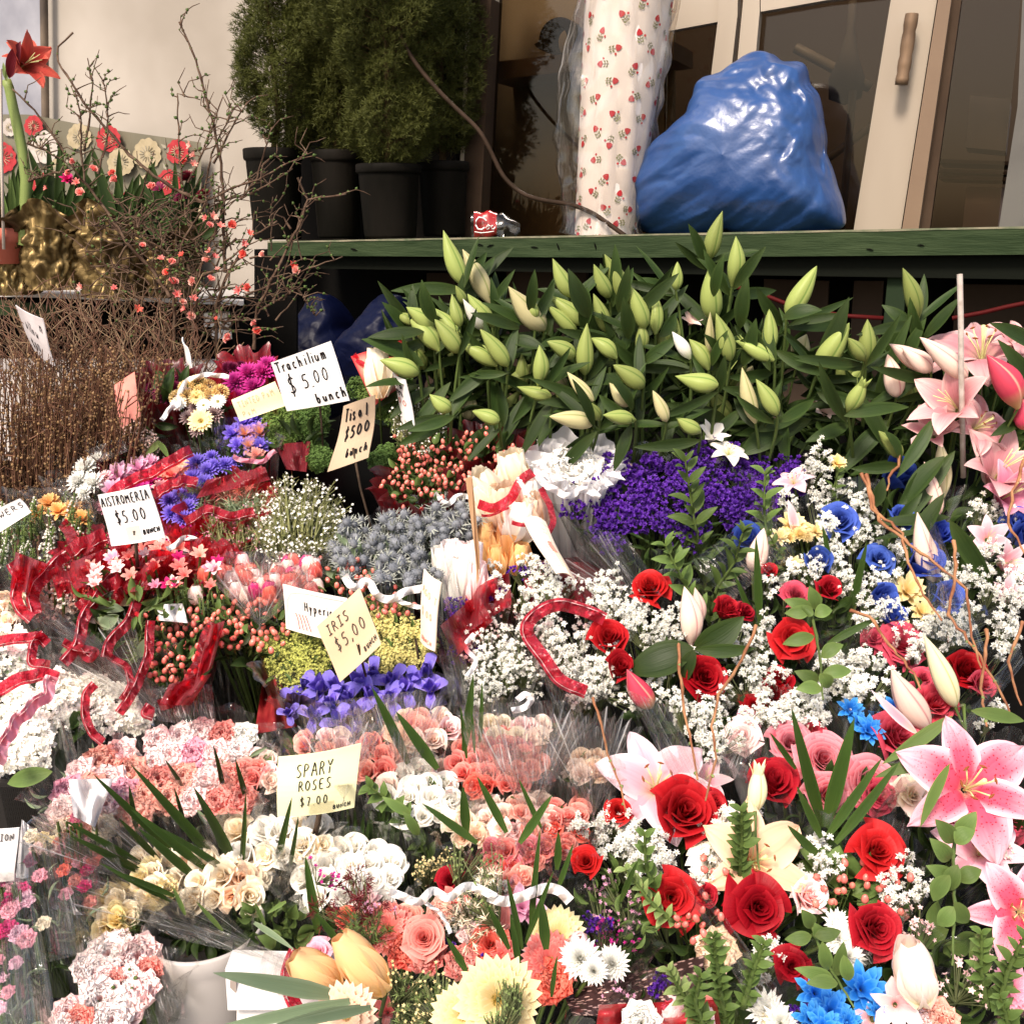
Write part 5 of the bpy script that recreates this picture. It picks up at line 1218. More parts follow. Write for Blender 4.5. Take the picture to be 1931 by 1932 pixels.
# curly willow and straight budded twigs
def twigbed(name, lab, u0, u1, vt0, vt1, vb, n, c1, c2, wig, seed, w, Y, buds=.0, bend=0):
    r = random.Random(seed); o = empty(name, P((u0 + u1) / 2, vb, Y + .05) - np.array((0, 0, .1)), lab, 'twigs'); M = MB()
    for i in range(n):
        u = r.uniform(u0, u1); vt = r.uniform(vt0, vt1); ub = (u0 + u1) / 2 + (u - (u0 + u1) / 2) * .75; L = vb - vt; k = 16; yy = Y + r.uniform(-.12, .12); ph = [r.uniform(0, 6.28) for _ in range(4)]; ln_ = r.gauss(0, 16)
        pts = []
        for j in range(k + 1):
            t = j / k; wob = wig * (math.sin(t * 9 + ph[0]) + .6 * math.sin(t * 19 + ph[1])) * min(1, (1 - t) * 1.6)
            pts.append(P(ub + (u - ub) * (1 - t) ** .8 + wob + (bend + ln_) * (1 - t) ** 1.3, vt + L * t, yy + .02 * math.sin(t * 11 + ph[2]) * (wig > 3)))
        wi = w * r.uniform(.45, 1.15); tube(M, pts, np.linspace(.3, 1, k + 1) * wi * mpp(vt, yy), 4, 0 if r.random() < .6 else 1)
        P_ = np.array(pts)
        ng = np.random.default_rng(i)
        for _ in range(3 if wig > 3 else 1):
            j = r.randrange(1, k - 5); d = np.array((r.uniform(-1, 1) * .05, r.uniform(-.03, .03), r.uniform(.01, .06))) * (1.3 if wig > 3 else .8)
            tube(M, [P_[j], P_[j] + d * .5 + ng.normal(size=3) * .006, P_[j] + d + ng.normal(size=3) * .01], np.array([.5, .4, .25]) * w * mpp(vt, yy), 4, 0 if r.random() < .5 else 1)
        if buds:
            tp = MB(); bud_body(tp, 1, 5, 4); m_ = int(buds * 13)
            jj = ng.uniform(0, k * .85, m_); A = np.stack([np.interp(jj, range(k + 1), P_[:, q]) for q in range(3)], 1)
            scatter(M, tp, A, ng.normal(size=(m_, 3)) * .6 + (0, -.2, 1), ng.uniform(4, 7.5, m_) * mpp(vt, yy), ng, mi=2)
    part(o, 'stalks', M, [c1, c2, plain('tan_bud_scale', (.25, .15, .07), .6, (.14, .08, .035), 90)])
    return o
ta, tb = plain('russet_twig', (.085, .038, .022), .6, (.15, .07, .04), 30), plain('tan_twig', (.24, .16, .09), .6, (.13, .08, .045), 30)
twigbed('curly_willow', 'tangle of curly russet willow tips in front of the plant table', 0, 420, 530, 680, 860, 230, ta, tb, 15, 2, 2.0, 2.28)
twigbed('budded_twigs', 'dense stand of straight brown twigs covered in small tan buds at the far left', -60, 268, 650, 860, 1080, 420, plain('dark_twig', (.055, .026, .016), .7, (.10, .05, .028), 30), ta, 3, 3, 2.6, 2.0, 1.0, bend=12)
twigbed('budded_twigs', 'thinner straight brown twigs standing right of the pink card', 150, 330, 640, 740, 850, 110, plain('dark_twig', (.055, .026, .016), .7, (.10, .05, .028), 30), ta, 3, 5, 2.4, 2.12, .8)
# ------------------------------------------------------------------ green lily bunches in front of the shelf
BUDS = [ # tip u,v, base u,v, width, kind
 (838,439,874,537,37,'g'),(875,475,925,573,40,'c'),(860,540,877,575,20,'g'),(853,557,868,616,26,'g'),(884,557,932,616,34,'g'),(875,566,911,622,24,'w'),(962,544,1027,622,48,'c'),
 (769,581,819,619,36,'g'),(749,593,778,612,22,'g'),(773,602,829,662,40,'g'),(822,605,867,665,36,'g'),(819,583,867,636,30,'g'),(908,624,958,690,34,'g'),(720,680,790,705,38,'g'),(872,652,938,690,36,'g'),
 (1044,491,1079,561,34,'g'),(1121,501,1150,561,30,'g'),(1142,484,1185,575,40,'g'),(1041,561,1103,612,34,'g'),(1034,578,1086,629,28,'g'),(1120,557,1144,626,30,'g'),
 (1190,544,1216,619,36,'g'),(1236,557,1236,631,30,'g'),(1209,609,1205,668,28,'g'),(1277,496,1274,547,24,'g'),(1107,614,1103,707,36,'g'),(1017,654,1015,727,34,'g'),(1034,645,1084,672,34,'g'),
 (1116,639,1163,676,34,'g'),(1159,690,1214,730,38,'g'),(978,730,1040,748,28,'g'),(1072,704,1119,756,28,'c'),(1151,724,1190,765,34,'c'),(1040,786,1119,798,36,'c'),(1140,783,1198,792,30,'g'),
 (1110,759,1131,792,22,'g'),(1232,739,1257,795,26,'c'),(1277,789,1321,815,30,'g'),(1277,710,1354,727,40,'g'),(1301,642,1336,698,34,'g'),(1269,628,1301,677,26,'w'),
 (1341,501,1344,605,44,'g'),(1339,592,1339,669,20,'c'),(1351,595,1377,680,36,'g'),(1450,587,1450,663,32,'g'),(1392,644,1459,680,34,'o'),(1400,698,1424,798,32,'c'),(1427,718,1465,783,34,'g'),
 (1361,402,1336,489,34,'g'),(1387,450,1380,540,36,'g'),(1537,506,1483,595,40,'g'),(1703,510,1729,605,36,'g'),(1598,613,1541,695,46,'g'),(1635,606,1632,686,36,'g'),(1600,639,1629,680,28,'g'),
 (1680,651,1749,698,38,'p'),(1674,672,1690,748,40,'p'),(1630,717,1597,777,34,'o'),(1658,815,1699,862,30,'g'),(812,745,850,775,32,'g'),(893,776,942,795,30,'g'),(1000,560,1010,600,24,'g')]
def lilybunch(lab, lo, hi, seed, foot_u, vrange=(0, 2000)):
    r = random.Random(seed)
    mine = [b for b in BUDS if lo <= b[2] < hi and vrange[0] <= b[3] < vrange[1]]
    b = Bunch('lily_bunch', lab, 'lilies', 'bunches of budding lilies below the shelf', foot_u, 800, dY=.12, dz=-.28, seed=seed)
    for (a, c, d, e_, w, k) in mine:
        Y = 2.02 + .0007 * (560 - (c + e_) / 2) + .0 + r.uniform(-.03, .03)
        o = b.sp('openingbud' if k == 'o' else 'bud', {'g': 'budgreen', 'c': 'budcream', 'w': 'whitelily', 'o': 'budgreen', 'p': 'budpink'}[k], a + (a - d) * .05, c + (c - e_) * .05, d, e_, w * 1.03, Y=Y, dYt=r.uniform(-.03, .02), stem=False)
        # stalk from the bud down, with leaves off it
        M = MB(); p0 = P(d, e_, Y); p1 = P(d + (foot_u - d) * .12 + r.uniform(-8, 8), e_ + r.uniform(30, 60), Y + .03); p2 = b.base + np.array((r.uniform(-.05, .05), 0, 0))
        t = np.linspace(0, 1, 8)[:, None]; tube(M, (1 - t) ** 2 * p0 + 2 * t * (1 - t) * p1 + t ** 2 * p2, np.linspace(.0024, .0048, 8), 6); part(b.o, 'stem', M, [col('stem')])
        for q in range(4):
            an = math.atan2(c - e_, a - d) + r.choice((-1, 1)) * r.uniform(.25, 1.5); L = r.uniform(75, 140)
            b.sp('leafp', 'leaf', d + math.cos(an) * L, e_ + 14 + math.sin(an) * L * .85, d + r.uniform(-8, 8), e_ + r.uniform(5, 22), r.uniform(15, 26), Y=Y + r.uniform(-.02, .09), dYt=r.uniform(-.05, .06), roll=r.uniform(-.8, .8))
    for q in range(6):
        u_, v_ = r.uniform(max(lo, 770), min(hi, 1720)), r.uniform(625, 790); an = r.uniform(-2.4, -.7); L = r.uniform(50, 80)
        if all((u_ - (m[0] + m[2]) / 2) ** 2 + (v_ - (m[1] + m[3]) / 2) ** 2 > 900 for m in mine): b.sp('bud', r.choice(['budgreen', 'budgreen', 'budcream']), u_ + math.cos(an) * L * .5, v_ + math.sin(an) * L * .5, u_ - math.cos(an) * L * .5, v_ - math.sin(an) * L * .5, r.uniform(30, 40), Y=2.07)
    return b, r
def lleaf(b, l, Y=1.98, c='leaf'):
    for (a, c_, d, e_, w) in l: b.sp('leafp', c, a, c_, d, e_, w, Y=Y, dYt=-.03, roll=b.rng.uniform(-.5, .5))
b, r = lilybunch('leftmost lily bunch, its leaves reaching over the striped paper cone', 700, 880, 1, 850)
lleaf(b, [(694, 633, 800, 625, 26), (682, 640, 800, 690, 34), (795, 530, 822, 610, 26), (735, 790, 820, 730, 24), (745, 850, 850, 720, 26), (830, 800, 900, 720, 24)])
b.leaves('leaf', 840, 720, 90, 70, 60, 100, 15, dY=.06); b.done()
b, r = lilybunch('lily bunch with two tall cream green buds crossing the shelf edge near the bottle', 880, 1035, 2, 960)
lleaf(b, [(887, 590, 980, 620, 22), (1010, 510, 1000, 590, 22), (843, 760, 930, 690, 24), (940, 850, 1000, 740, 24), (880, 860, 960, 760, 22), (1030, 660, 960, 640, 26)])
b.leaves('leaf', 960, 720, 90, 80, 70, 100, 15, dY=.06); b.done()
b, r = lilybunch('lily bunch directly under the wrapping paper roll with a broad leaf beside it', 1035, 1135, 3, 1080)
lleaf(b, [(1075, 508, 1110, 600, 34), (1185, 500, 1165, 590, 24), (1010, 850, 1085, 730, 26), (965, 800, 1030, 700, 26), (1050, 620, 1150, 640, 20)])
b.leaves('leaf', 1085, 730, 80, 80, 80, 100, 15, dY=.06); b.done()
b, r = lilybunch('lily bunch of upright buds between wrapping paper roll and blue bag', 1135, 1270, 4, 1200)
lleaf(b, [(1280, 515, 1200, 590, 24), (1175, 560, 1185, 640, 26), (1255, 860, 1265, 770, 24), (1150, 640, 1215, 700, 22)])
b.leaves('leaf', 1205, 740, 80, 80, 80, 100, 15, dY=.06); b.done()
b, r = lilybunch('lily bunch under the blue bag with the tallest bud against the bag', 1270, 1400, 5, 1340)
lleaf(b, [(1365, 480, 1345, 560, 22), (1410, 520, 1395, 620, 28), (1425, 600, 1400, 690, 26), (1250, 760, 1370, 790, 30), (1360, 730, 1480, 750, 30), (1320, 840, 1400, 770, 22)])
b.leaves('leaf', 1340, 740, 80, 80, 80, 100, 15, dY=.06)
b.fl('alstro', 'white', 1345, 815, 70, fx=.3, fy=.9, Y=1.93); b.fl('lily', 'whitelily', 1375, 850, 80, fx=.2, fy=1.2, Y=1.9); b.fl('alstro', 'blush', 1305, 600, 50, Y=2.1, fx=.2); b.done()
b, r = lilybunch('lily bunch with one big slanting bud right of the blue bag', 1400, 1560, 6, 1480)
lleaf(b, [(1550, 585, 1475, 600, 30), (1600, 560, 1540, 700, 34), (1390, 860, 1480, 800, 44), (1560, 710, 1460, 660, 24), (1630, 760, 1540, 740, 30), (1485, 880, 1470, 770, 26), (1370, 860, 1530, 790, 36)])
b.leaves('leaf', 1480, 760, 80, 80, 80, 105, 16, dY=.06); b.fl('alstro', 'blush', 1560, 770, 60, Y=2.05, fx=.2); b.done()
b, r = lilybunch('lily bunch in front of the green shelf leg with pink tinged buds', 1560, 1760, 7, 1650)
lleaf(b, [(1745, 600, 1700, 700, 24), (1715, 560, 1740, 660, 24), (1720, 590, 1645, 780, 24), (1680, 860, 1610, 740, 30), (1580, 900, 1680, 790, 34), (1670, 920, 1760, 800, 26), (1520, 830, 1600, 800, 28), (1810, 560, 1740, 640, 24)])
b.leaves('leaf', 1650, 780, 90, 80, 90, 105, 16, dY=.06); b.done()
# pink lilies at the right edge
b = Bunch('lily_bunch', 'open pink lilies and dark pink buds at the right edge beside the white stick', 'lilies', 'bunches of budding lilies below the shelf', 1850, 860, dY=.12, dz=-.3)
b.sp('bud', 'budpink', 1734, 636, 1822, 713, 42, Y=1.86); b.sp('bud', 'darkpinkbud', 1860, 669, 1919, 770, 58, Y=1.80); b.sp('bud', 'darkpinkbud', 1925, 750, 1945, 810, 50, Y=1.82)
b.fl('lily', 'dustylily', 1850, 655, 230, fx=-.5, fy=1.5, Y=1.92, spin=.3); b.fl('trumpet', 'dustylily', 1785, 750, 165, fx=-1.0, fy=.5, Y=1.84, spin=.8); b.fl('alstro', 'dustylily', 1755, 805, 110, fx=-.6, fy=.6, Y=1.86)
b.fl('trumpet', 'dustylily', 1900, 870, 190, fx=.1, fy=.7, Y=1.80); b.fl('trumpet', 'pink', 1915, 925, 140, fx=.2, fy=.4, Y=1.78); b.fl('lily', 'dustylily', 1850, 800, 150, fx=.3, fy=.4, Y=1.86); b.fl('lily', 'dustylily', 1920, 640, 130, fx=.3, fy=.9, Y=1.9); b.sp('bud', 'budpink', 1700, 655, 1755, 700, 40, Y=1.9)
lleaf(b, [(1865, 610, 1960, 660, 30), (1880, 640, 1950, 740, 30), (1690, 900, 1760, 790, 26), (1870, 820, 1920, 790, 22), (1690, 960, 1780, 860, 34), (1700, 1000, 1800, 850, 30)], 1.84)
b.leaves('leaf', 1840, 830, 110, 90, 100, 100, 24, dY=.06); b.done()
M = MB(); tube(M, [P(1809, 517, 1.82), P(1811, 600, 1.82), P(1812, 720, 1.83), P(1816, 900, 1.85)], .0052, 8); solo('stick', M, [plain('whitewashed_stick', (.48, .42, .38), .8, (.34, .28, .24), 60)], 'thin whitewashed stick poking up among the pink lilies', 'stick')
# ------------------------------------------------------------------ sheets and ribbons
mstreak = film('pleated_cellophane', (.99, .98, .97), .84, .10, 40, .30, stretch=(34, .8, 1))  # gleam along the pleats painted as white streaks
mclear = film('cellophane', (.98, .98, .97), .90, .10, 40, .05)
msheen = film('white_sheen_cellophane', (.98, .97, .95), .86, .12, 40, .17)  # whitish reflections painted into the film as a veil
mtulle = film('red_tulle', (.72, .035, .065), .85, .35, 30, .32, net=40)
mtulled = film('maroon_tulle', (.22, .008, .014), .75, .4, 30, .5, net=40)
mribo = petalmat('red_ribbon', (.50, .02, .045), (.50, .02, .045), (.60, .05, .09), tr=.5, rough=.35, vein=.1, lo=1, hi=1)
mrib = film('red_ribbon_gauze', (.74, .04, .08), .75, .3, 30, .52, net=60)
mribp = petalmat('pink_ribbon', (.86, .30, .40), (.86, .30, .40), (.90, .45, .52), tr=.35, rough=.35, vein=.1, lo=1, hi=1)
mline = plain('pale_ribbon_line', (.80, .55, .55), .5)
mwhite = plain('white_satin_ribbon', (.80, .78, .77), .45, (.86, .84, .82), 5)
mtissue = petalmat('white_tissue', (.82, .80, .80), (.84, .82, .82), (.88, .86, .86), tr=.35, vein=.06, lo=1, hi=1)
mkraft = petalmat('cream_paper', (.80, .62, .40), (.86, .72, .52), (.88, .76, .58), tr=.25, vein=.1, lo=1, hi=1)
mstripe = petalmat('red_and_cream_paper', (.60, .05, .05), (.86, .72, .54), (.62, .04, .05), tr=.2, vein=.05, lo=1, hi=1, edgew=.72)
mredpaper = plain('red_foil_paper', (.22, .010, .013), .35, (.40, .02, .025), 12, spec=.6, bmp=.3, bscale=50)
def rband(b, pts, w, wav=4, amp=3, dY=-.06):        # red ribbon with its two pale lines as one part and a child
    w *= 1.15; amp *= .35
    o = b.band(pts, w, mrib, wav=wav, amp=amp, dY=dY)
    for off in (.28,):
        p2 = b.band(pts, w * .055, mline, wav=wav, amp=amp, dY=dY - .004, name='ribbon_line', off=off * w)
        p2.parent = o; p2.matrix_local = Matrix.Identity(4); WM[p2.name] = WM[o.name]
    return o

# ------------------------------------------------------------------ upper left
G1 = 'wrapped bunches of chrysanthemums'
b = Bunch('mum_bunch', 'burgundy chrysanthemum bunch at the top left of the flowers', 'flower bunch', G1, 320, 735)
b.cluster('ballmum', 'burgundy', 320, 732, 46, 26, 34); b.cluster('ballmum', 'burgundy', 440, 692, 26, 10, 28); b.leaves('leaf', 320, 760, 50, 30, 25, 50, 18); b.wrap(mtulled, 320, 740, 58, 34); b.done()
b = Bunch('mum_bunch', 'yellow button mums with maroon and cream striped daisies, edged by a white wavy ribbon', 'flower bunch', G1, 375, 760)
for u, v in ((335, 748), (352, 730), (372, 720), (392, 728), (400, 745), (380, 738), (356, 748), (415, 738)): b.fl('button', 'button', u, v, 36, fy=.6, dY=-.04)
for u, v, px in ((352, 747, 44), (405, 782, 42), (355, 788, 36), (400, 755, 30), (372, 812, 34), (368, 768, 34)): b.fl('mum', 'darkmum', u, v, px, fy=.4, dY=-.03)
for u, v, px, c in ((338, 762, 34, 'whitemum'), (380, 795, 52, 'yellow'), (412, 758, 34, 'whitemum'), (385, 765, 30, 'whitemum'), (372, 750, 34, 'yellow')): b.fl('daisy', c, u, v, px, fy=.4, dY=-.04)
b.leaves('leaf', 370, 800, 50, 40, 20, 50, 16); b.wrap(mclear, 372, 768, 66, 58)
b.band([(305, 792), (318, 772), (342, 760), (338, 735), (360, 712), (400, 705), (432, 712)], 9, mwhite, wav=5, amp=1.2, dY=-.06); b.done()
b = Bunch('mum_bunch', 'vivid magenta chrysanthemum bunch beside the large white price card', 'flower bunch', G1, 468, 722)
for u, v, px in ((445, 722, 56), (470, 706, 58), (496, 704, 56), (450, 750, 46), (480, 732, 56), (505, 690, 48)): b.fl('mum', 'magenta', u, v, px, fy=.6)
b.wrap(mtulle, 470, 722, 56, 40); b.done()
b = Bunch('mum_bunch', 'blue and orange tinted daisy bunch below the yellow price card', 'flower bunch', G1, 467, 820)
for u, v, px, c in ((438, 815, 44, 'violet'), (458, 795, 40, 'violet'), (482, 785, 40, 'violet'), (462, 815, 44, 'violetorange'), (490, 812, 46, 'violetorange'), (470, 838, 46, 'violetorange'), (492, 838, 44, 'violet'), (448, 838, 40, 'violet'), (484, 856, 38, 'salmon'), (505, 800, 34, 'orange')): b.fl('loosedaisy', c, u, v, px * 1.1, fy=.6)
b.wrap(mclear, 468, 820, 50, 44); b.band([(440, 860), (470, 872), (500, 868), (520, 850)], 9, mribp, wav=2, amp=2); b.done()
b = Bunch('mum_bunch', 'white daisy bunch in clear film at the left, under the pink card', 'flower bunch', G1, 165, 905)
for u, v, px, c in ((162, 885, 58, 'whitemum'), (185, 870, 46, 'whitemum'), (150, 910, 56, 'whitemum'), (178, 912, 54, 'whitemum'), (196, 875, 36, 'maroon'), (200, 900, 34, 'palepink'), (160, 930, 40, 'whitemum')): b.fl('mum', c, u, v, px, fy=.5, fx=-.3)
b.wrap(mclear, 168, 905, 56, 50); b.sheet([(112, 900), (190, 950), (180, 985), (108, 925)], mclear); b.done()
b = Bunch('mum_bunch', 'pink and peach daisy bunch under a red striped ribbon', 'flower bunch', G1, 270, 895)
for u, v, px, c in ((222, 895, 62, 'lilac'), (260, 880, 56, 'lilac'), (215, 925, 56, 'lilac'), (200, 955, 36, 'pink'), (325, 892, 62, 'salmon'), (345, 878, 40, 'peach'), (300, 895, 40, 'peach'), (262, 920, 52, 'magenta'), (285, 905, 40, 'magenta'), (305, 918, 40, 'palepink'), (285, 870, 36, 'lilac')): b.fl('loosedaisy', c, u, v, px * 1.05, fy=.6)
b.wrap(mclear, 275, 900, 90, 50)
rband(b, [(195, 950), (235, 912), (290, 890), (330, 865), (362, 850)], 20); rband(b, [(290, 935), (320, 915), (352, 905), (372, 912)], 18); b.done()
b = Bunch('mum_bunch', 'blue violet tinted mum bunch right of the peach daisies', 'flower bunch', G1, 385, 885)
for u, v, px in ((372, 875, 52), (392, 890, 50), (365, 902, 48), (385, 912, 46), (408, 880, 44), (425, 878, 44), (445, 872, 34), (400, 862, 34)): b.fl('mum', 'violet', u, v, px, fy=.6)
b.leaves('leaf', 450, 890, 30, 20, 16, 44, 14); b.wrap(mclear, 400, 888, 60, 38); b.done()
b = Bunch('mum_bunch', 'purple mum bunch behind the right edge of the white alstroemeria card', 'flower bunch', G1, 335, 955)
for u, v, px in ((320, 945, 44), (340, 938, 48), (352, 958, 50), (325, 970, 48), (345, 978, 46), (362, 942, 36)): b.fl('mum', 'violet', u, v, px, fy=.6)
b.mass('purple_filler', 'cuplet', 'magenta', 350, 1015, 40, 22, 7, 120, lump=5); b.wrap(mtulle, 338, 960, 48, 46); b.done()
# dried statice and other fillers
b = Bunch('dried_filler', 'beige dried filler bunch behind the white daisies', 'flower bunch', None, 235, 835)
b.mass('dried_florets', 'cuplet', 'blush', 250, 822, 62, 26, 6, 420, lump=9, szj=.4); b.mass('dried_florets', 'cuplet', 'maroon', 215, 850, 50, 22, 6, 220, lump=6)
b.sp('bladep', 'leaflight', 275, 862, 302, 832, 14); b.sp('bladep', 'leafmid', 322, 862, 300, 834, 12); b.sheet([(160, 850), (230, 822), (245, 850), (190, 872)], msheen); b.done()
def trach(b, heads, R=21):
    for k_, (u, v, c) in enumerate(heads): b.mass('green_head', 'five', c, u, v, R, R * .9, 7.5, 420, thick=.012, stemr=0, seed=k_, spread=1.3)
GT = 'bunches of green trachelium'
b = Bunch('trachelium_bunch', 'bushy green trachelium bunch directly below the large white price card', 'flower bunch', GT, 560, 800)
trach(b, [(508, 775, 'leafgrn'), (530, 765, 'leafgrn'), (515, 800, 'leafgrn'), (545, 790, 'leafgrn'), (555, 770, 'leafgrnd'), (575, 780, 'leafgrnd'), (600, 772, 'leafgrnd'), (540, 815, 'leafgrn'), (575, 805, 'leafgrnd'), (600, 798, 'leafgrnd'), (520, 822, 'leafgrn')]); b.leaves('leaf', 560, 830, 50, 14, 20, 40, 14)
b.sheet([(520, 838), (585, 832), (578, 890), (540, 885)], mtulle, dY=0); b.done()
b = Bunch('trachelium_bunch', 'small green trachelium heads left of the folded tan card', 'flower bunch', GT, 610, 845)
trach(b, [(600, 845, 'leafgrnd'), (612, 862, 'leafgrnd'), (597, 868, 'leafgrnd')], 19); b.done()
b = Bunch('trachelium_bunch', 'green trachelium bunch between the big card and the lilies', 'flower bunch', GT, 705, 765)
trach(b, [(675, 730, 'leafgrnd'), (695, 745, 'leafgrn'), (715, 730, 'leafgrnd'), (735, 718, 'leafgrnd'), (740, 750, 'leafgrn'), (722, 770, 'leafgrn'), (745, 780, 'leafgrn'), (730, 855, 'leafgrnd'), (715, 868, 'leafgrnd'), (760, 725, 'leafgrnd')]); b.done()
# striped paper cone behind lilies
b = Bunch('paper_cone', 'red and cream striped paper cone leaning beside the leftmost lily leaves', 'wrapped bunch', None, 718, 700)
b.sp('papercup', 'cream', 712, 655, 716, 752, 56, Y=1.98, label='cream inner sheet'); b.sheet([(662, 672), (760, 640), (748, 735), (706, 765)], mstripe, dY=-.04); b.band([(668, 668), (690, 690), (720, 690), (760, 652)], 10, mrib, wav=2, amp=3, dY=-.06); b.done()

# waxflower
def waxf(lab, cu, cv, ru, rv, n, seed, blossom='white', px=6, c='leafgrey'):
    b = Bunch('waxflower_bunch', lab, 'flower bunch', 'bunches of waxflower', cu, cv + rv * .4)
    M = MB(); r = random.Random(seed); ng = np.random.default_rng(seed); base = b.base
    tipP = []
    for i in range(n):
        th = r.uniform(0, 6.28); rr = math.sqrt(r.random()); x, y = rr * math.cos(th), rr * math.sin(th)
        tip = P(cu + x * ru, cv + y * rv, Ys(cv + y * rv) + r.uniform(-.05, .05)); lo = P(cu + x * ru * .55, cv + y * rv * .6 + rv * .9, Ys(cv + rv) + .02)
        mid = (tip + lo) / 2 + ng.normal(size=3) * .008
        tube(M, [lo, mid, tip], [.0016, .0012, .0007], 4)
        nd = 16; t = ng.uniform(.25, 1, nd)[:, None]; A = lo + (tip - lo) * t; D = nz(tip - lo)[None] * .9 + ng.normal(size=(nd, 3)) * .5; D /= np.linalg.norm(D, axis=1)[:, None]
        B = A + D * ng.uniform(.010, .026, nd)[:, None]; segs(M, A, B, .0006); tipP += list(B[:9]) + [tip]
    part(b.o, 'thin_stems', M, [plain('olive_waxflower_stem', (.20, .20, .08), .6, (.12, .13, .045), 30)])
    T_ = np.array(tipP); k = ng.uniform(0, 1, len(T_)) < .75; T_ = T_[k]; mp_ = mpp(cv, Ys(cv))
    M = MB(); scatter(M, proto('five')[0], T_, ng.normal(size=T_.shape) * .5 + nz(-FW + UP * .6)[None], px * mp_ * ng.uniform(.7, 1.4, len(T_)), ng); part(b.o, 'tiny_blossoms', M, [col(blossom)])
    return b
waxf('white waxflower bunch in front of the folded tan card', 560, 975, 95, 80, 230, 1).done()
waxf('white waxflower bunch behind the hypericum, beside the narrow tall card', 790, 790, 50, 60, 90, 2, px=5).done()
waxf('dark twiggy waxflower bunch between red tulle and white waxflower', 440, 1000, 62, 55, 90, 3, 'pink', 4).done()

# hypericum
def hyp(lab, cu, cv, ru, rv, n, px=11, wrapm=None):
    b = Bunch('hypericum_bunch', lab, 'flower bunch', 'bunches of coral hypericum berries', cu, cv)
    b.leaves('leaf', cu, cv + 8, ru, rv, int(n * .45), 34, 17, dY=.02); b.leaves('leafmid', cu, cv, ru, rv, int(n * .25), 24, 12, dY=0, seed=4, name='small_leaves'); b.berries(cu, cv, ru, rv, n, px)
    if wrapm: b.wrap(wrapm, cu, cv, ru + 12, rv + 10)
    return b
hyp('hypericum bunch below the lilies, between tan card and cream paper cones', 815, 870, 72, 42, 120, 10).done()
b = hyp('hypericum bunch wrapped in maroon tulle, just above the grey thistles', 790, 925, 60, 26, 46, 10, mtulled); b.done()
hyp('red hypericum bunch behind the cream paper cones', 920, 850, 50, 22, 36, 10, mtulled).done()
b = hyp('hypericum bunch at the left, in front of the green leaves and red ribbon', 328, 1225, 52, 75, 130, 12); b.sheet([(275, 1300), (400, 1290), (410, 1370), (300, 1360)], msheen); b.done()
b = hyp('large hypericum bunch left of the printed white card', 460, 1165, 72, 52, 190, 12); b.leaves('leaf', 470, 1220, 50, 40, 30, 40, 18, name='lower_foliage'); b.band([(405, 1175), (385, 1215), (372, 1250), (350, 1310), (300, 1330)], 22, mtulle, wav=2, amp=3); b.done()
hyp('small hypericum bunch between printed card and thistle bunch', 640, 1100, 60, 26, 40, 11).done()
hyp('few hypericum berries behind the yellow solidago, near the leaning cream card', 735, 1150, 48, 26, 22, 11).done()

# eryngium
b = Bunch('thistle_bunch', 'blue grey thistle bunch with white wavy ribbon in the centre left', 'flower bunch', None, 745, 1045)
def thist(b, cu, cv, ru, rv, n, px, seed=0, c='leafgrey'):
    ng = np.random.default_rng(seed); M = MB(); th = ng.uniform(0, 6.28, n); rr = np.sqrt(ng.uniform(0, 1, n)); x, y = rr * np.cos(th) * ru, rr * np.sin(th) * rv
    Pt = np.array([P(cu + a, cv + b_, Ys(cv + b_) + ng.uniform(-.05, .03)) for a, b_ in zip(x, y)]); Z = nz(-FW + UP * 1.2)[None] + ng.normal(size=Pt.shape) * .55
    scatter(M, proto('thistle')[0], Pt, Z, px * mpp(cv, Ys(cv)) * ng.uniform(.7, 1.2, n), ng); segs(M, Pt, Pt + np.array((0, .03, -.09)), .0015, 0)
    part(b.o, 'thistle_heads', M, [petalmat('silver_blue_bract', (.28, .30, .24), (.32, .34, .29), (.50, .52, .47), tr=.1, rough=.5, vein=.1), extramat('thistlehead')])
thist(b, 740, 1040, 125, 72, 190, 40, 1); b.leaves('leafgrey', 740, 1060, 110, 50, 50, 40, 14); b.wrap(mclear, 735, 1060, 118, 72)
b.band([(650, 1085), (672, 1110), (690, 1095), (708, 1120), (740, 1130), (770, 1118), (800, 1105)], 15, mwhite, wav=2.2, amp=4); b.band([(745, 1128), (785, 1145), (815, 1155)], 9, mwhite, wav=1, amp=2); b.done()
b = Bunch('thistle_bunch', 'darker thistle bunch behind, right below the hypericum in maroon tulle', 'flower bunch', None, 840, 985); thist(b, 845, 985, 62, 38, 60, 40, 2); b.leaves('leaf', 850, 1000, 60, 30, 30, 44, 14); b.wrap(mclear, 850, 990, 66, 40)
b.band([(820, 930), (845, 950), (862, 938), (890, 938)], 10, mwhite, wav=1, amp=3); b.done()

# red tulle and closed buds beside waxflower
b = Bunch('snapdragon_bunch', 'dark bud bunch veiled by deep red tulle right of the purple mums', 'flower bunch', None, 420, 960)
b.mass('bud_spikes', 'needles', 'leafgrey', 425, 950, 62, 40, 26, 130, lump=5); b.mass('pale_buds', 'needles', 'cream', 430, 940, 50, 20, 18, 60, lump=4); b.wrap(mtulle, 425, 950, 74, 48)
rband(b, [(350, 985), (390, 960), (440, 975), (480, 965)], 16, 2); b.sheet([(390, 905), (500, 880), (510, 905), (370, 940)], mtulle, amp=.01); b.band([(315, 1035), (345, 1015), (375, 1020)], 10, mwhite, wav=1, amp=3); b.done()

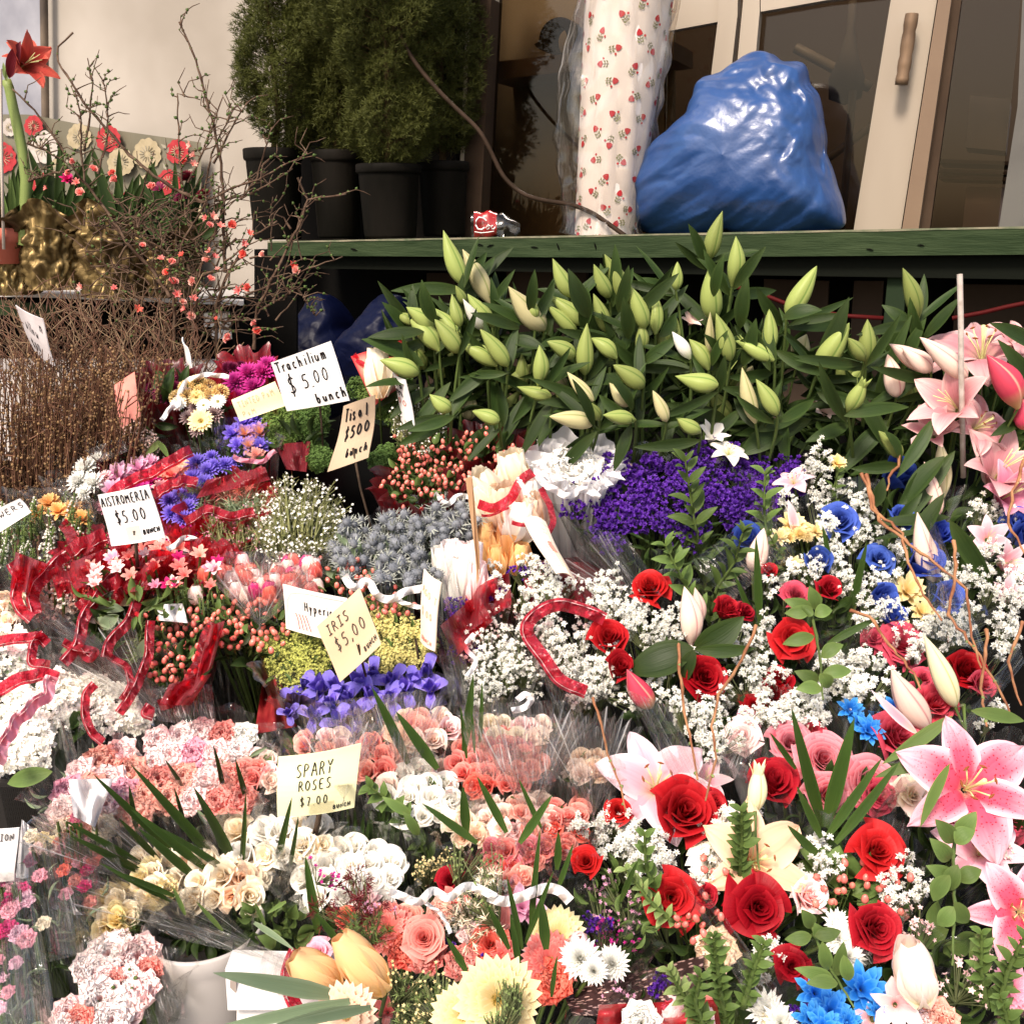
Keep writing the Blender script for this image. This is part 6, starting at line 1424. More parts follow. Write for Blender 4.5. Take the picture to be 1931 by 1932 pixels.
# left: orange lilies, stocks
b = Bunch('lily_bunch', 'small soft orange lily bunch beside the brown twigs', 'lilies', None, 120, 950)
for u, v, px in ((92, 945, 44), (110, 960, 40), (135, 960, 46), (155, 975, 40), (70, 965, 34)): b.fl('loosedaisy', 'orange', u, v, px * 1.1, fy=.7)
b.wrap(mclear, 115, 960, 60, 34); b.done()
def stock(b, c, u, v, L, w, cc='leafgrey', lean=0, seed=0):
    """flower spike: florets wound round a stem, tip upward"""
    ng = np.random.default_rng(int(u * 5 + v) + seed); Y = Ys(v); top = P(u + lean, v - L * .45, Y - .01); bot = P(u, v + L * .55, Y + .02); n = 44
    t = ng.uniform(0, 1, n)[:, None]; a = ng.uniform(0, 6.28, n); ax = nz(top - bot); s1 = nz(np.cross(ax, (0, 1, 0))); s2 = np.cross(ax, s1); R = w / 2 * mpp(v, Y)
    out = s1[None] * np.cos(a)[:, None] + s2[None] * np.sin(a)[:, None]; Pt = bot + (top - bot) * t + out * R * (1 - t * .75); Z = out + ax[None] * (.3 + t * 1.2)
    M = MB(); scatter(M, proto('cuplet')[0], Pt, Z, w * .52 * mpp(v, Y) * (1.05 - .6 * t[:, 0]), ng); tube(M, [bot, top], [.003, .0015], 5, 1); part(b.o, 'flower_spike', M, [c if not isinstance(c, str) else col(c), col('stem')])
b = Bunch('stock_bunch', 'greenish white stock bunch at the left edge beneath the twigs', 'flower bunch', 'bunches of stock and snapdragon', 80, 1010)
r = random.Random(5)
for i in range(46): stock(b, r.choice(['leaflight', 'white', 'leaflight', 'leafgrey']), r.uniform(-20, 175), r.uniform(945, 1060), r.uniform(44, 66), r.uniform(15, 21), lean=r.uniform(-10, 14))
b.wrap(mclear, 70, 1005, 110, 60); b.band([(118, 985), (135, 1000), (140, 1030), (180, 1045)], 22, mtulle, wav=1, amp=3); b.done()
b = Bunch('stock_bunch', 'dusty rose stock bunch in the middle of the red ribbons', 'flower bunch', 'bunches of stock and snapdragon', 180, 1065)
for i in range(20): stock(b, r.choice(['pink', 'burgundy', 'palepink', 'coral']), r.uniform(145, 225), r.uniform(1030, 1110), 52, 22, lean=r.uniform(-8, 8))
b.wrap(mtulle, 180, 1070, 60, 52); b.done()
b = Bunch('stock_bunch', 'cream stock bunch wrapped in clear film with three red ribbons at the left', 'flower bunch', 'bunches of stock and snapdragon', 115, 1115)
for i in range(22): stock(b, r.choice(['blush', 'cream', 'white', 'blush']), r.uniform(40, 165), r.uniform(1085, 1155), 52, 26, lean=r.uniform(-8, 8))
b.wrap(msheen, 110, 1120, 100, 52)
rband(b, [(22, 1060), (40, 1090), (30, 1120), (38, 1150), (60, 1168)], 20, 2, 3); rband(b, [(128, 1045), (98, 1070), (72, 1100), (60, 1130), (68, 1158)], 22, 2, 4); rband(b, [(60, 1062), (90, 1072), (110, 1060)], 14, 2, 2); rband(b, [(130, 1045), (150, 1030), (200, 1010)], 26, 2, 3)
b.sheet([(0, 1110), (60, 1100), (190, 1220), (170, 1240)], mclear); b.done()
b = Bunch('cream_bunch', 'cream and yellow bunch cut by the left edge below the cream stocks', 'flower bunch', None, 25, 1150)
b.cluster('spray', ['cream', 'blush', 'peach'], 10, 1150, 40, 30, 30); b.leaves('leafmid', 20, 1180, 40, 20, 14, 30, 12); b.done()

# alstroemeria
b = Bunch('alstroemeria_bunch', 'coral pink alstroemeria bunch under red tulle, right below the white alstroemeria card', 'flower bunch', 'bunches of alstroemeria', 320, 1045)
b.cluster('alstro', ['coral', 'palepink', 'salmon', 'coral'], 330, 1040, 100, 34, 36); b.cluster('alstro', ['coral', 'pink', 'palepink'], 245, 1090, 60, 30, 34); b.leaves('leafmid', 320, 1070, 90, 30, 24, 34, 12)
b.wrap(mtulle, 320, 1045, 125, 40); b.sheet([(210, 1030), (300, 1040), (290, 1075), (200, 1065)], mtulle, amp=.02)
for q in ([(215, 1035), (260, 1060), (300, 1050), (370, 1060), (440, 1040)], [(300, 1075), (350, 1060), (410, 1050), (430, 1020)], [(200, 1140), (240, 1110), (290, 1090), (310, 1070)], [(450, 1035), (420, 1050), (400, 1030), (350, 1020)]): b.band(q, 24, mtulle, wav=2, amp=4)
b.done()
b = Bunch('alstroemeria_bunch', 'closed alstroemeria bunch with big pale green leaves behind a red bow', 'flower bunch', 'bunches of alstroemeria', 225, 1185)
for a, c, d, e_, w in ((165, 1145, 235, 1150, 22), (180, 1125, 250, 1140, 22), (175, 1165, 245, 1180, 24), (190, 1185, 225, 1160, 26), (262, 1240, 285, 1200, 22), (245, 1100, 260, 1140, 22), (112, 1230, 160, 1215, 24)): b.sp('leafp', 'leafgrey', a, c, d, e_, w, dY=-.03)
b.leaves('leaf', 240, 1180, 70, 50, 60, 50, 20); b.mass('closed_buds', 'needles', 'leaflight', 262, 1195, 30, 50, 24, 70, lump=6); b.mass('closed_buds', 'needles', 'leaflight', 300, 1120, 30, 26, 24, 40, lump=3)
b.wrap(msheen, 220, 1200, 95, 66)
for q, w in (([(295, 1075), (262, 1120), (245, 1175), (205, 1210), (200, 1240)], 18), ([(240, 1060), (200, 1100), (160, 1160), (150, 1215), (120, 1250)], 20), ([(150, 1150), (185, 1120), (230, 1095), (280, 1100)], 26), ([(120, 1210), (150, 1225), (185, 1228), (170, 1245), (150, 1225)], 14), ([(285, 1170), (282, 1230), (262, 1290), (225, 1345)], 16), ([(205, 1235), (240, 1258), (250, 1290), (230, 1320)], 12)): rband(b, q, w, 2, 3)
b.sheet([(110, 1190), (150, 1180), (310, 1300), (290, 1335)], mclear); b.sheet([(85, 1235), (130, 1230), (270, 1320), (250, 1345)], mclear); b.fan(280, 1330, 170, 100, 165, (300, 1340), mstreak, 14, dY=-.05); b.done()
b = Bunch('tulle_wrap', 'crumpled length of bright red tulle lying across the left bunches under the alstroemeria card', 'wrapping', None, 240, 1110)
for q in ([(95, 1075), (200, 1035), (215, 1075), (110, 1130)], [(230, 1060), (330, 1045), (300, 1110), (215, 1120)], [(30, 1040), (80, 1060), (60, 1120), (20, 1110)], [(395, 1180), (425, 1170), (400, 1260), (370, 1280)], [(320, 1290), (400, 1270), (360, 1330), (300, 1330)]): b.sheet(q, mtulle, dY=-.07, amp=.03)
b.done()
b = Bunch('alstroemeria_bunch', 'open coral alstroemeria heads poking through the red tulle in front of the white alstroemeria card', 'flower bunch', 'bunches of alstroemeria', 290, 1075)
for i in range(26): b.fl('alstro', r.choice(['coral', 'palepink', 'salmon', 'pink', 'fuchsia']), r.uniform(170, 430), r.uniform(1035, 1105), r.uniform(26, 38), dY=-.10)
b.leaves('leafmid', 260, 1130, 90, 36, 34, 38, 13, dY=-.06); b.done()
# snapdragon green tips and tulips
b = Bunch('stock_bunch', 'pale green snapdragon spikes with magenta tips in a clear sleeve', 'flower bunch', 'bunches of stock and snapdragon', 385, 1140)
for i in range(26): stock(b, r.choice(['leaflight', 'leafgrey', 'leaflight', 'fuchsia']), r.uniform(325, 445), r.uniform(1110, 1165), 74, 12, lean=r.uniform(-20, 4))
b.wrap(msheen, 385, 1135, 74, 50); b.sheet([(296, 1140), (345, 1138), (355, 1175), (300, 1170)], mtissue); b.done()
b = Bunch('tulip_bunch', 'mixed red, coral and blush tulip bunch in a clear upright sleeve', 'flower bunch', None, 490, 1085)
for i in range(54):
    u, v = r.uniform(370, 600), r.uniform(1062, 1125); b.sp('tulip', r.choice(['coral', 'coraldark', 'blush', 'fuchsia', 'palepink', 'coraldark']), u + r.uniform(-5, 5), v - 20, u, v + 16, 31, dY=r.uniform(-.04, .0))
b.leaves('leaflight', 490, 1110, 120, 20, 60, 40, 9, dY=.03); b.wrap(msheen, 488, 1085, 128, 42, up=24, fan=.0)
b.sheet([(425, 1040), (600, 1040), (590, 1110), (430, 1100)], msheen, dY=-.08); b.fan(500, 1180, 130, 40, 140, (490, 1190), mstreak, 18, dY=-.07); b.done()
# solidago and iris
def sol(b, cu, cv, ru, rv, n, c, lump=10): b.mass('golden_plume', 'five', c, cu, cv, ru, rv, 4.6, n, lump=lump, thick=.03, szj=.5)
msol = 'solidago'
b = Bunch('solidago_bunch', 'greenish yellow solidago bunch in brown paper left of the iris card', 'flower bunch', 'bunches of solidago', 560, 1240); b.leaves('leafmid', 560, 1250, 50, 60, 60, 24, 8)
for cu, cv in ((525, 1210), (550, 1195), (575, 1210), (530, 1245), (565, 1245), (590, 1250), (555, 1280), (585, 1285), (515, 1225)): b.mass('golden_plume', 'five', 'solidago', cu, cv, 25, 25, 6.5, 420, lump=4, thick=.02, szj=.4, stemr=.0004)
b.wrap(film('brown_film', (.34, .20, .12), .6, .3, 20, .45), 560, 1250, 66, 72, arc=(2.0, 5.2)); b.done()
b = Bunch('solidago_bunch', 'yellow solidago bunch between the iris card and the leaning cream card', 'flower bunch', 'bunches of solidago', 765, 1210); b.leaves('leafmid', 760, 1215, 55, 40, 50, 24, 8)
for cu, cv in ((712, 1155), (740, 1165), (765, 1180), (730, 1190), (760, 1210), (785, 1195), (770, 1240), (740, 1240), (715, 1245), (790, 1230), (700, 1140)): b.mass('golden_plume', 'five', 'solidagoy', cu, cv, 25, 24, 6.5, 420, lump=4, thick=.02, szj=.4, stemr=.0004)
b.done()
b = Bunch('iris_bunch', 'purple blue iris bunch in a clear sleeve below the iris price card', 'flower bunch', None, 680, 1310)
for u, v, px in ((560, 1320, 62), (578, 1295, 56), (605, 1298, 70), (635, 1300, 74), (622, 1330, 70), (655, 1318, 66), (680, 1290, 70), (705, 1272, 62), (700, 1310, 70), (738, 1285, 66), (735, 1318, 66), (765, 1300, 62), (785, 1285, 58), (805, 1268, 66), (812, 1300, 58), (590, 1350, 56), (640, 1360, 60), (672, 1345, 60), (545, 1345, 40)): b.fl('iris', 'iris', u, v, px * 1.3, fy=.6, spin=r.uniform(0, 6))
b.wrap(msheen, 680, 1310, 150, 48); b.sheet([(560, 1330), (800, 1300), (790, 1420), (600, 1440)], mclear, dY=-.09); b.sheet([(500, 1255), (520, 1250), (560, 1370), (480, 1385)], plain('red_print_paper', (.15, .007, .010), .5, (.22, .02, .02), 60), dY=.03)
b.sheet([(800, 1110), (838, 1100), (905, 1340), (850, 1330)], mclear, dY=-.04); b.fan(640, 1500, 150, 55, 125, (650, 1520), mstreak, 16, dY=-.10); b.fan(760, 1480, 170, 60, 112, (760, 1500), mstreak, 12, dY=-.10); b.done()

# cream paper cones, white tissue, pale tulips
b = Bunch('paper_wrapped_bunch', 'cream paper wrapped bunch with wide red bands beside the wooden stake', 'wrapped bunch', None, 970, 930)
for a, c, d, e_, w, cc in ((905, 885, 945, 1000, 76, 'cream'), (962, 852, 975, 945, 72, 'cream'), (1000, 900, 985, 1000, 70, 'white'), (950, 915, 955, 1010, 80, 'peach'), (1010, 935, 1000, 1015, 64, 'peach'), (985, 940, 975, 1020, 84, 'white'), (895, 915, 935, 1005, 46, 'cream')): b.sp('papercup', cc, a, c, d, e_, w, dY=-.02, dYt=-.03)
for q, w in (([(902, 950), (930, 958), (965, 940), (985, 905), (1005, 890)], 18), ([(908, 972), (940, 968), (960, 958)], 5), ([(1020, 920), (1038, 950), (1042, 985), (1030, 1010)], 12), ([(965, 985), (1000, 990), (1025, 1000)], 8)): b.band(q, w, mrib, wav=1, amp=2, dY=-.12)
b.done()
b = Bunch('paper_wrapped_bunch', 'bunch in white wavy edged tissue paper left of the purple statice', 'wrapped bunch', None, 1090, 900)
for i in range(5): b.wrap(mtissue, 1085 + i * 6 - 8, 880 + i * 10, 80 - i * 9, 44 - i * 5, up=10 + 4 * i, seed=i, name='tissue', folds=6 + i, bot=.5, depth=.12)
b.fl('carnation', 'white', 1080, 880, 120, fy=.7, dY=-.03); b.fl('carnation', 'white', 1130, 900, 70, fy=.7); b.fl('carnation', 'palepink', 1175, 880, 40)
b.band([(1012, 880), (1035, 925), (1065, 935), (1090, 920), (1130, 940)], 14, mtissue, wav=2, amp=5, dY=-.12); b.done()
b = Bunch('paper_wrapped_bunch', 'pale orange tissue cones standing just above the baby breath', 'wrapped bunch', None, 950, 1050)
for a, c, d, e_, w in ((915, 985, 925, 1075, 44), (960, 985, 955, 1080, 56), (985, 1025, 975, 1085, 50), (935, 1030, 940, 1090, 40)): b.sp('papercup', 'orange', a, c, d, e_, w, dY=.03)
b.done()
b = Bunch('paper_wrapped_bunch', 'tall pinkish white tissue wrapped bunch right of the leaning cream card', 'wrapped bunch', None, 865, 1090)
for a, c, d, e_, w, cc in ((830, 1030, 850, 1130, 48, 'white'), (852, 1020, 862, 1140, 56, 'pinkwhite'), (888, 1022, 880, 1150, 64, 'pinkwhite'), (905, 1060, 890, 1150, 46, 'palepink'), (870, 1050, 868, 1150, 50, 'white')): b.sp('papercup', cc, a, c, d, e_, w, dY=-.01)
b.sheet([(818, 1000), (842, 1020), (880, 1160), (842, 1150)], mclear, dY=-.06); b.done()

# purple statice
b = Bunch('statice_bunch', 'large deep purple statice bunch in a clear sleeve under the lilies', 'flower bunch', 'bunches of purple statice', 1250, 960)
for cu, cv, ru, rv, n in ((1130, 900, 55, 34, 260), (1190, 880, 60, 30, 260), (1110, 945, 48, 34, 220), (1180, 930, 60, 40, 340), (1245, 905, 60, 40, 340), (1300, 880, 60, 40, 300), (1240, 960, 60, 44, 320), (1165, 985, 44, 30, 170), (1310, 935, 60, 44, 320), (1370, 920, 50, 40, 240), (1380, 965, 48, 34, 220), (1155, 1015, 30, 20, 80), (1290, 990, 50, 36, 180), (1345, 860, 50, 30, 160)):
    b.mass('statice_head', 'cuplet', 'statice', cu, cv, ru, rv, 14, int(n * .8), lump=max(4, n // 36), thick=.02, stemcol='stem')
b.leaves('leaf', 1240, 1010, 140, 60, 70, 40, 8, dY=.05); b.wrap(mclear, 1240, 950, 170, 90, depth=.34); b.sheet([(1070, 985), (1180, 1010), (1260, 1130), (1170, 1090)], mclear, dY=-.03); b.sheet([(1300, 1060), (1440, 960), (1500, 1040), (1380, 1130)], mclear, dY=-.03); b.done('leafmid')
b = Bunch('statice_bunch', 'shadowed purple statice bunch behind, near the white baby breath head', 'flower bunch', 'bunches of purple statice', 1450, 890)
for cu, cv, ru, rv, n in ((1420, 880, 50, 34, 240), (1465, 900, 44, 34, 200), (1440, 940, 44, 30, 160), (1500, 920, 26, 22, 80)): b.mass('statice_head', 'cuplet', 'statice', cu, cv, ru, rv, 14, int(n * .8), lump=max(4, n // 36), thick=.02, dY=.05)
b.fan(1180, 1150, 150, 100, 150, (1230, 1160), mstreak, 12, dY=-.02); b.done()
b = Bunch('statice_bunch', 'purple statice with dark red tulle left of the baby breath', 'flower bunch', 'bunches of purple statice', 885, 1150)
for cu, cv, ru, rv, n in ((912, 1095, 26, 14, 90), (860, 1155, 26, 24, 110), (880, 1210, 30, 28, 120), (930, 1130, 26, 18, 80), (1000, 1070, 50, 14, 60)): b.mass('statice_head', 'cuplet', 'statice', cu, cv, ru, rv, 9, n, lump=4, thick=.02)
b.sheet([(880, 1110), (960, 1080), (965, 1140), (870, 1200)], mtulle, dY=-.02, amp=.03); b.sheet([(830, 1180), (900, 1120), (930, 1170), (860, 1240)], mtulle, dY=-.03, amp=.03); b.sheet([(990, 1060), (1090, 1050), (1180, 1100), (1060, 1150)], mtulled, dY=.05, amp=.03); b.done()

# baby breath
def gyp(b, cu, cv, ru, rv, n=None, px=8.5, lump=None, dY=-.02, seed=0):
    n = n or int(ru * rv / 17); b.mass('baby_breath', 'floret', 'whitemum', cu, cv, ru, rv, px * 1.3, n, lump=lump or max(2, n // 14), thick=.035, szj=.35, dY=dY, seed=seed, spread=.6)
G2 = 'bunches of baby breath'
b = Bunch('baby_breath_bunch', 'dense baby breath bunch in a clear sleeve, lowest left of the group', 'flower bunch', G2, 935, 1250)
for c in ((930, 1225, 62, 50), (900, 1190, 40, 30), (940, 1280, 66, 44), (985, 1255, 40, 50), (900, 1260, 36, 34), (960, 1190, 50, 30)): gyp(b, *c, px=7.2)
b.wrap(msheen, 935, 1240, 82, 78); b.band([(895, 1195), (880, 1220), (895, 1245), (880, 1275)], 9, mwhite, wav=1, amp=4); b.band([(975, 1320), (990, 1305), (1005, 1318), (990, 1332), (965, 1340)], 12, mwhite, wav=1, amp=2); b.sheet([(870, 1330), (1040, 1320), (1060, 1470), (900, 1460)], mclear, dY=-.05); b.done()
b = Bunch('baby_breath_bunch', 'baby breath bunch edged by a wavy crimson ribbon', 'flower bunch', G2, 1075, 1210)
for c in ((1065, 1185, 60, 40), (1110, 1225, 56, 50), (1050, 1225, 44, 50), (1100, 1280, 60, 40), (1145, 1260, 40, 44), (1150, 1300, 36, 26)): gyp(b, *c)
b.wrap(mclear, 1085, 1230, 88, 90); rband(b, [(1140, 1168), (1100, 1150), (1060, 1135), (1010, 1155), (985, 1180), (1005, 1215), (1035, 1255), (1060, 1290), (1105, 1305)], 22, 4, 3, dY=-.09); b.sheet([(1000, 1240), (1060, 1300), (1150, 1310), (1060, 1360)], mclear); b.done()
b = Bunch('baby_breath_bunch', 'baby breath bunch directly behind the wavy crimson ribbon, under the leaning botanical tag', 'flower bunch', G2, 1000, 1110)
for c in ((960, 1085, 44, 26), (1010, 1090, 50, 34), (1050, 1110, 40, 34), (960, 1130, 46, 26), (1020, 1135, 50, 22), (1000, 1065, 60, 14)): gyp(b, *c)
b.sheet([(980, 1060), (1100, 1060), (1120, 1150), (1000, 1150)], mtulle, dY=.05, amp=.03); b.done()
b = Bunch('baby_breath_bunch', 'round baby breath bunch left of the topmost red rose', 'flower bunch', G2, 1145, 1120)
for c in ((1145, 1100, 44, 28), (1160, 1135, 50, 30), (1120, 1130, 36, 34), (1190, 1150, 34, 22), (1150, 1075, 24, 10)): gyp(b, *c)
b.done()
# ------------------------------------------------------------------ white hydrangeas and carnations, lower left
G3 = 'wrapped bunches of hydrangea'
def hyd(b, cu, cv, ru, rv, c='white', px=17, n=None):
    b.mass('hydrangea_head', 'four', c, cu, cv, ru, rv, px, n or int(ru * rv / 11), lump=0, thick=.015, szj=.15, stemr=0)
b = Bunch('hydrangea_bunch', 'pale blue and white hydrangea at the left edge under a red ribbon', 'flower bunch', G3, 20, 1235)
hyd(b, 10, 1205, 50, 26); hyd(b, 25, 1245, 40, 34); b.mass('blue_florets', 'four', 'leafgrey', 25, 1245, 28, 26, 12, 40, stemr=0); b.wrap(msheen, 20, 1230, 80, 50)
rband(b, [(-20, 1212), (30, 1205), (75, 1200), (90, 1215)], 18, 2, 2); rband(b, [(85, 1195), (62, 1215), (60, 1250), (95, 1255)], 16, 2, 3); b.done()
b = Bunch('hydrangea_bunch', 'big white hydrangea bunch at the left edge with a long pink ribbon across it', 'flower bunch', G3, 50, 1370)
hyd(b, 25, 1330, 56, 50); hyd(b, 50, 1400, 50, 55); hyd(b, 5, 1400, 50, 60); hyd(b, 108, 1305, 40, 44); hyd(b, 128, 1340, 30, 34); hyd(b, 80, 1350, 30, 40)
b.sp('leafp', 'leafmid', 15, 1478, 100, 1455, 34, dY=-.05, label='big serrated leaf'); b.sp('leafp', 'leaf', 150, 1385, 140, 1340, 30); b.leaves('leaf', 110, 1400, 40, 40, 24, 50, 22, dY=.05); b.wrap(mclear, 60, 1350, 105, 90)
o = b.band([(100, 1275), (90, 1310), (45, 1345), (15, 1385), (-5, 1440)], 26, mribp, wav=4, amp=3, dY=-.14)
for off in (5, 11): b.band([(100, 1275), (90, 1310), (45, 1345), (15, 1385), (-5, 1440)], 2.4, mline, wav=4, amp=3, dY=-.145, off=off, name='ribbon_line')
rband(b, [(-10, 1305), (40, 1280), (80, 1270), (110, 1280)], 22, 2, 3, dY=-.13); b.sheet([(100, 1290), (112, 1285), (150, 1440), (128, 1450)], mclear, dY=-.1); b.done()
b = Bunch('hydrangea_bunch', 'white hydrangea bunch in the middle of red ribbon ends, right of the big one', 'flower bunch', G3, 205, 1340)
hyd(b, 215, 1325, 46, 36); hyd(b, 175, 1300, 34, 30); hyd(b, 245, 1350, 40, 30); hyd(b, 200, 1360, 36, 28)
b.sp('leafp', 'leafmid', 130, 1370, 155, 1340, 22); b.wrap(mclear, 210, 1335, 72, 52); rband(b, [(180, 1290), (162, 1310), (160, 1345), (175, 1385), (195, 1400)], 15, 2, 2, dY=-.09); rband(b, [(285, 1330), (275, 1345), (290, 1350)], 18, 1, 1, dY=-.09); b.done()

G4 = 'bunches of carnations'
def carn(lab, pts, cols, px, wrapm=mclear, extra=None):
    us = [p[0] for p in pts]; vs = [p[1] for p in pts]; cu, cv = sum(us) / len(us), sum(vs) / len(vs)
    b = Bunch('carnation_bunch', lab, 'flower bunch', G4, cu, cv)
    for i, p in enumerate(pts): b.fl('carnation', cols[i % len(cols)], p[0], p[1], (p[2] if len(p) > 2 else px) * 1.5, fy=.8, fx=b.rng.uniform(-.3, .3))
    ru, rv = (max(us) - min(us)) / 2 + px * .8, (max(vs) - min(vs)) / 2 + px * .7
    b.leaves('leafgrey', cu, cv + px * .4, ru, rv, 20, 36, 8, dY=.04)
    if wrapm: b.wrap(wrapm, (max(us) + min(us)) / 2, (max(vs) + min(vs)) / 2, ru, rv)
    return b
carn('salmon and pink carnation bunch left of the long green blades', [(150, 1455, 46), (190, 1435, 52), (225, 1420, 50), (130, 1490, 46), (165, 1490, 54), (205, 1475, 54), (245, 1455, 50), (118, 1525, 44), (235, 1500, 54), (255, 1530, 50), (200, 1520, 54), (275, 1500, 46), (150, 1525, 40)], ['palepink', 'salmon', 'palepink', 'pink', 'salmon'], 50).done()
carn('light pink carnation bunch directly below the hypericum at the left', [(300, 1395, 44), (340, 1390, 46), (380, 1380, 46), (420, 1385, 44), (460, 1385, 40), (320, 1425, 46), (365, 1420, 46), (410, 1420, 46), (450, 1415, 42), (290, 1440, 40)], ['palepink', 'pinkwhite', 'palepink', 'coral', 'white', 'palepink', 'pink'], 44, msheen).done()
carn('coral carnation bunch behind the longest green blades', [(300, 1470, 44), (345, 1465, 44), (390, 1470, 46), (430, 1465, 44), (470, 1460, 40), (320, 1505, 46), (360, 1510, 44), (410, 1510, 44), (455, 1505, 44)], ['coral', 'salmon', 'palepink', 'coral'], 44, msheen).done()
b = carn('small bunch of red and white carnations in a white sleeve, under the salmon carnations', [(150, 1500, 30), (125, 1560, 34), (142, 1550, 30), (175, 1545, 34), (195, 1560, 40), (160, 1560, 30)], ['yellow', 'cream', 'coral'], 34); b.sheet([(130, 1470), (215, 1468), (180, 1560), (140, 1540)], mtissue, dY=-.05); b.fan(230, 1640, 190, 110, 168, (250, 1660), mstreak, 18, dY=-.06); b.done()

# spray roses
G5 = 'bunches of spray roses'
def spray(lab, cu, cv, ru, rv, c, px, w=mclear, leaf=True, kind='spray', fy=.8, arc=(0, 6.2832), **k):
    b = Bunch('spray_rose_bunch', lab, 'flower bunch', G5, cu, cv)
    b.cluster(kind, c, cu, cv, ru, rv, px, fy=fy, **k)
    if leaf: b.leaves('leafmid', cu, cv + rv * .5, ru, rv * .8, 26, 36, 17, dY=.05)
    if w: b.wrap(w, cu, cv, ru + 22, rv + 18, arc=arc)
    return b
b = spray('peach and pale pink spray rose bunch behind the blades under the irises', 790, 1375, 66, 34, ['blush', 'peach', 'palepink', 'salmon'], 46, msheen)
for a, c, d, e_, w in ((705, 1290, 770, 1440, 20), (745, 1340, 825, 1450, 22), (893, 1270, 875, 1420, 18), (912, 1285, 905, 1400, 9), (868, 1330, 880, 1430, 9), (890, 1330, 895, 1420, 7)): b.sp('bladep', 'blade', a, c, d, e_, w, dY=-.10)
b.done()
spray('coral spray rose bunch left of the white spray roses', 712, 1430, 44, 34, ['coral', 'salmon', 'coral'], 46, msheen).done()
b = spray('bright coral pink spray rose bunch in the middle, right of the white spray roses', 935, 1435, 88, 56, ['coral', 'coral', 'coraldark', 'rosepink', 'coral'], 42, mclear)
b.sheet([(860, 1340), (1040, 1350), (1040, 1480), (900, 1470)], msheen, dY=-.12); b.sp('bladep', 'blade', 872, 1480, 880, 1570, 20, dY=-.12); b.sp('bladep', 'blade', 898, 1462, 955, 1570, 17, dY=-.14); b.fan(1000, 1560, 220, 60, 120, (1000, 1570), mstreak, 16, dY=-.06); b.done()
spray('blush spray rose bunch seen through film behind the coral pink bunch', 975, 1380, 64, 22, ['blush', 'cream', 'palepink'], 36, msheen).done()
b = spray('white spray rose bunch just right of the pale green price card', 790, 1495, 76, 50, ['white', 'white', 'blush', 'white'], 50, mclear)
for a, c, d, e_ in ((722, 1502, 775, 1535), (760, 1530, 790, 1575)): b.sp('leafp', 'leafmid', a, c, d, e_, 20, dY=-.08)
b.sprig([(700, 1485), (745, 1520), (790, 1590), (820, 1640)], 1, 40, 20); b.sp('bladep', 'blade', 795, 1515, 900, 1590, 17, dY=-.12); b.done()
spray('blush pink spray rose bunch in the centre above the coral roses', 985, 1540, 74, 34, ['blush', 'palepink', 'blush', 'salmon'], 44, mclear).done()
b = spray('peach spray rose pair in a clear sleeve left of the large pink lily', 1110, 1445, 36, 26, ['blush', 'peach'], 38, msheen); b.fan(1110, 1540, 200, 58, 122, (1120, 1550), mstreak, 14, dY=-.05); b.done()
b = spray('coral spray rose bunch crossed by dark twigs right in front of the blush roses', 970, 1600, 64, 36, ['coral', 'rosepink', 'coraldark', 'coral'], 46, mclear); b.sp('bladep', 'blade', 1043, 1497, 980, 1590, 18, dY=-.12); b.done()
spray('deep coral spray roses beside the long pink lily petal', 1070, 1545, 44, 34, ['coral', 'coraldark', 'coral'], 44, msheen).done()
b = spray('cream spray rose bunch in the lower left with dark blades fanning out behind', 415, 1660, 92, 44, ['cream', 'cream', 'cream', 'peach'], 56, mclear, fy=.6)
for a, c, d, e_, w in ((118, 1545, 270, 1630, 15), (130, 1570, 275, 1650, 18), (165, 1590, 265, 1640, 14), (185, 1630, 325, 1700, 14), (205, 1640, 330, 1690, 15), (173, 1465, 335, 1610, 20), (245, 1440, 425, 1640, 24), (245, 1525, 390, 1640, 22), (258, 1560, 375, 1660, 22), (220, 1545, 300, 1620, 16), (368, 1475, 448, 1640, 25), (468, 1490, 455, 1650, 13), (552, 1500, 520, 1640, 17), (567, 1535, 545, 1645, 11), (240, 1480, 260, 1570, 14), (330, 1480, 350, 1560, 10), (405, 1400, 425, 1500, 12), (440, 1430, 470, 1520, 14), (310, 1430, 350, 1490, 10), (300, 1555, 440, 1650, 17)): b.sp('bladep', 'blade', a, c, d, e_, w * .8, dY=-.02, dYt=-.05)
b.leaves('leaf', 385, 1752, 85, 26, 70, 44, 22, dY=.05, name='bucket_leaves')
for a, c, d, e_ in ((325, 1670, 350, 1725), (370, 1700, 420, 1755), (480, 1700, 500, 1745), (505, 1720, 540, 1700)): b.sp('bladep', 'leafmid', a, c, d, e_, 9, dY=-.09)
b.leaves('leafmid', 520, 1750, 60, 40, 50, 40, 22, dY=.02); b.leaves('leaf', 490, 1780, 70, 40, 40, 44, 24, dY=.06, name='lower_leaves')
b.sheet([(240, 1720), (440, 1760), (600, 1830), (330, 1770)], msheen, dY=-.03); b.sheet([(160, 1640), (300, 1700), (330, 1740), (150, 1660)], mclear, dY=-.05); b.sheet([(500, 1790), (560, 1800), (540, 1880), (480, 1850)], mclear, dY=-.05); b.fan(420, 1760, 300, 128, 172, (500, 1790), mstreak, 16, dY=-.02); b.fan(440, 1620, 220, 60, 128, (450, 1640), mstreak, 20, dY=.03); b.done()
spray('pale cream rose bunch just behind the cream spray roses, under the blades', 510, 1590, 84, 34, ['cream', 'white', 'cream'], 60, msheen).done()
spray('cream spray rose bunch further left, half covered by clear film', 290, 1650, 44, 50, ['cream', 'yellow', 'cream'], 44, mclear).done()
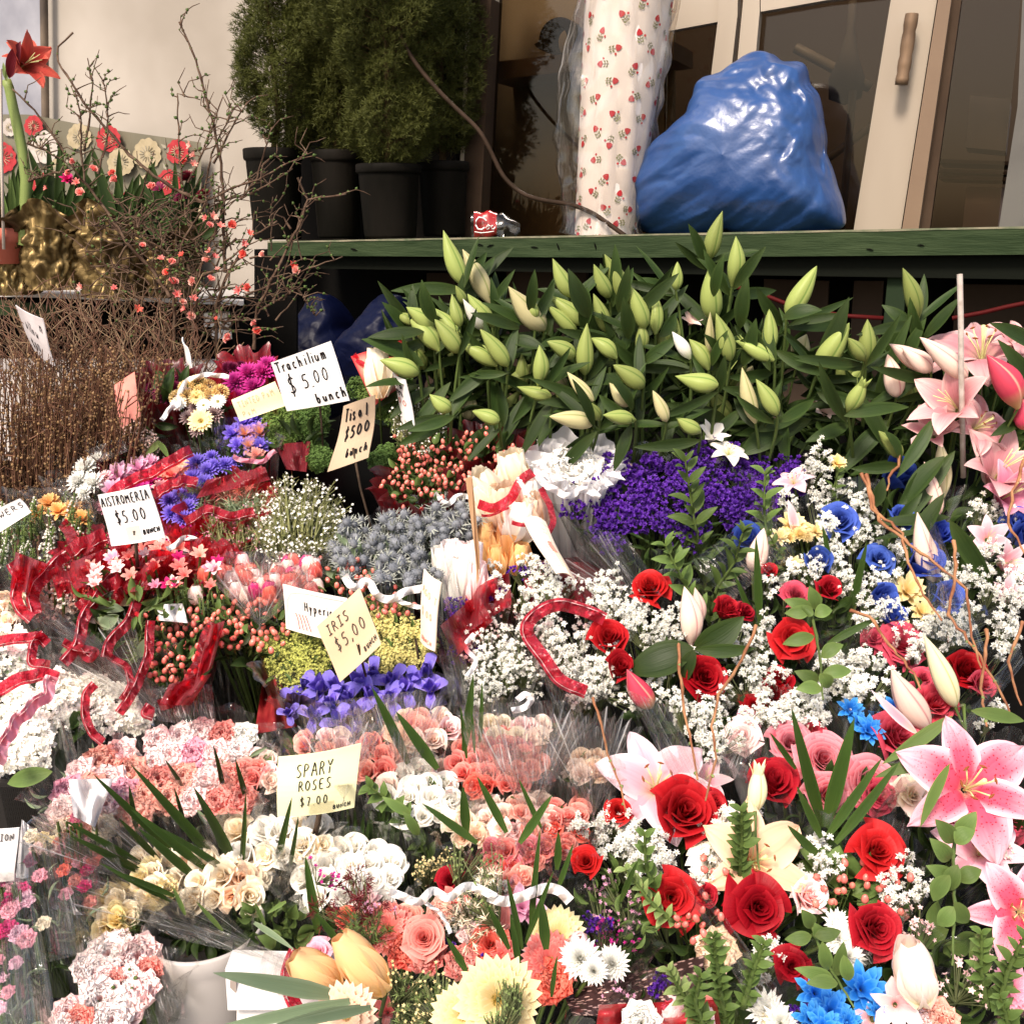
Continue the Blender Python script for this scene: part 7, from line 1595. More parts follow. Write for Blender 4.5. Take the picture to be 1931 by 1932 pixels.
b = spray('pale yellow bud bunch hanging low left of the cream spray roses', 220, 1720, 40, 44, ['yellow', 'cream'], 36, mclear, kind='rosebud'); b.mass('green_calyxes', 'needles', 'leafmid', 235, 1755, 34, 40, 15, 50, lump=8); b.done()
b = spray('white spray rose bunch lower centre with purple waxflower sprigs in front', 660, 1650, 100, 56, ['white', 'white', 'white'], 56, mclear)
M_ = None
b.sp('bladep', 'blade', 575, 1610, 600, 1760, 20, dY=-.05); b.sp('bladep', 'blade', 595, 1720, 640, 1780, 14, dY=-.05)
for u in range(14): b.sp('bladep', 'leaf', 640 + u * 9 + r.uniform(-5, 5), 1525 + r.uniform(-10, 20), 640 + u * 8, 1620, r.uniform(7, 14), dY=.03)
b.done()
spray('white roses glowing behind the pale green card and blades', 580, 1580, 40, 30, ['white', 'cream'], 50, msheen).done()

spray('pale blush spray rose bunch glimpsed above the pale green card', 610, 1400, 54, 22, ['blush', 'palepink', 'salmon'], 40, msheen).done()
spray('pink and cream spray roses filling the gap left of the pale green card', 490, 1450, 40, 30, ['palepink', 'blush', 'coral'], 40, msheen).done()
spray('peach spray roses between the white spray roses and the long centre blade', 885, 1555, 44, 30, ['blush', 'peach', 'cream'], 42, mclear).done()
spray('coral spray roses low in the middle above the white wavy ribbon', 960, 1650, 54, 20, ['coral', 'coraldark', 'salmon'], 44, mclear).done()
spray('blush spray roses right of the coral bunch, under dark blades', 1050, 1590, 30, 26, ['coral', 'rosepink'], 40, mclear).done()
# mini carnations in tall sleeves, bottom left
def sleeve(lab, pts, c, px, seed, base_v=2000, w=msheen, kind='carnation', lean=30):
    us = [p[0] for p in pts]; vs = [p[1] for p in pts]; cu, cv = sum(us) / len(us), sum(vs) / len(vs)
    b = Bunch('carnation_bunch', lab, 'flower bunch', G4, cu, cv, dz=-.5, dY=.04, seed=seed)
    for i, p in enumerate(pts): b.fl(kind, c[i % len(c)], p[0], p[1], px * 1.1, fy=1.0, dY=-.01)
    M = MB(); rg = random.Random(seed); mp_ = mpp(cv, Ys(cv))
    for i in range(70):
        a = P(min(us) + (max(us) - min(us)) * rg.random(), rg.uniform(min(vs), max(vs)) + 8, Ys(cv) + rg.uniform(-.02, .05)); q = P(cu + (a[0] * 0) + rg.uniform(-26, 26) + lean, cv + 260, Ys(cv) + .06)
        tube(M, [a, (a + q) / 2 + np.array((rg.uniform(-.01, .01), 0, 0)), q], .0018, 4)
    part(b.o, 'stems', M, [col('stem')]); b.st = []
    b.leaves('leafgrey', cu + lean * .3, cv + 90, (max(us) - min(us)) / 2 + 8, 90, 22, 40, 5); b.leaves('leaf', cu + lean * .5, cv + 120, (max(us) - min(us)) / 2 + 10, 110, 30, 40, 7, dY=.05, name='dark_foliage')
    return b
b = sleeve('tall sleeve of red and pink mini carnations below the long green blades', [(135, 1615), (150, 1625), (142, 1660), (160, 1670), (120, 1640), (118, 1600), (108, 1590), (165, 1640), (175, 1625), (125, 1685), (170, 1700), (145, 1540), (140, 1565), (155, 1590), (185, 1610)], ['coraldark', 'pink', 'coral', 'fuchsia'], 26, 1); b.sheet([(70, 1560), (180, 1580), (200, 1800), (110, 1800)], mclear, dY=-.04); b.sheet([(130, 1680), (145, 1720), (160, 1725), (140, 1725)], mtissue, dY=-.02); b.done()
b = sleeve('sleeve of magenta and pink mini carnations cut by the left edge', [(8, 1655), (22, 1670), (40, 1680), (48, 1695), (5, 1700), (20, 1715), (15, 1750), (35, 1760), (-10, 1760), (50, 1770), (10, 1660)], ['fuchsia', 'pink', 'fuchsia', 'lilac'], 36, 2); b.sheet([(-30, 1640), (60, 1650), (110, 1931), (-30, 1931)], mclear, dY=-.04); b.done()
b = sleeve('sleeve of cream and rosy carnation buds beside the white card at the lower left', [(92, 1588), (70, 1600), (60, 1620), (82, 1740), (80, 1580), (100, 1600), (75, 1650), (60, 1575)], ['yellow', 'palepink', 'pink', 'cream'], 28, 3); b.sheet([(40, 1560), (95, 1575), (150, 1800), (70, 1820)], mclear, dY=-.04)
b.sheet([(42, 1545), (60, 1560), (75, 1650), (30, 1660)], mtissue, dY=.02); b.done()
b = sleeve('sleeve of small pink carnations in the bottom left corner', [(5, 1840), (-5, 1810), (30, 1815), (15, 1870), (0, 1900)], ['lilac', 'pink'], 26, 4, lean=50); b.sheet([(-30, 1790), (80, 1760), (110, 1940), (-30, 1940)], mclear, dY=-.05); b.done()
b = carn('bouquet of pale pink carnations in a clear cone in front of the grey bucket', [(205, 1800, 64), (262, 1805, 66), (180, 1835, 50), (200, 1845, 46), (215, 1850, 40), (240, 1845, 40), (190, 1885, 62), (245, 1888, 60), (222, 1900, 58), (130, 1910, 50), (150, 1930, 50), (212, 1925, 56), (125, 1940, 44), (270, 1862, 46), (165, 1820, 44), (225, 1780, 40), (280, 1830, 40)], ['pinkwhite', 'palepink', 'pinkwhite', 'palepink', 'coral', 'pinkwhite'], 56)
b.mass('green_buds', 'berryt', 'leafmid', 215, 1880, 55, 70, 10, 26, stemr=0); b.sheet([(230, 1770), (345, 1790), (355, 1870), (290, 1970)], msheen, dY=.01, amp=.02); b.done()
# buckets, crates, boxes
c_ = P(385, 1745, .99); mp_ = mpp(1850, .98); M = MB(); R = 108 * mp_
lathe(M, [(0, -.34), (R * .82, -.34), (R * .97, -.03), (R * 1.0, -.02), (R * 1.03, -.012), (R * 1.03, .0), (R, .004), (R * .97, -.01), (R * .9, -.2), (0, -.22)], 48, c_); solo('bucket', M, [plain('pale_grey_bucket', (.46, .43, .41), .35, (.40, .37, .355), 3)], 'pale grey plastic bucket under the cream spray roses', 'bucket')
M = MB(); prism(M, [P(425, 1828, .90), P(640, 1832, .93), P(640, 1905, .92), P(430, 1905, .89)], np.array((0, .03, 0))); prism(M, [P(447, 1906, .905), P(640, 1906, .93), P(640, 2010, .9), P(447, 2010, .88)], np.array((0, .03, 0)), 0); prism(M, [P(434, 1850, .8965), P(446, 1850, .8965), P(446, 1872, .8965), P(434, 1872, .8965)], np.array((0, .003, 0)), 1)
solo('box', M, [plain('white_coated_card', (.72, .70, .68), .4, (.66, .64, .63), 3), plain('grey_brown_tape', (.30, .25, .22), .6)], 'white cardboard box beneath the yellow tulips', 'box', smooth=False)
M = MB(); a0, a1, a2, a3 = P(-60, 1475, 1.22), P(100, 1478, 1.22), P(160, 1480, 1.35), P(-60, 1470, 1.35); dn = np.array((0, 0, -.22)); prism(M, [a0, a1, a1 + dn, a0 + dn], np.array((0, .01, 0))); prism(M, [a1, a2, a2 + dn, a1 + dn], np.array((-.006, .004, 0)))
ng = np.random.default_rng(1)
for i in range(26): 
    x = a0 + (a1 - a0) * (.38 + .024 * i); segs(M, [x + np.array((0, -.003, -.004))], [x + np.array((.004, -.003, -.07))], .0012, 1)
solo('crate', M, [plain('black_plastic_crate', (.022, .020, .019), .5, (.035, .032, .03), 8), plain('black_rib', (.06, .055, .05), .5)], 'black ribbed plastic crate below the big white hydrangeas', 'crate', smooth=False)

# ------------------------------------------------------------------ right hand mixed bouquets
G6 = 'mixed bouquets with red roses'
def bq(lab, u, v, **k): return Bunch('mixed_bouquet', lab, 'bouquet', 'mixed bouquets', u, v, **k)
b = bq('mixed bouquet with the topmost red rose, a pale pink lily bud and broad lily leaves', 1270, 1230)
for k, u, v, px, fx, fy, c in (('rose', 1226, 1110, 88, -.2, .9, 'red'), ('rose', 1148, 1206, 84, -.1, .75, 'red'), ('rosebud', 1168, 1262, 60, .1, .6, 'red'), ('rose', 1326, 1278, 96, .15, .35, 'deepred'), ('rose', 1370, 1150, 62, .5, .8, 'red'), ('rose', 1404, 1155, 52, .7, .7, 'deepred')): b.fl(k, c, u, v, px, fx, fy, dY=-.03)
b.sp('bud', 'budpink', 1290, 1106, 1303, 1217, 48, dY=-.05); b.sp('bud', 'budpink', 1310, 1108, 1318, 1180, 30, dY=-.03); b.sp('bud', 'darkpinkbud', 1182, 1262, 1228, 1335, 48, dY=-.03)
for l in ((1178, 1262, 1308, 1222, 66), (1402, 1162, 1308, 1225, 52), (1424, 1222, 1312, 1226, 26), (1290, 1290, 1310, 1225, 30)): b.sp('leafp', 'leaf', *l, dY=-.06, roll=.2)
for c in ((1175, 1150, 40, 24), (1215, 1190, 50, 34), (1260, 1180, 34, 40), (1290, 1240, 40, 20), (1230, 1290, 50, 26), (1380, 1215, 44, 30), (1400, 1285, 40, 34), (1290, 1325, 44, 26), (1345, 1350, 46, 34), (1370, 1395, 34, 34), (1330, 1390, 30, 24), (1430, 1240, 30, 30)): gyp(b, *c, px=9.5)
b.sprig([(1292, 870), (1305, 960), (1320, 1040), (1330, 1110), (1338, 1190)], 1.4, 54, 19, 'leafmid', 20, dY=-.16); b.sprig([(1400, 1005), (1385, 1060), (1350, 1110), (1340, 1160)], 1.2, 46, 17, 'leafmid', 18, dY=-.13); b.sprig([(1255, 1030), (1285, 1090), (1325, 1170)], 1.2, 46, 17, 'leafmid', 18, dY=-.13)
b.leaves('leaf', 1300, 1300, 110, 90, 70, 46, 22, dY=.06); b.wrap(mclear, 1270, 1230, 155, 130, depth=.4)
b.twig([(1278, 1212), (1282, 1270), (1290, 1340), (1303, 1400), (1315, 1470)], 6, c='twig', buds=.3, dY=-.09); b.twig([(1425, 1180), (1400, 1245), (1355, 1310), (1342, 1370), (1350, 1430), (1330, 1510)], 6, c='twig', buds=.3, dY=-.09); b.twig([(1118, 1315), (1135, 1370), (1145, 1420), (1170, 1480), (1180, 1530)], 5, buds=.3, dY=-.07)
b.sheet([(1060, 1380), (1160, 1350), (1180, 1450), (1080, 1480)], mclear, dY=-.04); b.sheet([(1180, 1300), (1260, 1330), (1340, 1480), (1270, 1470)], msheen, dY=-.06); b.done()
b = bq('mixed bouquet with one dark centred red rose beside a round leaved sprig', 1500, 1180)
b.fl('rose', 'red', 1492, 1206, 100, -.1, .35, dY=-.04); b.fl('spray', 'red', 1562, 1112, 58, .2, .5); b.fl('garden', 'redpink', 1500, 1120, 60); b.fl('spray', 'red', 1450, 1075, 34)
for a, c, d, e_ in ((1525, 1105, 1538, 1150), (1480, 1130, 1530, 1145), (1480, 1155, 1528, 1150), (1570, 1150, 1535, 1160), (1515, 1160, 1530, 1145), (1475, 1215, 1535, 1200), (1590, 1215, 1548, 1240), (1500, 1265, 1545, 1282), (1500, 1300, 1550, 1300), (1565, 1300, 1545, 1270), (1605, 1265, 1550, 1270)): b.sp('leafp', 'leafmid', a, c, d, e_, 26, dY=-.10)
b.twig([(1528, 1148), (1540, 1200), (1548, 1260), (1552, 1320)], 6, 'stem', dY=-.09)
for c in ((1450, 1090, 20, 16), (1440, 1180, 26, 40), (1455, 1280, 34, 30), (1470, 1340, 50, 30), (1530, 1320, 60, 26), (1430, 1330, 30, 30), (1520, 1065, 36, 20), (1545, 1075, 24, 24)): gyp(b, *c, px=9.5)
b.sp('bud', 'budpink', 1440, 996, 1418, 1076, 42, dY=-.03); b.sp('bladep', 'blade', 1425, 1010, 1432, 1180, 16, dY=-.06); b.sp('bladep', 'blade', 1380, 1080, 1425, 1180, 12, dY=-.05); b.sp('bladep', 'blade', 1550, 990, 1565, 1060, 10, dY=-.05)
b.sp('bladep', 'blade', 1655, 1160, 1560, 1215, 16, dY=-.05); b.sp('bladep', 'blade', 1635, 1020, 1600, 1170, 16, dY=-.03); b.sprig([(1442, 895), (1440, 960), (1448, 1030)], 1.2, 46, 18, 'leafmid', 20, dY=-.1)
b.sprig([(1450, 1010), (1470, 1040), (1440, 1090)], 1, 24, 12, 'leafmid', 16); b.sheet([(1440, 900), (1480, 960), (1540, 1000), (1400, 1100)], msheen, dY=.03)
b.cluster('rose', 'deepred', 1460, 1290, 30, 20, 60); b.leaves('leaf', 1500, 1230, 90, 120, 80, 46, 22, dY=.07); b.wrap(mclear, 1500, 1190, 110, 120, depth=.4); b.done()
b = bq('mixed bouquet of blue roses, soft yellow mums and baby breath at the upper right', 1640, 1050)
for k, u, v, px, fx, fy in (('rose', 1582, 985, 76, 0, .5), ('rosebud', 1690, 900, 64, .2, .6), ('rose', 1700, 975, 56, .3, .6), ('rose', 1657, 1055, 66, .1, .5), ('rosebud', 1735, 1065, 70, .2, .4), ('rose', 1920, 985, 64, -.2, .4), ('rosebud', 1930, 1015, 60, 0, .4), ('rosebud', 1660, 1130, 50, .2, .4), ('rose', 1785, 1125, 70, .4, .3), ('rosebud', 1540, 1060, 50, -.2, .4), ('rosebud', 1410, 1020, 56, -.2, .4), ('rosebud', 1770, 1010, 50, 0, .5), ('rosebud', 1680, 1165, 44, 0, .5)): b.fl(k, 'bluerose', u, v, px * 1.1, fx, fy)
for u, v, px in ((1495, 985, 60), (1470, 1010, 44), (1540, 1000, 40), (1715, 1110, 76), (1740, 1150, 56), (1700, 1180, 50), (1580, 870, 40), (1500, 1060, 36)): b.fl('loosedaisy', 'yellow', u, v, px, fy=.6, dY=.0)
b.cluster('ballmum', 'yellow', 1510, 1000, 30, 16, 30)
for c in ((1560, 850, 30, 18), (1545, 905, 40, 34), (1570, 925, 34, 24), (1490, 935, 30, 14), (1620, 945, 40, 34), (1580, 1040, 44, 34), (1545, 985, 40, 24), (1640, 1010, 34, 26), (1625, 1090, 46, 30), (1640, 1135, 40, 26), (1620, 1160, 34, 20), (1700, 1030, 30, 24), (1855, 1050, 40, 30), (1845, 1100, 44, 24), (1870, 960, 40, 22), (1900, 1150, 40, 40), (1910, 1080, 26, 34), (1710, 1160, 50, 34), (1780, 1180, 44, 34), (1820, 1160, 30, 34), (1690, 1080, 30, 20), (1800, 1060, 20, 30)): gyp(b, *c, px=9)
b.sp('bud', 'budyellow', 1772, 830, 1778, 938, 36, dY=-.03); b.sp('bud', 'budpink', 1742, 871, 1769, 972, 34, dY=-.02); b.sp('bud', 'budpink', 1729, 966, 1760, 1096, 48, dY=-.05)
for l in ((1640, 985, 1790, 975, 24), (1648, 1015, 1740, 1000, 12), (1680, 1080, 1780, 930, 34), (1700, 960, 1780, 860, 36), (1870, 1100, 1790, 980, 34), (1740, 930, 1690, 990, 20), (1665, 900, 1640, 960, 26)): b.sp('leafp', 'leaf', *l, dY=-.05, roll=.3)
b.fl('lily', 'pinklily', 1495, 905, 80, -.6, 1.4); b.sp('leafp', 'pinklily', 1485, 942, 1500, 1010, 18, dY=-.02); b.fl('trumpet', 'pinklily', 1865, 1010, 90, -.3, .4); b.fl('alstro', 'pinklily', 1905, 1120, 80, .1, .4); b.fl('trumpet', 'pinklily', 1910, 1060, 90, .3, .2)
b.sprig([(1885, 850), (1860, 920), (1845, 980), (1850, 1040)], 1.2, 34, 16, 'leafmid', 18); b.sprig([(1580, 890), (1560, 960), (1550, 1020)], 1, 26, 10, 'leafmid', 16)
for q in ([(1690, 845), (1695, 880), (1675, 900), (1672, 925)], [(1635, 895), (1642, 940), (1660, 985), (1705, 1015), (1760, 1060), (1820, 1110), (1830, 1200), (1850, 1260)], [(1625, 890), (1645, 960), (1700, 1005), (1710, 1060), (1740, 1120), (1775, 1170)], [(1935, 850), (1910, 930), (1900, 985), (1925, 1030), (1945, 1060)], [(1600, 1150), (1640, 1160), (1665, 1200), (1720, 1270), (1735, 1300)], [(1800, 1020), (1800, 1080), (1790, 1160), (1850, 1240), (1880, 1300), (1905, 1350)], [(1930, 1170), (1900, 1250), (1925, 1330)], [(1860, 1190), (1850, 1300), (1860, 1370)]): b.twig(q, 6.5, buds=.12, dY=-.10, name='curly_twig', jag=3)
b.leaves('leaf', 1680, 1060, 200, 130, 130, 50, 22, dY=.08); b.wrap(mclear, 1690, 1060, 210, 140, depth=.4, folds=13); b.sheet([(1755, 960), (1770, 1000), (1860, 1230), (1740, 1200)], mclear, dY=-.09); b.done()
b = bq('mixed bouquet of pink and deep red roses behind a closed yellow lily bud', 1720, 1250)
for k, u, v, px, fx, fy, c in (('garden', 1700, 1215, 96, .0, .5, 'redpink'), ('rose', 1650, 1205, 60, -.2, .8, 'redpink'), ('rose', 1760, 1330, 96, .0, .5, 'redpink'), ('rose', 1820, 1265, 90, .2, .6, 'deepred'), ('rose', 1740, 1280, 60, 0, .6, 'redpink'), ('rose', 1850, 1290, 60, .3, .5, 'redpink'), ('rose', 1460, 1310, 70, -.2, .4, 'deepred'), ('rose', 1530, 1380, 60, 0, .5, 'redpink'), ('rose', 1420, 1330, 50, 0, .5, 'deepred')): b.fl(k, c, u, v, px, fx, fy, dY=.02)
b.sp('bud', 'budyellow', 1742, 1198, 1800, 1332, 46, dY=-.08); b.sp('bud', 'budpink', 1680, 1262, 1750, 1375, 58, dY=-.06); b.sp('leafp', 'pinklily', 1644, 1302, 1730, 1385, 18, dY=-.08)
for c in ((1600, 1260, 60, 26), (1590, 1300, 60, 30), (1660, 1290, 34, 20), (1640, 1235, 60, 20), (1715, 1230, 34, 22), (1720, 1180, 40, 16), (1560, 1335, 40, 24), (1590, 1240, 50, 20), (1900, 1190, 36, 30)): gyp(b, *c, px=10.5)
for u, v, px in ((1605, 1335, 60), (1690, 1335, 64), (1640, 1375, 66), (1620, 1360, 46)): b.fl('loosedaisy', 'bluedaisy', u, v, px, fy=.6)
b.twig([(1800, 1330), (1812, 1360), (1825, 1390)], 6, 'stem'); b.leaves('leaf', 1720, 1300, 130, 60, 60, 46, 22, dY=.06); b.wrap(mclear, 1700, 1270, 160, 80, depth=.3); b.sheet([(1920, 1210), (1931, 1250), (1800, 1420), (1790, 1400)], mclear, dY=-.02); b.done()
b = bq('mixed bouquet of pink garden roses behind a fan of dark palm blades', 1570, 1430)
for k, u, v, px, fx, fy, c in (('garden', 1553, 1432, 110, -.1, .5, 'rosepink'), ('garden', 1640, 1478, 116, .1, .5, 'rosepink'), ('rose', 1690, 1390, 112, .15, .5, 'redpink'), ('garden', 1490, 1400, 84, -.2, .6, 'rosepink'), ('garden', 1400, 1388, 74, -.4, .5, 'palepink'), ('garden', 1560, 1500, 90, 0, .3, 'rosepink'), ('rose', 1455, 1478, 110, .05, 1.0, 'red'), ('garden', 1655, 1500, 80, .3, .2, 'redpink'), ('garden', 1410, 1360, 50, 0, .5, 'pink')): b.fl(k, c, u, v, px, fx, fy, dY=.02)
for l in ((1484, 1335, 1552, 1560, 25), (1612, 1350, 1556, 1560, 30), (1664, 1428, 1558, 1580, 20), (1702, 1440, 1575, 1590, 20), (1500, 1480, 1548, 1580, 17), (1480, 1560, 1540, 1610, 18), (1450, 1380, 1500, 1450, 12)): b.sp('bladep', 'blade', *l, dY=-.07)
b.sp('openingbud', 'budyellow', 1431, 1438, 1423, 1532, 40, dY=-.08); b.twig([(1423, 1530), (1425, 1580), (1432, 1640)], 6, 'stem', dY=-.07)
gyp(b, 1450, 1345, 50, 20, px=10.5); gyp(b, 1520, 1350, 44, 24, px=10.5); b.leaves('leaf', 1570, 1520, 120, 60, 60, 50, 24, dY=.06); b.wrap(msheen, 1560, 1440, 160, 90, depth=.3); b.sheet([(1380, 1370), (1440, 1400), (1420, 1470), (1340, 1460)], msheen, dY=-.02); b.done()
b = bq('mixed bouquet with the large spotted stargazer lily at the right edge', 1830, 1470)
b.fl('lily', 'stargazer', 1832, 1482, 285, -.1, .45, dY=-.10, spin=.35, label='spotted pink stargazer bloom'); b.fl('lily', 'stargazer', 1925, 1720, 210, -.3, .4, dY=-.06, spin=1.0); b.fl('lily', 'pinklily', 1850, 1600, 190, -.2, .9, dY=-.02, spin=.2)
b.fl('rose', 'redpink', 1830, 1555, 130, 0, .4, dY=.06); b.fl('garden', 'redpink', 1905, 1540, 90, 0, .4, dY=.06); b.fl('rose', 'cream', 1720, 1500, 90, 0, .4, dY=.03); b.fl('trumpet', 'blush', 1710, 1500, 90, -.6, .4, dY=.02)
for l in ((1662, 1440, 1795, 1350, 26), (1648, 1466, 1780, 1425, 24), (1931, 1360, 1830, 1340, 26), (1735, 1560, 1790, 1440, 20)): b.sp('leafp', 'leafmid', *l, dY=-.11)
b.twig([(1815, 1330), (1822, 1400)], 7, 'stem')
for a, c, d, e_ in ((1762, 1545, 1795, 1590), (1752, 1580, 1790, 1622), (1840, 1530, 1800, 1575), (1838, 1565, 1800, 1590), (1745, 1632, 1795, 1660), (1785, 1680, 1805, 1630), (1850, 1640, 1805, 1660), (1760, 1700, 1790, 1650), (1825, 1740, 1800, 1700), (1765, 1745, 1798, 1710)): b.sp('leafp', 'leafmid', a, c, d, e_, 32, dY=-.13)
b.twig([(1798, 1560), (1798, 1640), (1800, 1720), (1795, 1820)], 7, 'stem', dY=-.11)
for c in ((1700, 1640, 34, 30), (1735, 1660, 26, 20), (1715, 1690, 34, 24), (1860, 1350, 30, 20), (1890, 1620, 30, 20), (1790, 1460, 20, 14)): gyp(b, *c, px=11)
b.leaves('leaf', 1830, 1600, 110, 140, 70, 56, 30, dY=.08); b.wrap(mclear, 1830, 1530, 130, 150, depth=.3); b.sheet([(1600, 1500), (1720, 1560), (1700, 1640), (1580, 1600)], msheen, dY=.05); b.done()
b = bq('mixed bouquet with a pale pink lily, velvety red roses and a peach lily', 1330, 1620)
b.fl('lily', 'pinklily', 1238, 1478, 250, -.1, .8, dY=-.01, spin=.2); b.fl('trumpet', 'pinklily', 1335, 1465, 110, .4, .9, dY=.03)
for u, v, px, fx, fy, c in ((1288, 1533, 138, .1, .6, 'red'), (1345, 1515, 70, .6, .8, 'red'), (1266, 1692, 132, -.05, .35, 'red'), (1428, 1712, 142, .05, .4, 'deepred'), (1652, 1606, 128, .1, .6, 'red'), (1648, 1752, 118, .1, .5, 'red'), (1105, 1625, 66, -.2, .8, 'red'), (1492, 1822, 86, 0, .5, 'deepred'), (1330, 1690, 50, .5, .5, 'red'), (1165, 1530, 60, 0, .6, 'red')): b.fl('rose', c, u, v, px, fx, fy, dY=-.02)
b.fl('lily', 'peachlily', 1425, 1622, 240, .1, .5, dY=-.03, spin=.5); b.fl('garden', 'white', 1340, 1632, 80); b.fl('rose', 'palepink', 1525, 1690, 84, .2, .6); b.fl('carnation', 'peach', 1350, 1790, 90, -.2, .4); b.fl('garden', 'cream', 1330, 1615, 60)
for u, v, px in ((1580, 1770, 80), (1600, 1805, 70), (1575, 1740, 60)): b.fl('mum', 'whitemum', u, v, px, fy=.6)
for c in ((1205, 1585, 60, 34), (1160, 1545, 34, 24), (1225, 1620, 50, 34), (1175, 1600, 40, 34), (1380, 1560, 44, 34), (1345, 1590, 40, 30), (1250, 1580, 36, 20), (1555, 1590, 40, 20), (1550, 1630, 34, 24), (1335, 1660, 26, 24), (1470, 1790, 34, 26), (1455, 1815, 30, 24), (1400, 1530, 40, 24), (1110, 1560, 30, 20), (1345, 1540, 26, 20)): gyp(b, *c, px=11)
for c in ((1310, 1740, 34, 34, 14), (1350, 1640, 24, 30, 8), (1600, 1650, 34, 24, 9), (1580, 1700, 20, 12, 5), (1680, 1680, 26, 14, 5)): b.berries(*c[:4], c[4], 15)
b.sprig([(1398, 1530), (1398, 1590), (1394, 1650), (1392, 1710), (1392, 1790), (1388, 1860), (1385, 1930)], 1.6, 38, 17, 'leafmid', 11, dY=-.10); b.sprig([(1345, 1765), (1350, 1810), (1360, 1880), (1370, 1940)], 1.3, 36, 16, 'leafmid', 13, dY=-.10); b.sprig([(1440, 1780), (1420, 1830), (1400, 1900)], 1.3, 36, 16, 'leafmid', 13, dY=-.08)
b.sprig([(1215, 1575), (1218, 1640), (1245, 1690), (1280, 1740)], 1.3, 40, 20, 'leafmid', 22, dY=-.09); b.sprig([(1180, 1640), (1225, 1700), (1270, 1740)], 1.2, 34, 16, 'leaflight', 18, dY=-.07); b.sprig([(1320, 1840), (1310, 1890), (1330, 1950)], 1.3, 40, 17, 'leafmid', 15, dY=-.10); b.sprig([(1260, 1830), (1290, 1880), (1320, 1940)], 1.2, 36, 16, 'leaflight', 16, dY=-.1)
for a, c, d, e_ in ((1510, 1715, 1530, 1750), (1480, 1770, 1530, 1765), (1585, 1755, 1535, 1765), (1560, 1830, 1550, 1775), (1500, 1825, 1570, 1842), (1520, 1855, 1580, 1855), (1590, 1775, 1575, 1840), (1535, 1740, 1545, 1770), (1600, 1850, 1590, 1800)): b.sp('leafp', 'leafmid', a, c, d, e_, 26, dY=-.10)
b.twig([(1528, 1740), (1545, 1790), (1580, 1850), (1610, 1900)], 6, 'stem', dY=-.09)
b.leaves('leaf', 1400, 1720, 260, 150, 170, 60, 28, dY=.08); b.leaves('leafmid', 1600, 1680, 80, 60, 24, 70, 44, dY=.04, name='broad_leaves'); b.wrap(mclear, 1400, 1660, 300, 190, depth=.35, folds=15)
b.sheet([(1270, 1640), (1300, 1640), (1480, 1880), (1420, 1900)], mclear, dY=-.03); b.done()
b = bq('mixed bouquet with sky blue daisies and a pale closed tulip in the bottom right', 1660, 1870)
for u, v, px in ((1540, 1870, 90), (1570, 1905, 90), (1630, 1862, 110), (1555, 1935, 80), (1600, 1925, 60), (1655, 1905, 50), (1530, 1920, 70)): b.fl('loosedaisy', 'bluedaisy', u, v, px, fy=.7, dY=-.02)
b.sp('tulip', 'tulipwhite', 1712, 1775, 1738, 1895, 84, dY=-.08, var=0); b.fl('alstro', 'palepink', 1690, 1900, 110, -.3, .3, dY=-.03); b.fl('alstro', 'pinklily', 1645, 1925, 80, -.3, .3); b.fl('carnation', 'salmon', 1770, 1925, 90, fy=.7); b.fl('carnation', 'palepink', 1740, 1930, 60); b.fl('gerbera', 'pink', 1905, 1865, 90, .2, .6)
b.fl('mum', 'whitemum', 1445, 1905, 90, fy=.5); b.fl('mum', 'whitemum', 1470, 1930, 80, fy=.5); b.fl('carnation', 'yellow', 1460, 1925, 50)
b.mass('statice_head', 'cuplet', 'statice', 1500, 1920, 24, 30, 13, 60, lump=3)
for c in ((1700, 1725, 44, 44, 46), (1690, 1790, 40, 34, 30), (1800, 1850, 60, 60, 40), (1880, 1830, 30, 60, 24), (1740, 1740, 30, 40, 24)): b.mass('waxflower_blossoms', 'five', 'palepink', c[0], c[1], c[2], c[3], 14, c[4], lump=6, thick=.05, stemr=.0011)
b.sprig([(1930, 1770), (1900, 1830), (1880, 1900)], 1.3, 40, 17, 'leafmid', 16, dY=-.08); b.sprig([(1850, 1760), (1850, 1830), (1860, 1900)], 1.3, 38, 16, 'leafmid', 16, dY=-.06); b.sprig([(1885, 1880), (1900, 1930), (1910, 1990)], 1.3, 38, 16, 'leafmid', 16, dY=-.06)
b.leaves('leaf', 1690, 1880, 220, 70, 110, 60, 30, dY=.07); b.leaves('leafmid', 1770, 1800, 60, 60, 20, 80, 40, dY=.04, name='broad_leaves'); b.wrap(mclear, 1680, 1880, 240, 100, depth=.3); b.done()

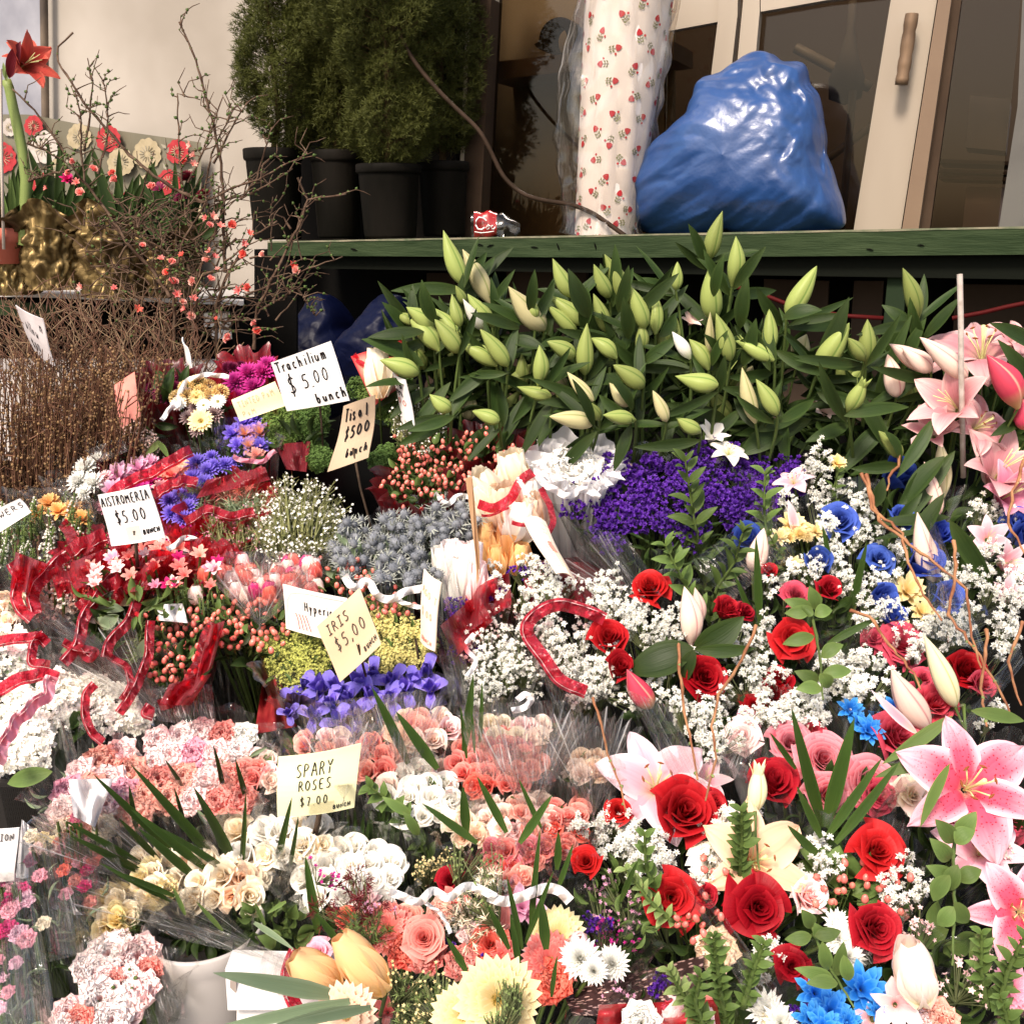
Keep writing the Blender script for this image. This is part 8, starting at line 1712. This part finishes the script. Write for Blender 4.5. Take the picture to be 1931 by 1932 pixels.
# ------------------------------------------------------------------ bottom centre bouquets
b = bq('mixed bouquet with two yellow tulips and long grey green leaves above the white box', 650, 1840)
b.sp('tulip', 'tulip', 552, 1803, 640, 1868, 84, dY=-.09, var=0); b.sp('tulip', 'tulip', 636, 1765, 728, 1872, 82, dY=-.10, var=1)
for l in ((395, 1835, 640, 1878, 34), (400, 1950, 660, 1888, 26), (470, 1945, 680, 1900, 24), (560, 1790, 480, 1740, 12), (530, 1940, 700, 1900, 20)): b.sp('bladep', 'leafgrey', *l, dY=-.10, dYt=-.08)
b.fl('gerbera', 'peach', 655, 1915, 130, 0, .35, dY=-.07); b.fl('rose', 'pink', 600, 1795, 62, -.1, .8, dY=.0); b.fl('gerbera', 'coral', 735, 1755, 110, .1, .9); b.fl('garden', 'coral', 800, 1768, 84, 0, .6, dY=-.02); b.fl('carnation', 'coraldark', 760, 1790, 80); b.fl('alstro', 'salmon', 700, 1740, 80); b.fl('alstro', 'palepink', 680, 1760, 50); b.fl('carnation', 'coral', 805, 1800, 80); b.fl('loosedaisy', 'palepink', 690, 1700, 60); b.fl('garden', 'salmon', 770, 1730, 60)
b.fl('rose', 'coraldark', 655, 1730, 50); b.fl('alstro', 'coral', 730, 1905, 60)
b.mass('purple_waxflower', 'five', 'magenta', 620, 1640, 44, 20, 9, 26, lump=6, thick=.05, dY=-.08); b.mass('purple_waxflower', 'five', 'lilac', 715, 1705, 36, 14, 9, 34, lump=4, thick=.05, dY=-.04); b.mass('brown_filler', 'needles', 'maroon', 655, 1690, 60, 60, 20, 90, lump=10, dY=-.05, thick=.04); b.mass('brown_filler', 'needles', 'leafmid', 690, 1750, 50, 40, 16, 60, lump=8, dY=-.05, thick=.04)
b.mass('golden_waxflower', 'five', 'yellow', 790, 1870, 70, 60, 7, 200, lump=16, thick=.08, dY=-.08, stemr=.0009); b.mass('golden_sprays', 'needles', 'leaflight', 790, 1880, 74, 60, 15, 180, lump=16, thick=.08, dY=-.06)
b.leaves('leaf', 700, 1820, 130, 80, 70, 50, 22, dY=.07); b.wrap(mclear, 690, 1810, 160, 110, depth=.3); rband(b, [(560, 1790), (540, 1840), (550, 1880), (575, 1935)], 24, 2, 3, dY=-.02); b.done()
b = bq('mixed bouquet with big pale yellow gerbera at the bottom edge', 930, 1880)
b.fl('gerbera', 'yellow', 940, 1885, 168, .0, .45, dY=-.10, label='large pale yellow gerbera'); b.fl('gerbera', 'yellow', 875, 1915, 130, -.1, .4, dY=-.07); b.fl('gerbera', 'coraldark', 965, 1975, 120, .1, .4, dY=-.04); b.fl('gerbera', 'coral', 1035, 1815, 120, .3, .9); b.fl('carnation', 'coraldark', 1040, 1850, 90); b.fl('gerbera', 'yellow', 1050, 1765, 110, 0, .8); b.fl('loosedaisy', 'lilac', 985, 1705, 100, 0, .9); b.fl('garden', 'coraldark', 925, 1780, 80); b.fl('loosedaisy', 'coral', 950, 1800, 70); b.fl('rose', 'red', 850, 1662, 66, 0, .8)
b.fl('garden', 'coral', 930, 1730, 66); b.fl('ballmum', 'whitemum', 1095, 1805, 90, fy=.7, dY=-.03); b.fl('ballmum', 'whitemum', 1155, 1815, 76, fy=.7, dY=-.02); b.fl('ballmum', 'whitemum', 1120, 1830, 60, fy=.6, dY=-.03); b.fl('tulip', 'palepink', 1090, 1780, 40); b.fl('alstro', 'palepink', 1010, 1790, 60); b.fl('carnation', 'palepink', 890, 1760, 60); b.fl('alstro', 'coral', 860, 1700, 70); b.fl('carnation', 'salmon', 830, 1720, 60); b.fl('carnation', 'coral', 870, 1815, 70)
for c in ((1048, 1747, 20, 14, 50), (1120, 1750, 30, 22, 110), (850, 1780, 16, 12, 36), (905, 1820, 24, 14, 40)): b.mass('statice_head', 'cuplet', 'statice', c[0], c[1], c[2], c[3], 11, c[4], lump=3)
b.mass('olive_filler', 'five', 'leaflight', 940, 1890, 40, 50, 6, 240, lump=8, dY=-.14, thick=.03); b.mass('golden_plume', 'five', 'yellow', 820, 1620, 34, 30, 6, 200, lump=5); b.mass('golden_waxflower', 'five', 'leaflight', 900, 1660, 60, 80, 7, 150, lump=14, thick=.08, dY=-.07, stemr=.0009); b.mass('golden_sprays', 'needles', 'cream', 890, 1690, 50, 80, 18, 110, lump=14, dY=-.06, thick=.06)
gyp(b, 920, 1655, 34, 26, px=8); gyp(b, 885, 1720, 40, 24, px=8); b.mass('mauve_waxflower', 'five', 'lilac', 1160, 1700, 50, 60, 10, 80, lump=12, thick=.06, stemr=.001); b.mass('mauve_waxflower', 'five', 'magenta', 1165, 1760, 44, 40, 9, 60, lump=8, thick=.06, stemr=.001)
for l in ((1015, 1560, 1000, 1760, 13), (1058, 1565, 1050, 1640, 15), (1085, 1590, 1050, 1680, 11), (955, 1650, 985, 1790, 13), (1045, 1640, 990, 1780, 12), (962, 1720, 980, 1830, 14), (920, 1700, 960, 1790, 14), (1020, 1690, 1030, 1790, 22), (840, 1765, 880, 1830, 14), (1048, 1800, 1040, 1880, 10), (975, 1470, 1020, 1560, 11), (850, 1800, 960, 1925, 11), (1200, 1620, 1170, 1700, 12)): b.sp('bladep', 'blade', *l, dY=-.09)
b.band([(735, 1682), (765, 1690), (790, 1705), (815, 1672), (845, 1700), (880, 1668), (910, 1680), (935, 1692)], 16, mwhite, wav=1, amp=2, dY=-.08); b.band([(920, 1690), (950, 1700), (990, 1688), (1030, 1675), (1055, 1680), (1075, 1700)], 20, mwhite, wav=1, amp=2, dY=-.08)
b.leaves('leaf', 980, 1790, 220, 110, 120, 50, 18, dY=.07); b.leaves('leafmid', 1160, 1720, 70, 90, 70, 36, 12, dY=.03, name='small_leaves'); b.wrap(mclear, 970, 1800, 240, 130, depth=.3, folds=13)
b.band([(800, 1700), (830, 1720), (850, 1760)], 8, mwhite, wav=1, amp=1, dY=-.06); b.done()
b = bq('bouquet at the bottom edge in dark spotted film and red foil paper', 1180, 1910)
mspot = None
k_, nt, bb = nodes('spotted_film'); vo = nt.nodes.new('ShaderNodeTexVoronoi'); tc = nt.nodes.new('ShaderNodeTexCoord'); nt.links.new(tc.outputs['UV'], vo.inputs['Vector']); vo.inputs['Scale'].default_value = 17; nt.links.new(mixc(nt, (.62, .40, .36), (.06, .03, .03), maprange(nt, vo.outputs['Distance'], .30, .36)), bb.inputs['Base Color']); bb.inputs['Roughness'].default_value = .3
b.sheet([(1060, 1870), (1330, 1800), (1300, 1920), (1080, 1915)], k_, dY=.02, amp=.02, name='spotted_film'); b.sheet([(1130, 1895), (1350, 1885), (1360, 1940), (1120, 1960)], mredpaper, dY=-.03, amp=.02, name='red_paper')
b.fl('carnation', 'white', 1210, 1930, 90, fy=.6, dY=-.05); b.fl('garden', 'palepink', 1300, 1930, 100, fy=.5, dY=-.03); b.fl('carnation', 'redpink', 1265, 1915, 60); b.fl('rose', 'coral', 1330, 1900, 50); b.mass('statice_head', 'cuplet', 'statice', 1250, 1855, 26, 18, 12, 80, lump=3); b.mass('mauve_waxflower', 'five', 'lilac', 1170, 1860, 30, 50, 10, 60, lump=8, thick=.06, stemr=.001); b.leaves('leaf', 1200, 1860, 90, 40, 30, 40, 16, dY=.06); b.done()
# ------------------------------------------------------------------ handwritten price cards
A = {  # strokes in a unit box, y up
 'A': [[(0, 0), (.42, 1), (.5, 1), (.9, 0)], [(.15, .42), (.78, .42)]], 'l': [[(.3, 1), (.3, 0)]], 'I': [[(.1, 1), (.7, 1)], [(.4, 1), (.4, 0)], [(.05, 0), (.75, 0)]],
 'S': [[(.8, .9), (.5, 1), (.2, .85), (.25, .6), (.65, .42), (.75, .2), (.45, 0), (.1, .08)]], 'T': [[(-.05, 1), (.9, 1)], [(.42, 1), (.42, 0)]], 'R': [[(.1, 0), (.12, 1), (.5, .98), (.7, .75), (.45, .52), (.12, .5)], [(.4, .5), (.85, 0)]],
 'O': [[(.45, 1), (.1, .75), (.08, .3), (.4, 0), (.75, .25), (.78, .7), (.45, 1)]], 'M': [[(.02, 0), (.12, 1), (.45, .35), (.78, 1), (.9, 0)]], 'E': [[(.75, 1), (.12, 1), (.1, 0), (.78, 0)], [(.1, .52), (.62, .52)]],
 'P': [[(.1, 0), (.12, 1), (.55, .96), (.7, .75), (.5, .5), (.12, .48)]], 'N': [[(.08, 0), (.1, 1), (.75, 0), (.78, 1)]], 'D': [[(.1, 0), (.12, 1), (.55, .85), (.75, .5), (.5, .1), (.1, 0)]], 'B': [[(.1, 0), (.1, 1), (.5, .95), (.58, .72), (.15, .52), (.62, .45), (.7, .15), (.1, 0)]],
 'U': [[(.08, 1), (.1, .25), (.4, 0), (.7, .25), (.74, 1)]], 'C': [[(.75, .88), (.45, 1), (.12, .65), (.15, .2), (.5, 0), (.78, .12)]], 'H': [[(.1, 1), (.1, 0)], [(.72, 1), (.72, 0)], [(.1, .5), (.72, .5)]], 'Y': [[(.05, 1), (.42, .5), (.8, 1)], [(.42, .5), (.38, 0)]], 'W': [[(0, 1), (.22, 0), (.45, .7), (.68, 0), (.92, 1)]], 'G': [[(.78, .85), (.45, 1), (.1, .6), (.15, .15), (.5, 0), (.78, .2), (.78, .45), (.5, .45)]],
 '$': [[(.75, .8), (.45, .92), (.15, .75), (.3, .55), (.62, .42), (.72, .22), (.45, .05), (.1, .15)], [(.45, 1.12), (.42, -.12)]], '5': [[(.75, .95), (.25, .95), (.18, .55), (.5, .6), (.75, .35), (.6, .05), (.12, .05)]], '0': [[(.42, .95), (.12, .7), (.12, .25), (.4, .02), (.68, .28), (.7, .72), (.42, .95)]], '7': [[(.1, .95), (.75, .95), (.3, 0)]], '.': [[(.15, .06), (.22, 0)]], ',': [[(.25, .1), (.1, -.15)]],
 'r': [[(.12, .6), (.15, 0)], [(.15, .4), (.35, .6), (.58, .58)]], 'a': [[(.6, .5), (.3, .6), (.1, .3), (.3, 0), (.58, .25), (.6, .58), (.65, 0)]], 'c': [[(.6, .52), (.3, .6), (.1, .3), (.3, 0), (.62, .08)]], 'h': [[(.12, 1), (.12, 0)], [(.12, .35), (.38, .6), (.55, .4), (.58, 0)]], 'i': [[(.25, .58), (.25, 0)], [(.25, .82), (.26, .86)]], 'u': [[(.1, .58), (.12, .15), (.35, 0), (.58, .2), (.6, .58), (.62, 0)]], 'm': [[(.08, .6), (.1, 0)], [(.1, .4), (.3, .6), (.42, .4), (.42, 0)], [(.42, .4), (.6, .6), (.75, .4), (.78, 0)]],
 'b': [[(.1, 1), (.1, 0), (.45, .02), (.6, .3), (.4, .55), (.1, .4)]], 'n': [[(.1, .6), (.1, 0)], [(.1, .38), (.35, .6), (.55, .4), (.56, 0)]], 's': [[(.55, .55), (.25, .6), (.15, .42), (.5, .22), (.45, 0), (.1, .05)]], 'o': [[(.35, .6), (.1, .35), (.3, 0), (.6, .25), (.35, .6)]], 'y': [[(.08, .6), (.3, .1)], [(.6, .6), (.15, -.4)]], 'p': [[(.1, .6), (.1, -.4)], [(.1, .5), (.45, .6), (.6, .3), (.4, 0), (.1, .1)]], 'e': [[(.1, .32), (.58, .34), (.4, .6), (.12, .45), (.12, .1), (.4, 0), (.6, .1)]], ' ': [], 'L': [[(.1, 1), (.1, 0), (.7, 0)]], 'd': [[(.6, 1), (.6, 0)], [(.6, .45), (.3, .6), (.1, .3), (.3, 0), (.6, .15)]], 'w': [[(.05, .6), (.2, 0), (.38, .45), (.55, 0), (.72, .6)]]}
ink = plain('black_ink', (.012, .011, .012), .6); pencil = plain('thin_pencil_ink', (.06, .05, .045), .7); redink = plain('faded_red_ink', (.50, .16, .13), .7); faint = plain('faded_ink', (.42, .32, .22), .7)
def card(name, lab, q, paper, lines, Y, back_px=3, bow=.004, stake=None, tape=None, extra=None, cat='price sign', group=None, seed=1):
    """q: tl,tr,br,bl pixels. lines: (text, x, y, height, width per glyph, tilt, pen width, ink 1..n)"""
    dep = Y if isinstance(Y, (list, tuple)) else (Y,) * 4
    c3 = [P(u, v, d) for (u, v), d in zip(q, dep)]; n0 = nz(np.cross(c3[1] - c3[0], c3[3] - c3[0])); n0 = n0 if n0[1] < 0 else -n0
    Hh = np.linalg.norm(c3[3] - c3[0]); e = empty(name, c3[3] * .5 + c3[2] * .5 - np.array((0, 0, .06)), lab, cat, group); r = random.Random(seed)
    def S(x, y, lift=0): # x right, y up in 0..1
        a = c3[3] * (1 - x) * (1 - y) + c3[2] * x * (1 - y) + c3[1] * x * y + c3[0] * (1 - x) * y
        return a + n0 * (bow * math.sin(x * math.pi) + .4 * bow * math.sin(y * 5 + seed) + lift)
    M = MB(); n = 12
    for s_, l in ((0, 0), (1, -.0022)):
        X = np.array([[S(i / (n - 1), j / (n - 1), l) for i in range(n)] for j in range(n)])
        if s_ == 0: X0 = X
        M.add(X.reshape(-1, 3), gridf(n, n), np.stack(np.meshgrid(np.linspace(0, 1, n), np.linspace(0, 1, n)), -1))
    for a, b_ in ((X0[0], X[0]), (X0[-1], X[-1]), (X0[:, 0], X[:, 0]), (X0[:, -1], X[:, -1])): M.add(np.array([a, b_]).reshape(-1, 3), gridf(2, n))
    inks = [ink, pencil, redink, faint]
    mats = [paper] + inks
    asp = np.linalg.norm(c3[1] - c3[0]) / Hh
    def stroke(pts, w, mi):
        p2 = []
        for i in range(len(pts) - 1):
            for t in (0, .34, .67): p2.append((pts[i][0] + (pts[i + 1][0] - pts[i][0]) * t, pts[i][1] + (pts[i + 1][1] - pts[i][1]) * t))
        p2.append(pts[-1])
        p2 = np.array(p2)
        if len(p2) > 5:
            for _ in range(1): p2[1:-1] = (p2[:-2] + 2 * p2[1:-1] + p2[2:]) / 4
        X = [S(a, b_, .0009) for a, b_ in p2]; X = np.array(X); T = np.gradient(X, axis=0); T /= np.maximum(1e-9, np.linalg.norm(T, axis=1))[:, None]; sd_ = np.cross(T, n0)
        R = w * Hh * .5; M.add(np.array([X - sd_ * R, X + sd_ * R]).reshape(-1, 3), gridf(2, len(X)), None, mi)
    for txt, x, y, h, w, tilt, pw, im in lines:
        for ch in txt:
            for st in A[ch]: stroke([(x + (a * w * .8) + r.uniform(-.002, .002), y + b_ * h + (a * w) * tilt + r.uniform(-.002, .002)) for a, b_ in st], pw, im)
            k = {'l': .55, 'I': .9, 'i': .6, '.': .5, ',': .5, 'r': .75, 'm': 1.12, 'M': 1.15, ' ': .6, 't': .6}.get(ch, 1); x += w * k; y += w * k * tilt
    if extra: extra(M, S, stroke)
    part(e, 'card', M, mats, False)
    if tape:
        M = MB(); (x0, y0), (x1, y1) = tape; M.add([S(x0, y0, .0012), S(x1, y0, .0012), S(x1, y1, .0012), S(x0, y1, .0012)], [(0, 1, 2, 3)]); part(e, 'tape', M, [film('tape', (.95, .93, .88), .6, .3, 5, .3)], False)
    if stake:
        M = MB(); pts = [P(u, v, d) for u, v, d in stake[:-1]]; tube(M, pts, stake[-1] * mpp(stake[0][1], stake[0][2]) / 2, 6); part(e, 'stake', M, [plain('dark_wire_stake', (.05, .035, .025), .6, (.10, .07, .05), 30)])
    return e
pw_ = plain('white_card', (.74, .72, .70), .6, (.66, .63, .61), 9); py_ = plain('pale_yellow_card', (.80, .76, .46), .65, (.74, .69, .40), 6); po_ = plain('old_cream_card', (.78, .62, .42), .7, (.68, .50, .32), 7)
pt_ = plain('tan_weathered_card', (.48, .37, .26), .8, (.38, .28, .19), 9); pg_ = plain('pale_green_card', (.76, .74, .46), .65, (.70, .67, .40), 7); pp_ = plain('salmon_pink_card', (.85, .33, .27), .7, (.80, .28, .22), 8); pc_ = plain('glossy_cream_tag', (.82, .71, .58), .35, (.80, .66, .53), 4)
card('price_sign', 'large white card reading Trachilium $5.00 bunch', [(511, 684), (624, 643), (660, 755), (542, 775)], pw_,
     [('Trachilium', .05, .76, .20, .098, .0, .028, 1), ('$', .15, .30, .36, .17, 0, .030, 1), ('5', .38, .36, .26, .15, 0, .028, 1), ('.', .52, .36, .2, .1, 0, .04, 1), ('00', .58, .40, .24, .135, .03, .026, 1), ('bunch', .52, .06, .17, .10, .06, .034, 1)], 1.90, bow=.006, stake=[(602, 755, 1.905), (606, 790, 1.92), (612, 880, 1.96), 4])
def tis(M, S, stroke): pass
card('price_sign', 'folded tan card on a dark stake reading Tisol $5.00 bunch', [(650, 765), (709, 744), (697, 862), (620, 889)], pt_,
     [('Tisol', .18, .72, .20, .165, .0, .026, 1), ('$500', .28, .42, .19, .17, .05, .024, 1), ('bunch', .48, .14, .13, .10, .02, .022, 1)], [1.86, 1.84, 1.84, 1.87], bow=.014, stake=[(666, 845, 1.835), (680, 920, 1.84), (698, 985, 1.85), (706, 1040, 1.87), 5], seed=2)
M = MB(); fl3 = [P(650, 765, 1.862), P(638, 790, 1.90), P(618, 880, 1.90), P(622, 889, 1.873)]; M.add(fl3, [(0, 1, 2, 3)]); 
card('price_sign', 'white card reading Alstromeria $5.00 bunch', [(186, 933), (282, 913), (312, 1014), (211, 1030)], pw_,
     [('AlSTROMERIA', .03, .76, .17, .088, .0, .020, 1), ('$5.00', .22, .40, .24, .135, .0, .022, 1), ('BUNCH', .66, .13, .085, .062, .05, .024, 1)], 1.58, bow=.005, stake=[(254, 1000, 1.578), (257, 1026, 1.58), (262, 1090, 1.62), 7], tape=((.35, .05), (.62, .32)), seed=3)
card('price_sign', 'pale yellow card reading tinted pom pom behind the green trachelium', [(437, 754), (519, 719), (540, 765), (452, 795)], py_, [('TINTED PoM', .10, .55, .26, .085, .0, .022, 4), ('PoM', .12, .12, .24, .10, .0, .022, 4)], 1.93, seed=4)
card('price_sign', 'blank salmon pink card standing among the brown twigs', [(215, 727), (254, 701), (266, 785), (228, 809)], pp_, [], 1.93, stake=[(249, 790, 1.925), (252, 806, 1.93), (262, 860, 1.97), 4], seed=5)
card('price_sign', 'weathered white card turned edgewise among the curly willow at the far left', [(28, 576), (79, 602), (103, 690), (66, 662)], plain('weathered_white_card', (.55, .50, .50), .8, (.40, .36, .36), 10),
     [('ullow', .28, .62, .22, .12, -.3, .022, 1), ('n', .84, .70, .22, .14, -.3, .030, 1), ('$', .30, .20, .2, .12, 0, .03, 1), ('00', .45, .18, .2, .12, 0, .022, 1)], [2.18, 2.08, 2.08, 2.18], seed=6)
card('price_sign', 'thin white card seen edge on between willow and burgundy mums', [(343, 636), (352, 655), (366, 703), (360, 712)], pw_, [], [2.14, 2.10, 2.10, 2.14], seed=7)
card('price_sign', 'white card cut by the left edge, its last letters reading wers', [(-60, 985), (38, 940), (60, 966), (-40, 1030)], pw_, [('LOWERS', .32, .50, .30, .115, .0, .028, 1)], 1.60, seed=8)
card('price_sign', 'printed white card reading Hypericum behind the iris card', [(534, 1101), (655, 1128), (662, 1215), (540, 1185)], plain('printed_white_card', (.84, .78, .72), .4),
     [('Hypericum', .32, .52, .20, .072, .0, .020, 1)], 1.48, extra=lambda M, S, st: [st([(.05, .08), (.05, .92), (.95, .92)], .006, 2), [st([(.22 + .06 * i, .08), (.20 + .05 * i, .30), (.17 + .05 * i, .42)], .02, 3) for i in range(4)], [st([(.55 + .05 * i, .15), (.57 + .05 * i, .2)], .05, 3) for i in range(4)]], seed=9)
card('price_sign', 'cream card tilted like a diamond reading Iris $5.00 bunch', [(598, 1181), (679, 1108), (719, 1215), (641, 1287)], po_,
     [('IRIS', .16, .74, .16, .135, .0, .017, 2), ('$5,00', .20, .42, .22, .16, .0, .017, 2), ('BUNCH', .68, .10, .08, .06, .1, .016, 2)], 1.34, stake=[(675, 1215, 1.336), (681, 1240, 1.34), (690, 1275, 1.37), 5], seed=10)
card('price_sign', 'leaning narrow cream card with faded writing between thistles and pale tissue', [(799, 1073), (831, 1099), (818, 1229), (791, 1209)], plain('faded_cream_card', (.86, .72, .56), .7, (.84, .66, .50), 6),
     [('AGO T', .15, .74, .10, .19, -.1, .010, 4), ('$ 00', .18, .44, .11, .19, -.05, .010, 4), ('BUNCH', .22, .08, .06, .13, -.05, .010, 3)], [1.46, 1.43, 1.43, 1.46], stake=[(784, 1205, 1.445), (789, 1240, 1.45), (792, 1290, 1.46), 5], seed=11)
card('price_sign', 'pale green card reading spary roses $7.00 bunch', [(524, 1430), (681, 1404), (668, 1524), (523, 1541)], pg_,
     [('SPARY', .24, .66, .20, .095, .03, .016, 1), ('ROSES', .28, .44, .16, .085, .03, .016, 1), ('$7.00', .30, .18, .16, .085, .03, .014, 1), ('BUNCH', .73, .06, .07, .045, .05, .014, 1)], 1.10, bow=.006, stake=[(606, 1505, 1.097), (601, 1545, 1.10), (588, 1600, 1.12), 11], seed=12, tape=((.42, .02), (.74, .22)))
card('price_sign', 'white card at the lower left edge, its last letters reading tion', [(-60, 1561), (36, 1563), (28, 1660), (-70, 1658)], pw_, [('ATION', .48, .78, .13, .095, .0, .014, 2)], 1.02, seed=13)
card('plant_tag', 'long glossy cream botanical tag with a tiny red drawing, leaning over the baby breath', [(986, 980), (1029, 984), (1084, 1098), (1048, 1085)], pc_,
     [('Calla', .32, .82, .045, .09, -.1, .006, 4), ('Lilies', .34, .76, .045, .08, -.1, .006, 4)], [1.60, 1.60, 1.52, 1.52], bow=.012, extra=lambda M, S, st: [st([(.04, .93), (.96, .90)], .004, 3)] + [st([(.3 + .22 * i, .10), (.36 + .2 * i, .35), (.32 + .2 * i, .55)], .012, 4) for i in range(3)] + [st([(.55 + .1 * i, .40), (.50 + .1 * i, .52), (.56 + .08 * i, .60)], .03, 3) for i in range(2)], cat='plant tag', seed=14)
card('price_sign', 'tall narrow marked card half hidden at the left end of the lilies', [(741, 702), (765, 716), (783, 812), (757, 792)], pw_, [('nK', .1, .7, .2, .5, 0, .03, 1)] if 'K' in A else [('ns', .1, .78, .14, .42, 0, .03, 1), ('m', .1, .6, .16, .8, 0, .03, 1), ('00', .12, .42, .12, .38, 0, .02, 3)], [1.96, 1.93, 1.93, 1.96], seed=15)
M = MB(); q = [P(878, 904, 1.62), P(890, 900, 1.62), P(904, 1040, 1.60), P(906, 1110, 1.60), P(900, 1112, 1.60), P(896, 1042, 1.60)]; prism(M, q, np.array((0, .008, 0)))
solo('stake', M, [plain('raw_wooden_stake', (.50, .32, .18), .75, (.30, .17, .09), 14, stretch=(1, 1, .2))], 'raw wooden stake standing left of the cream paper wrapped bunch', 'stake', smooth=False)
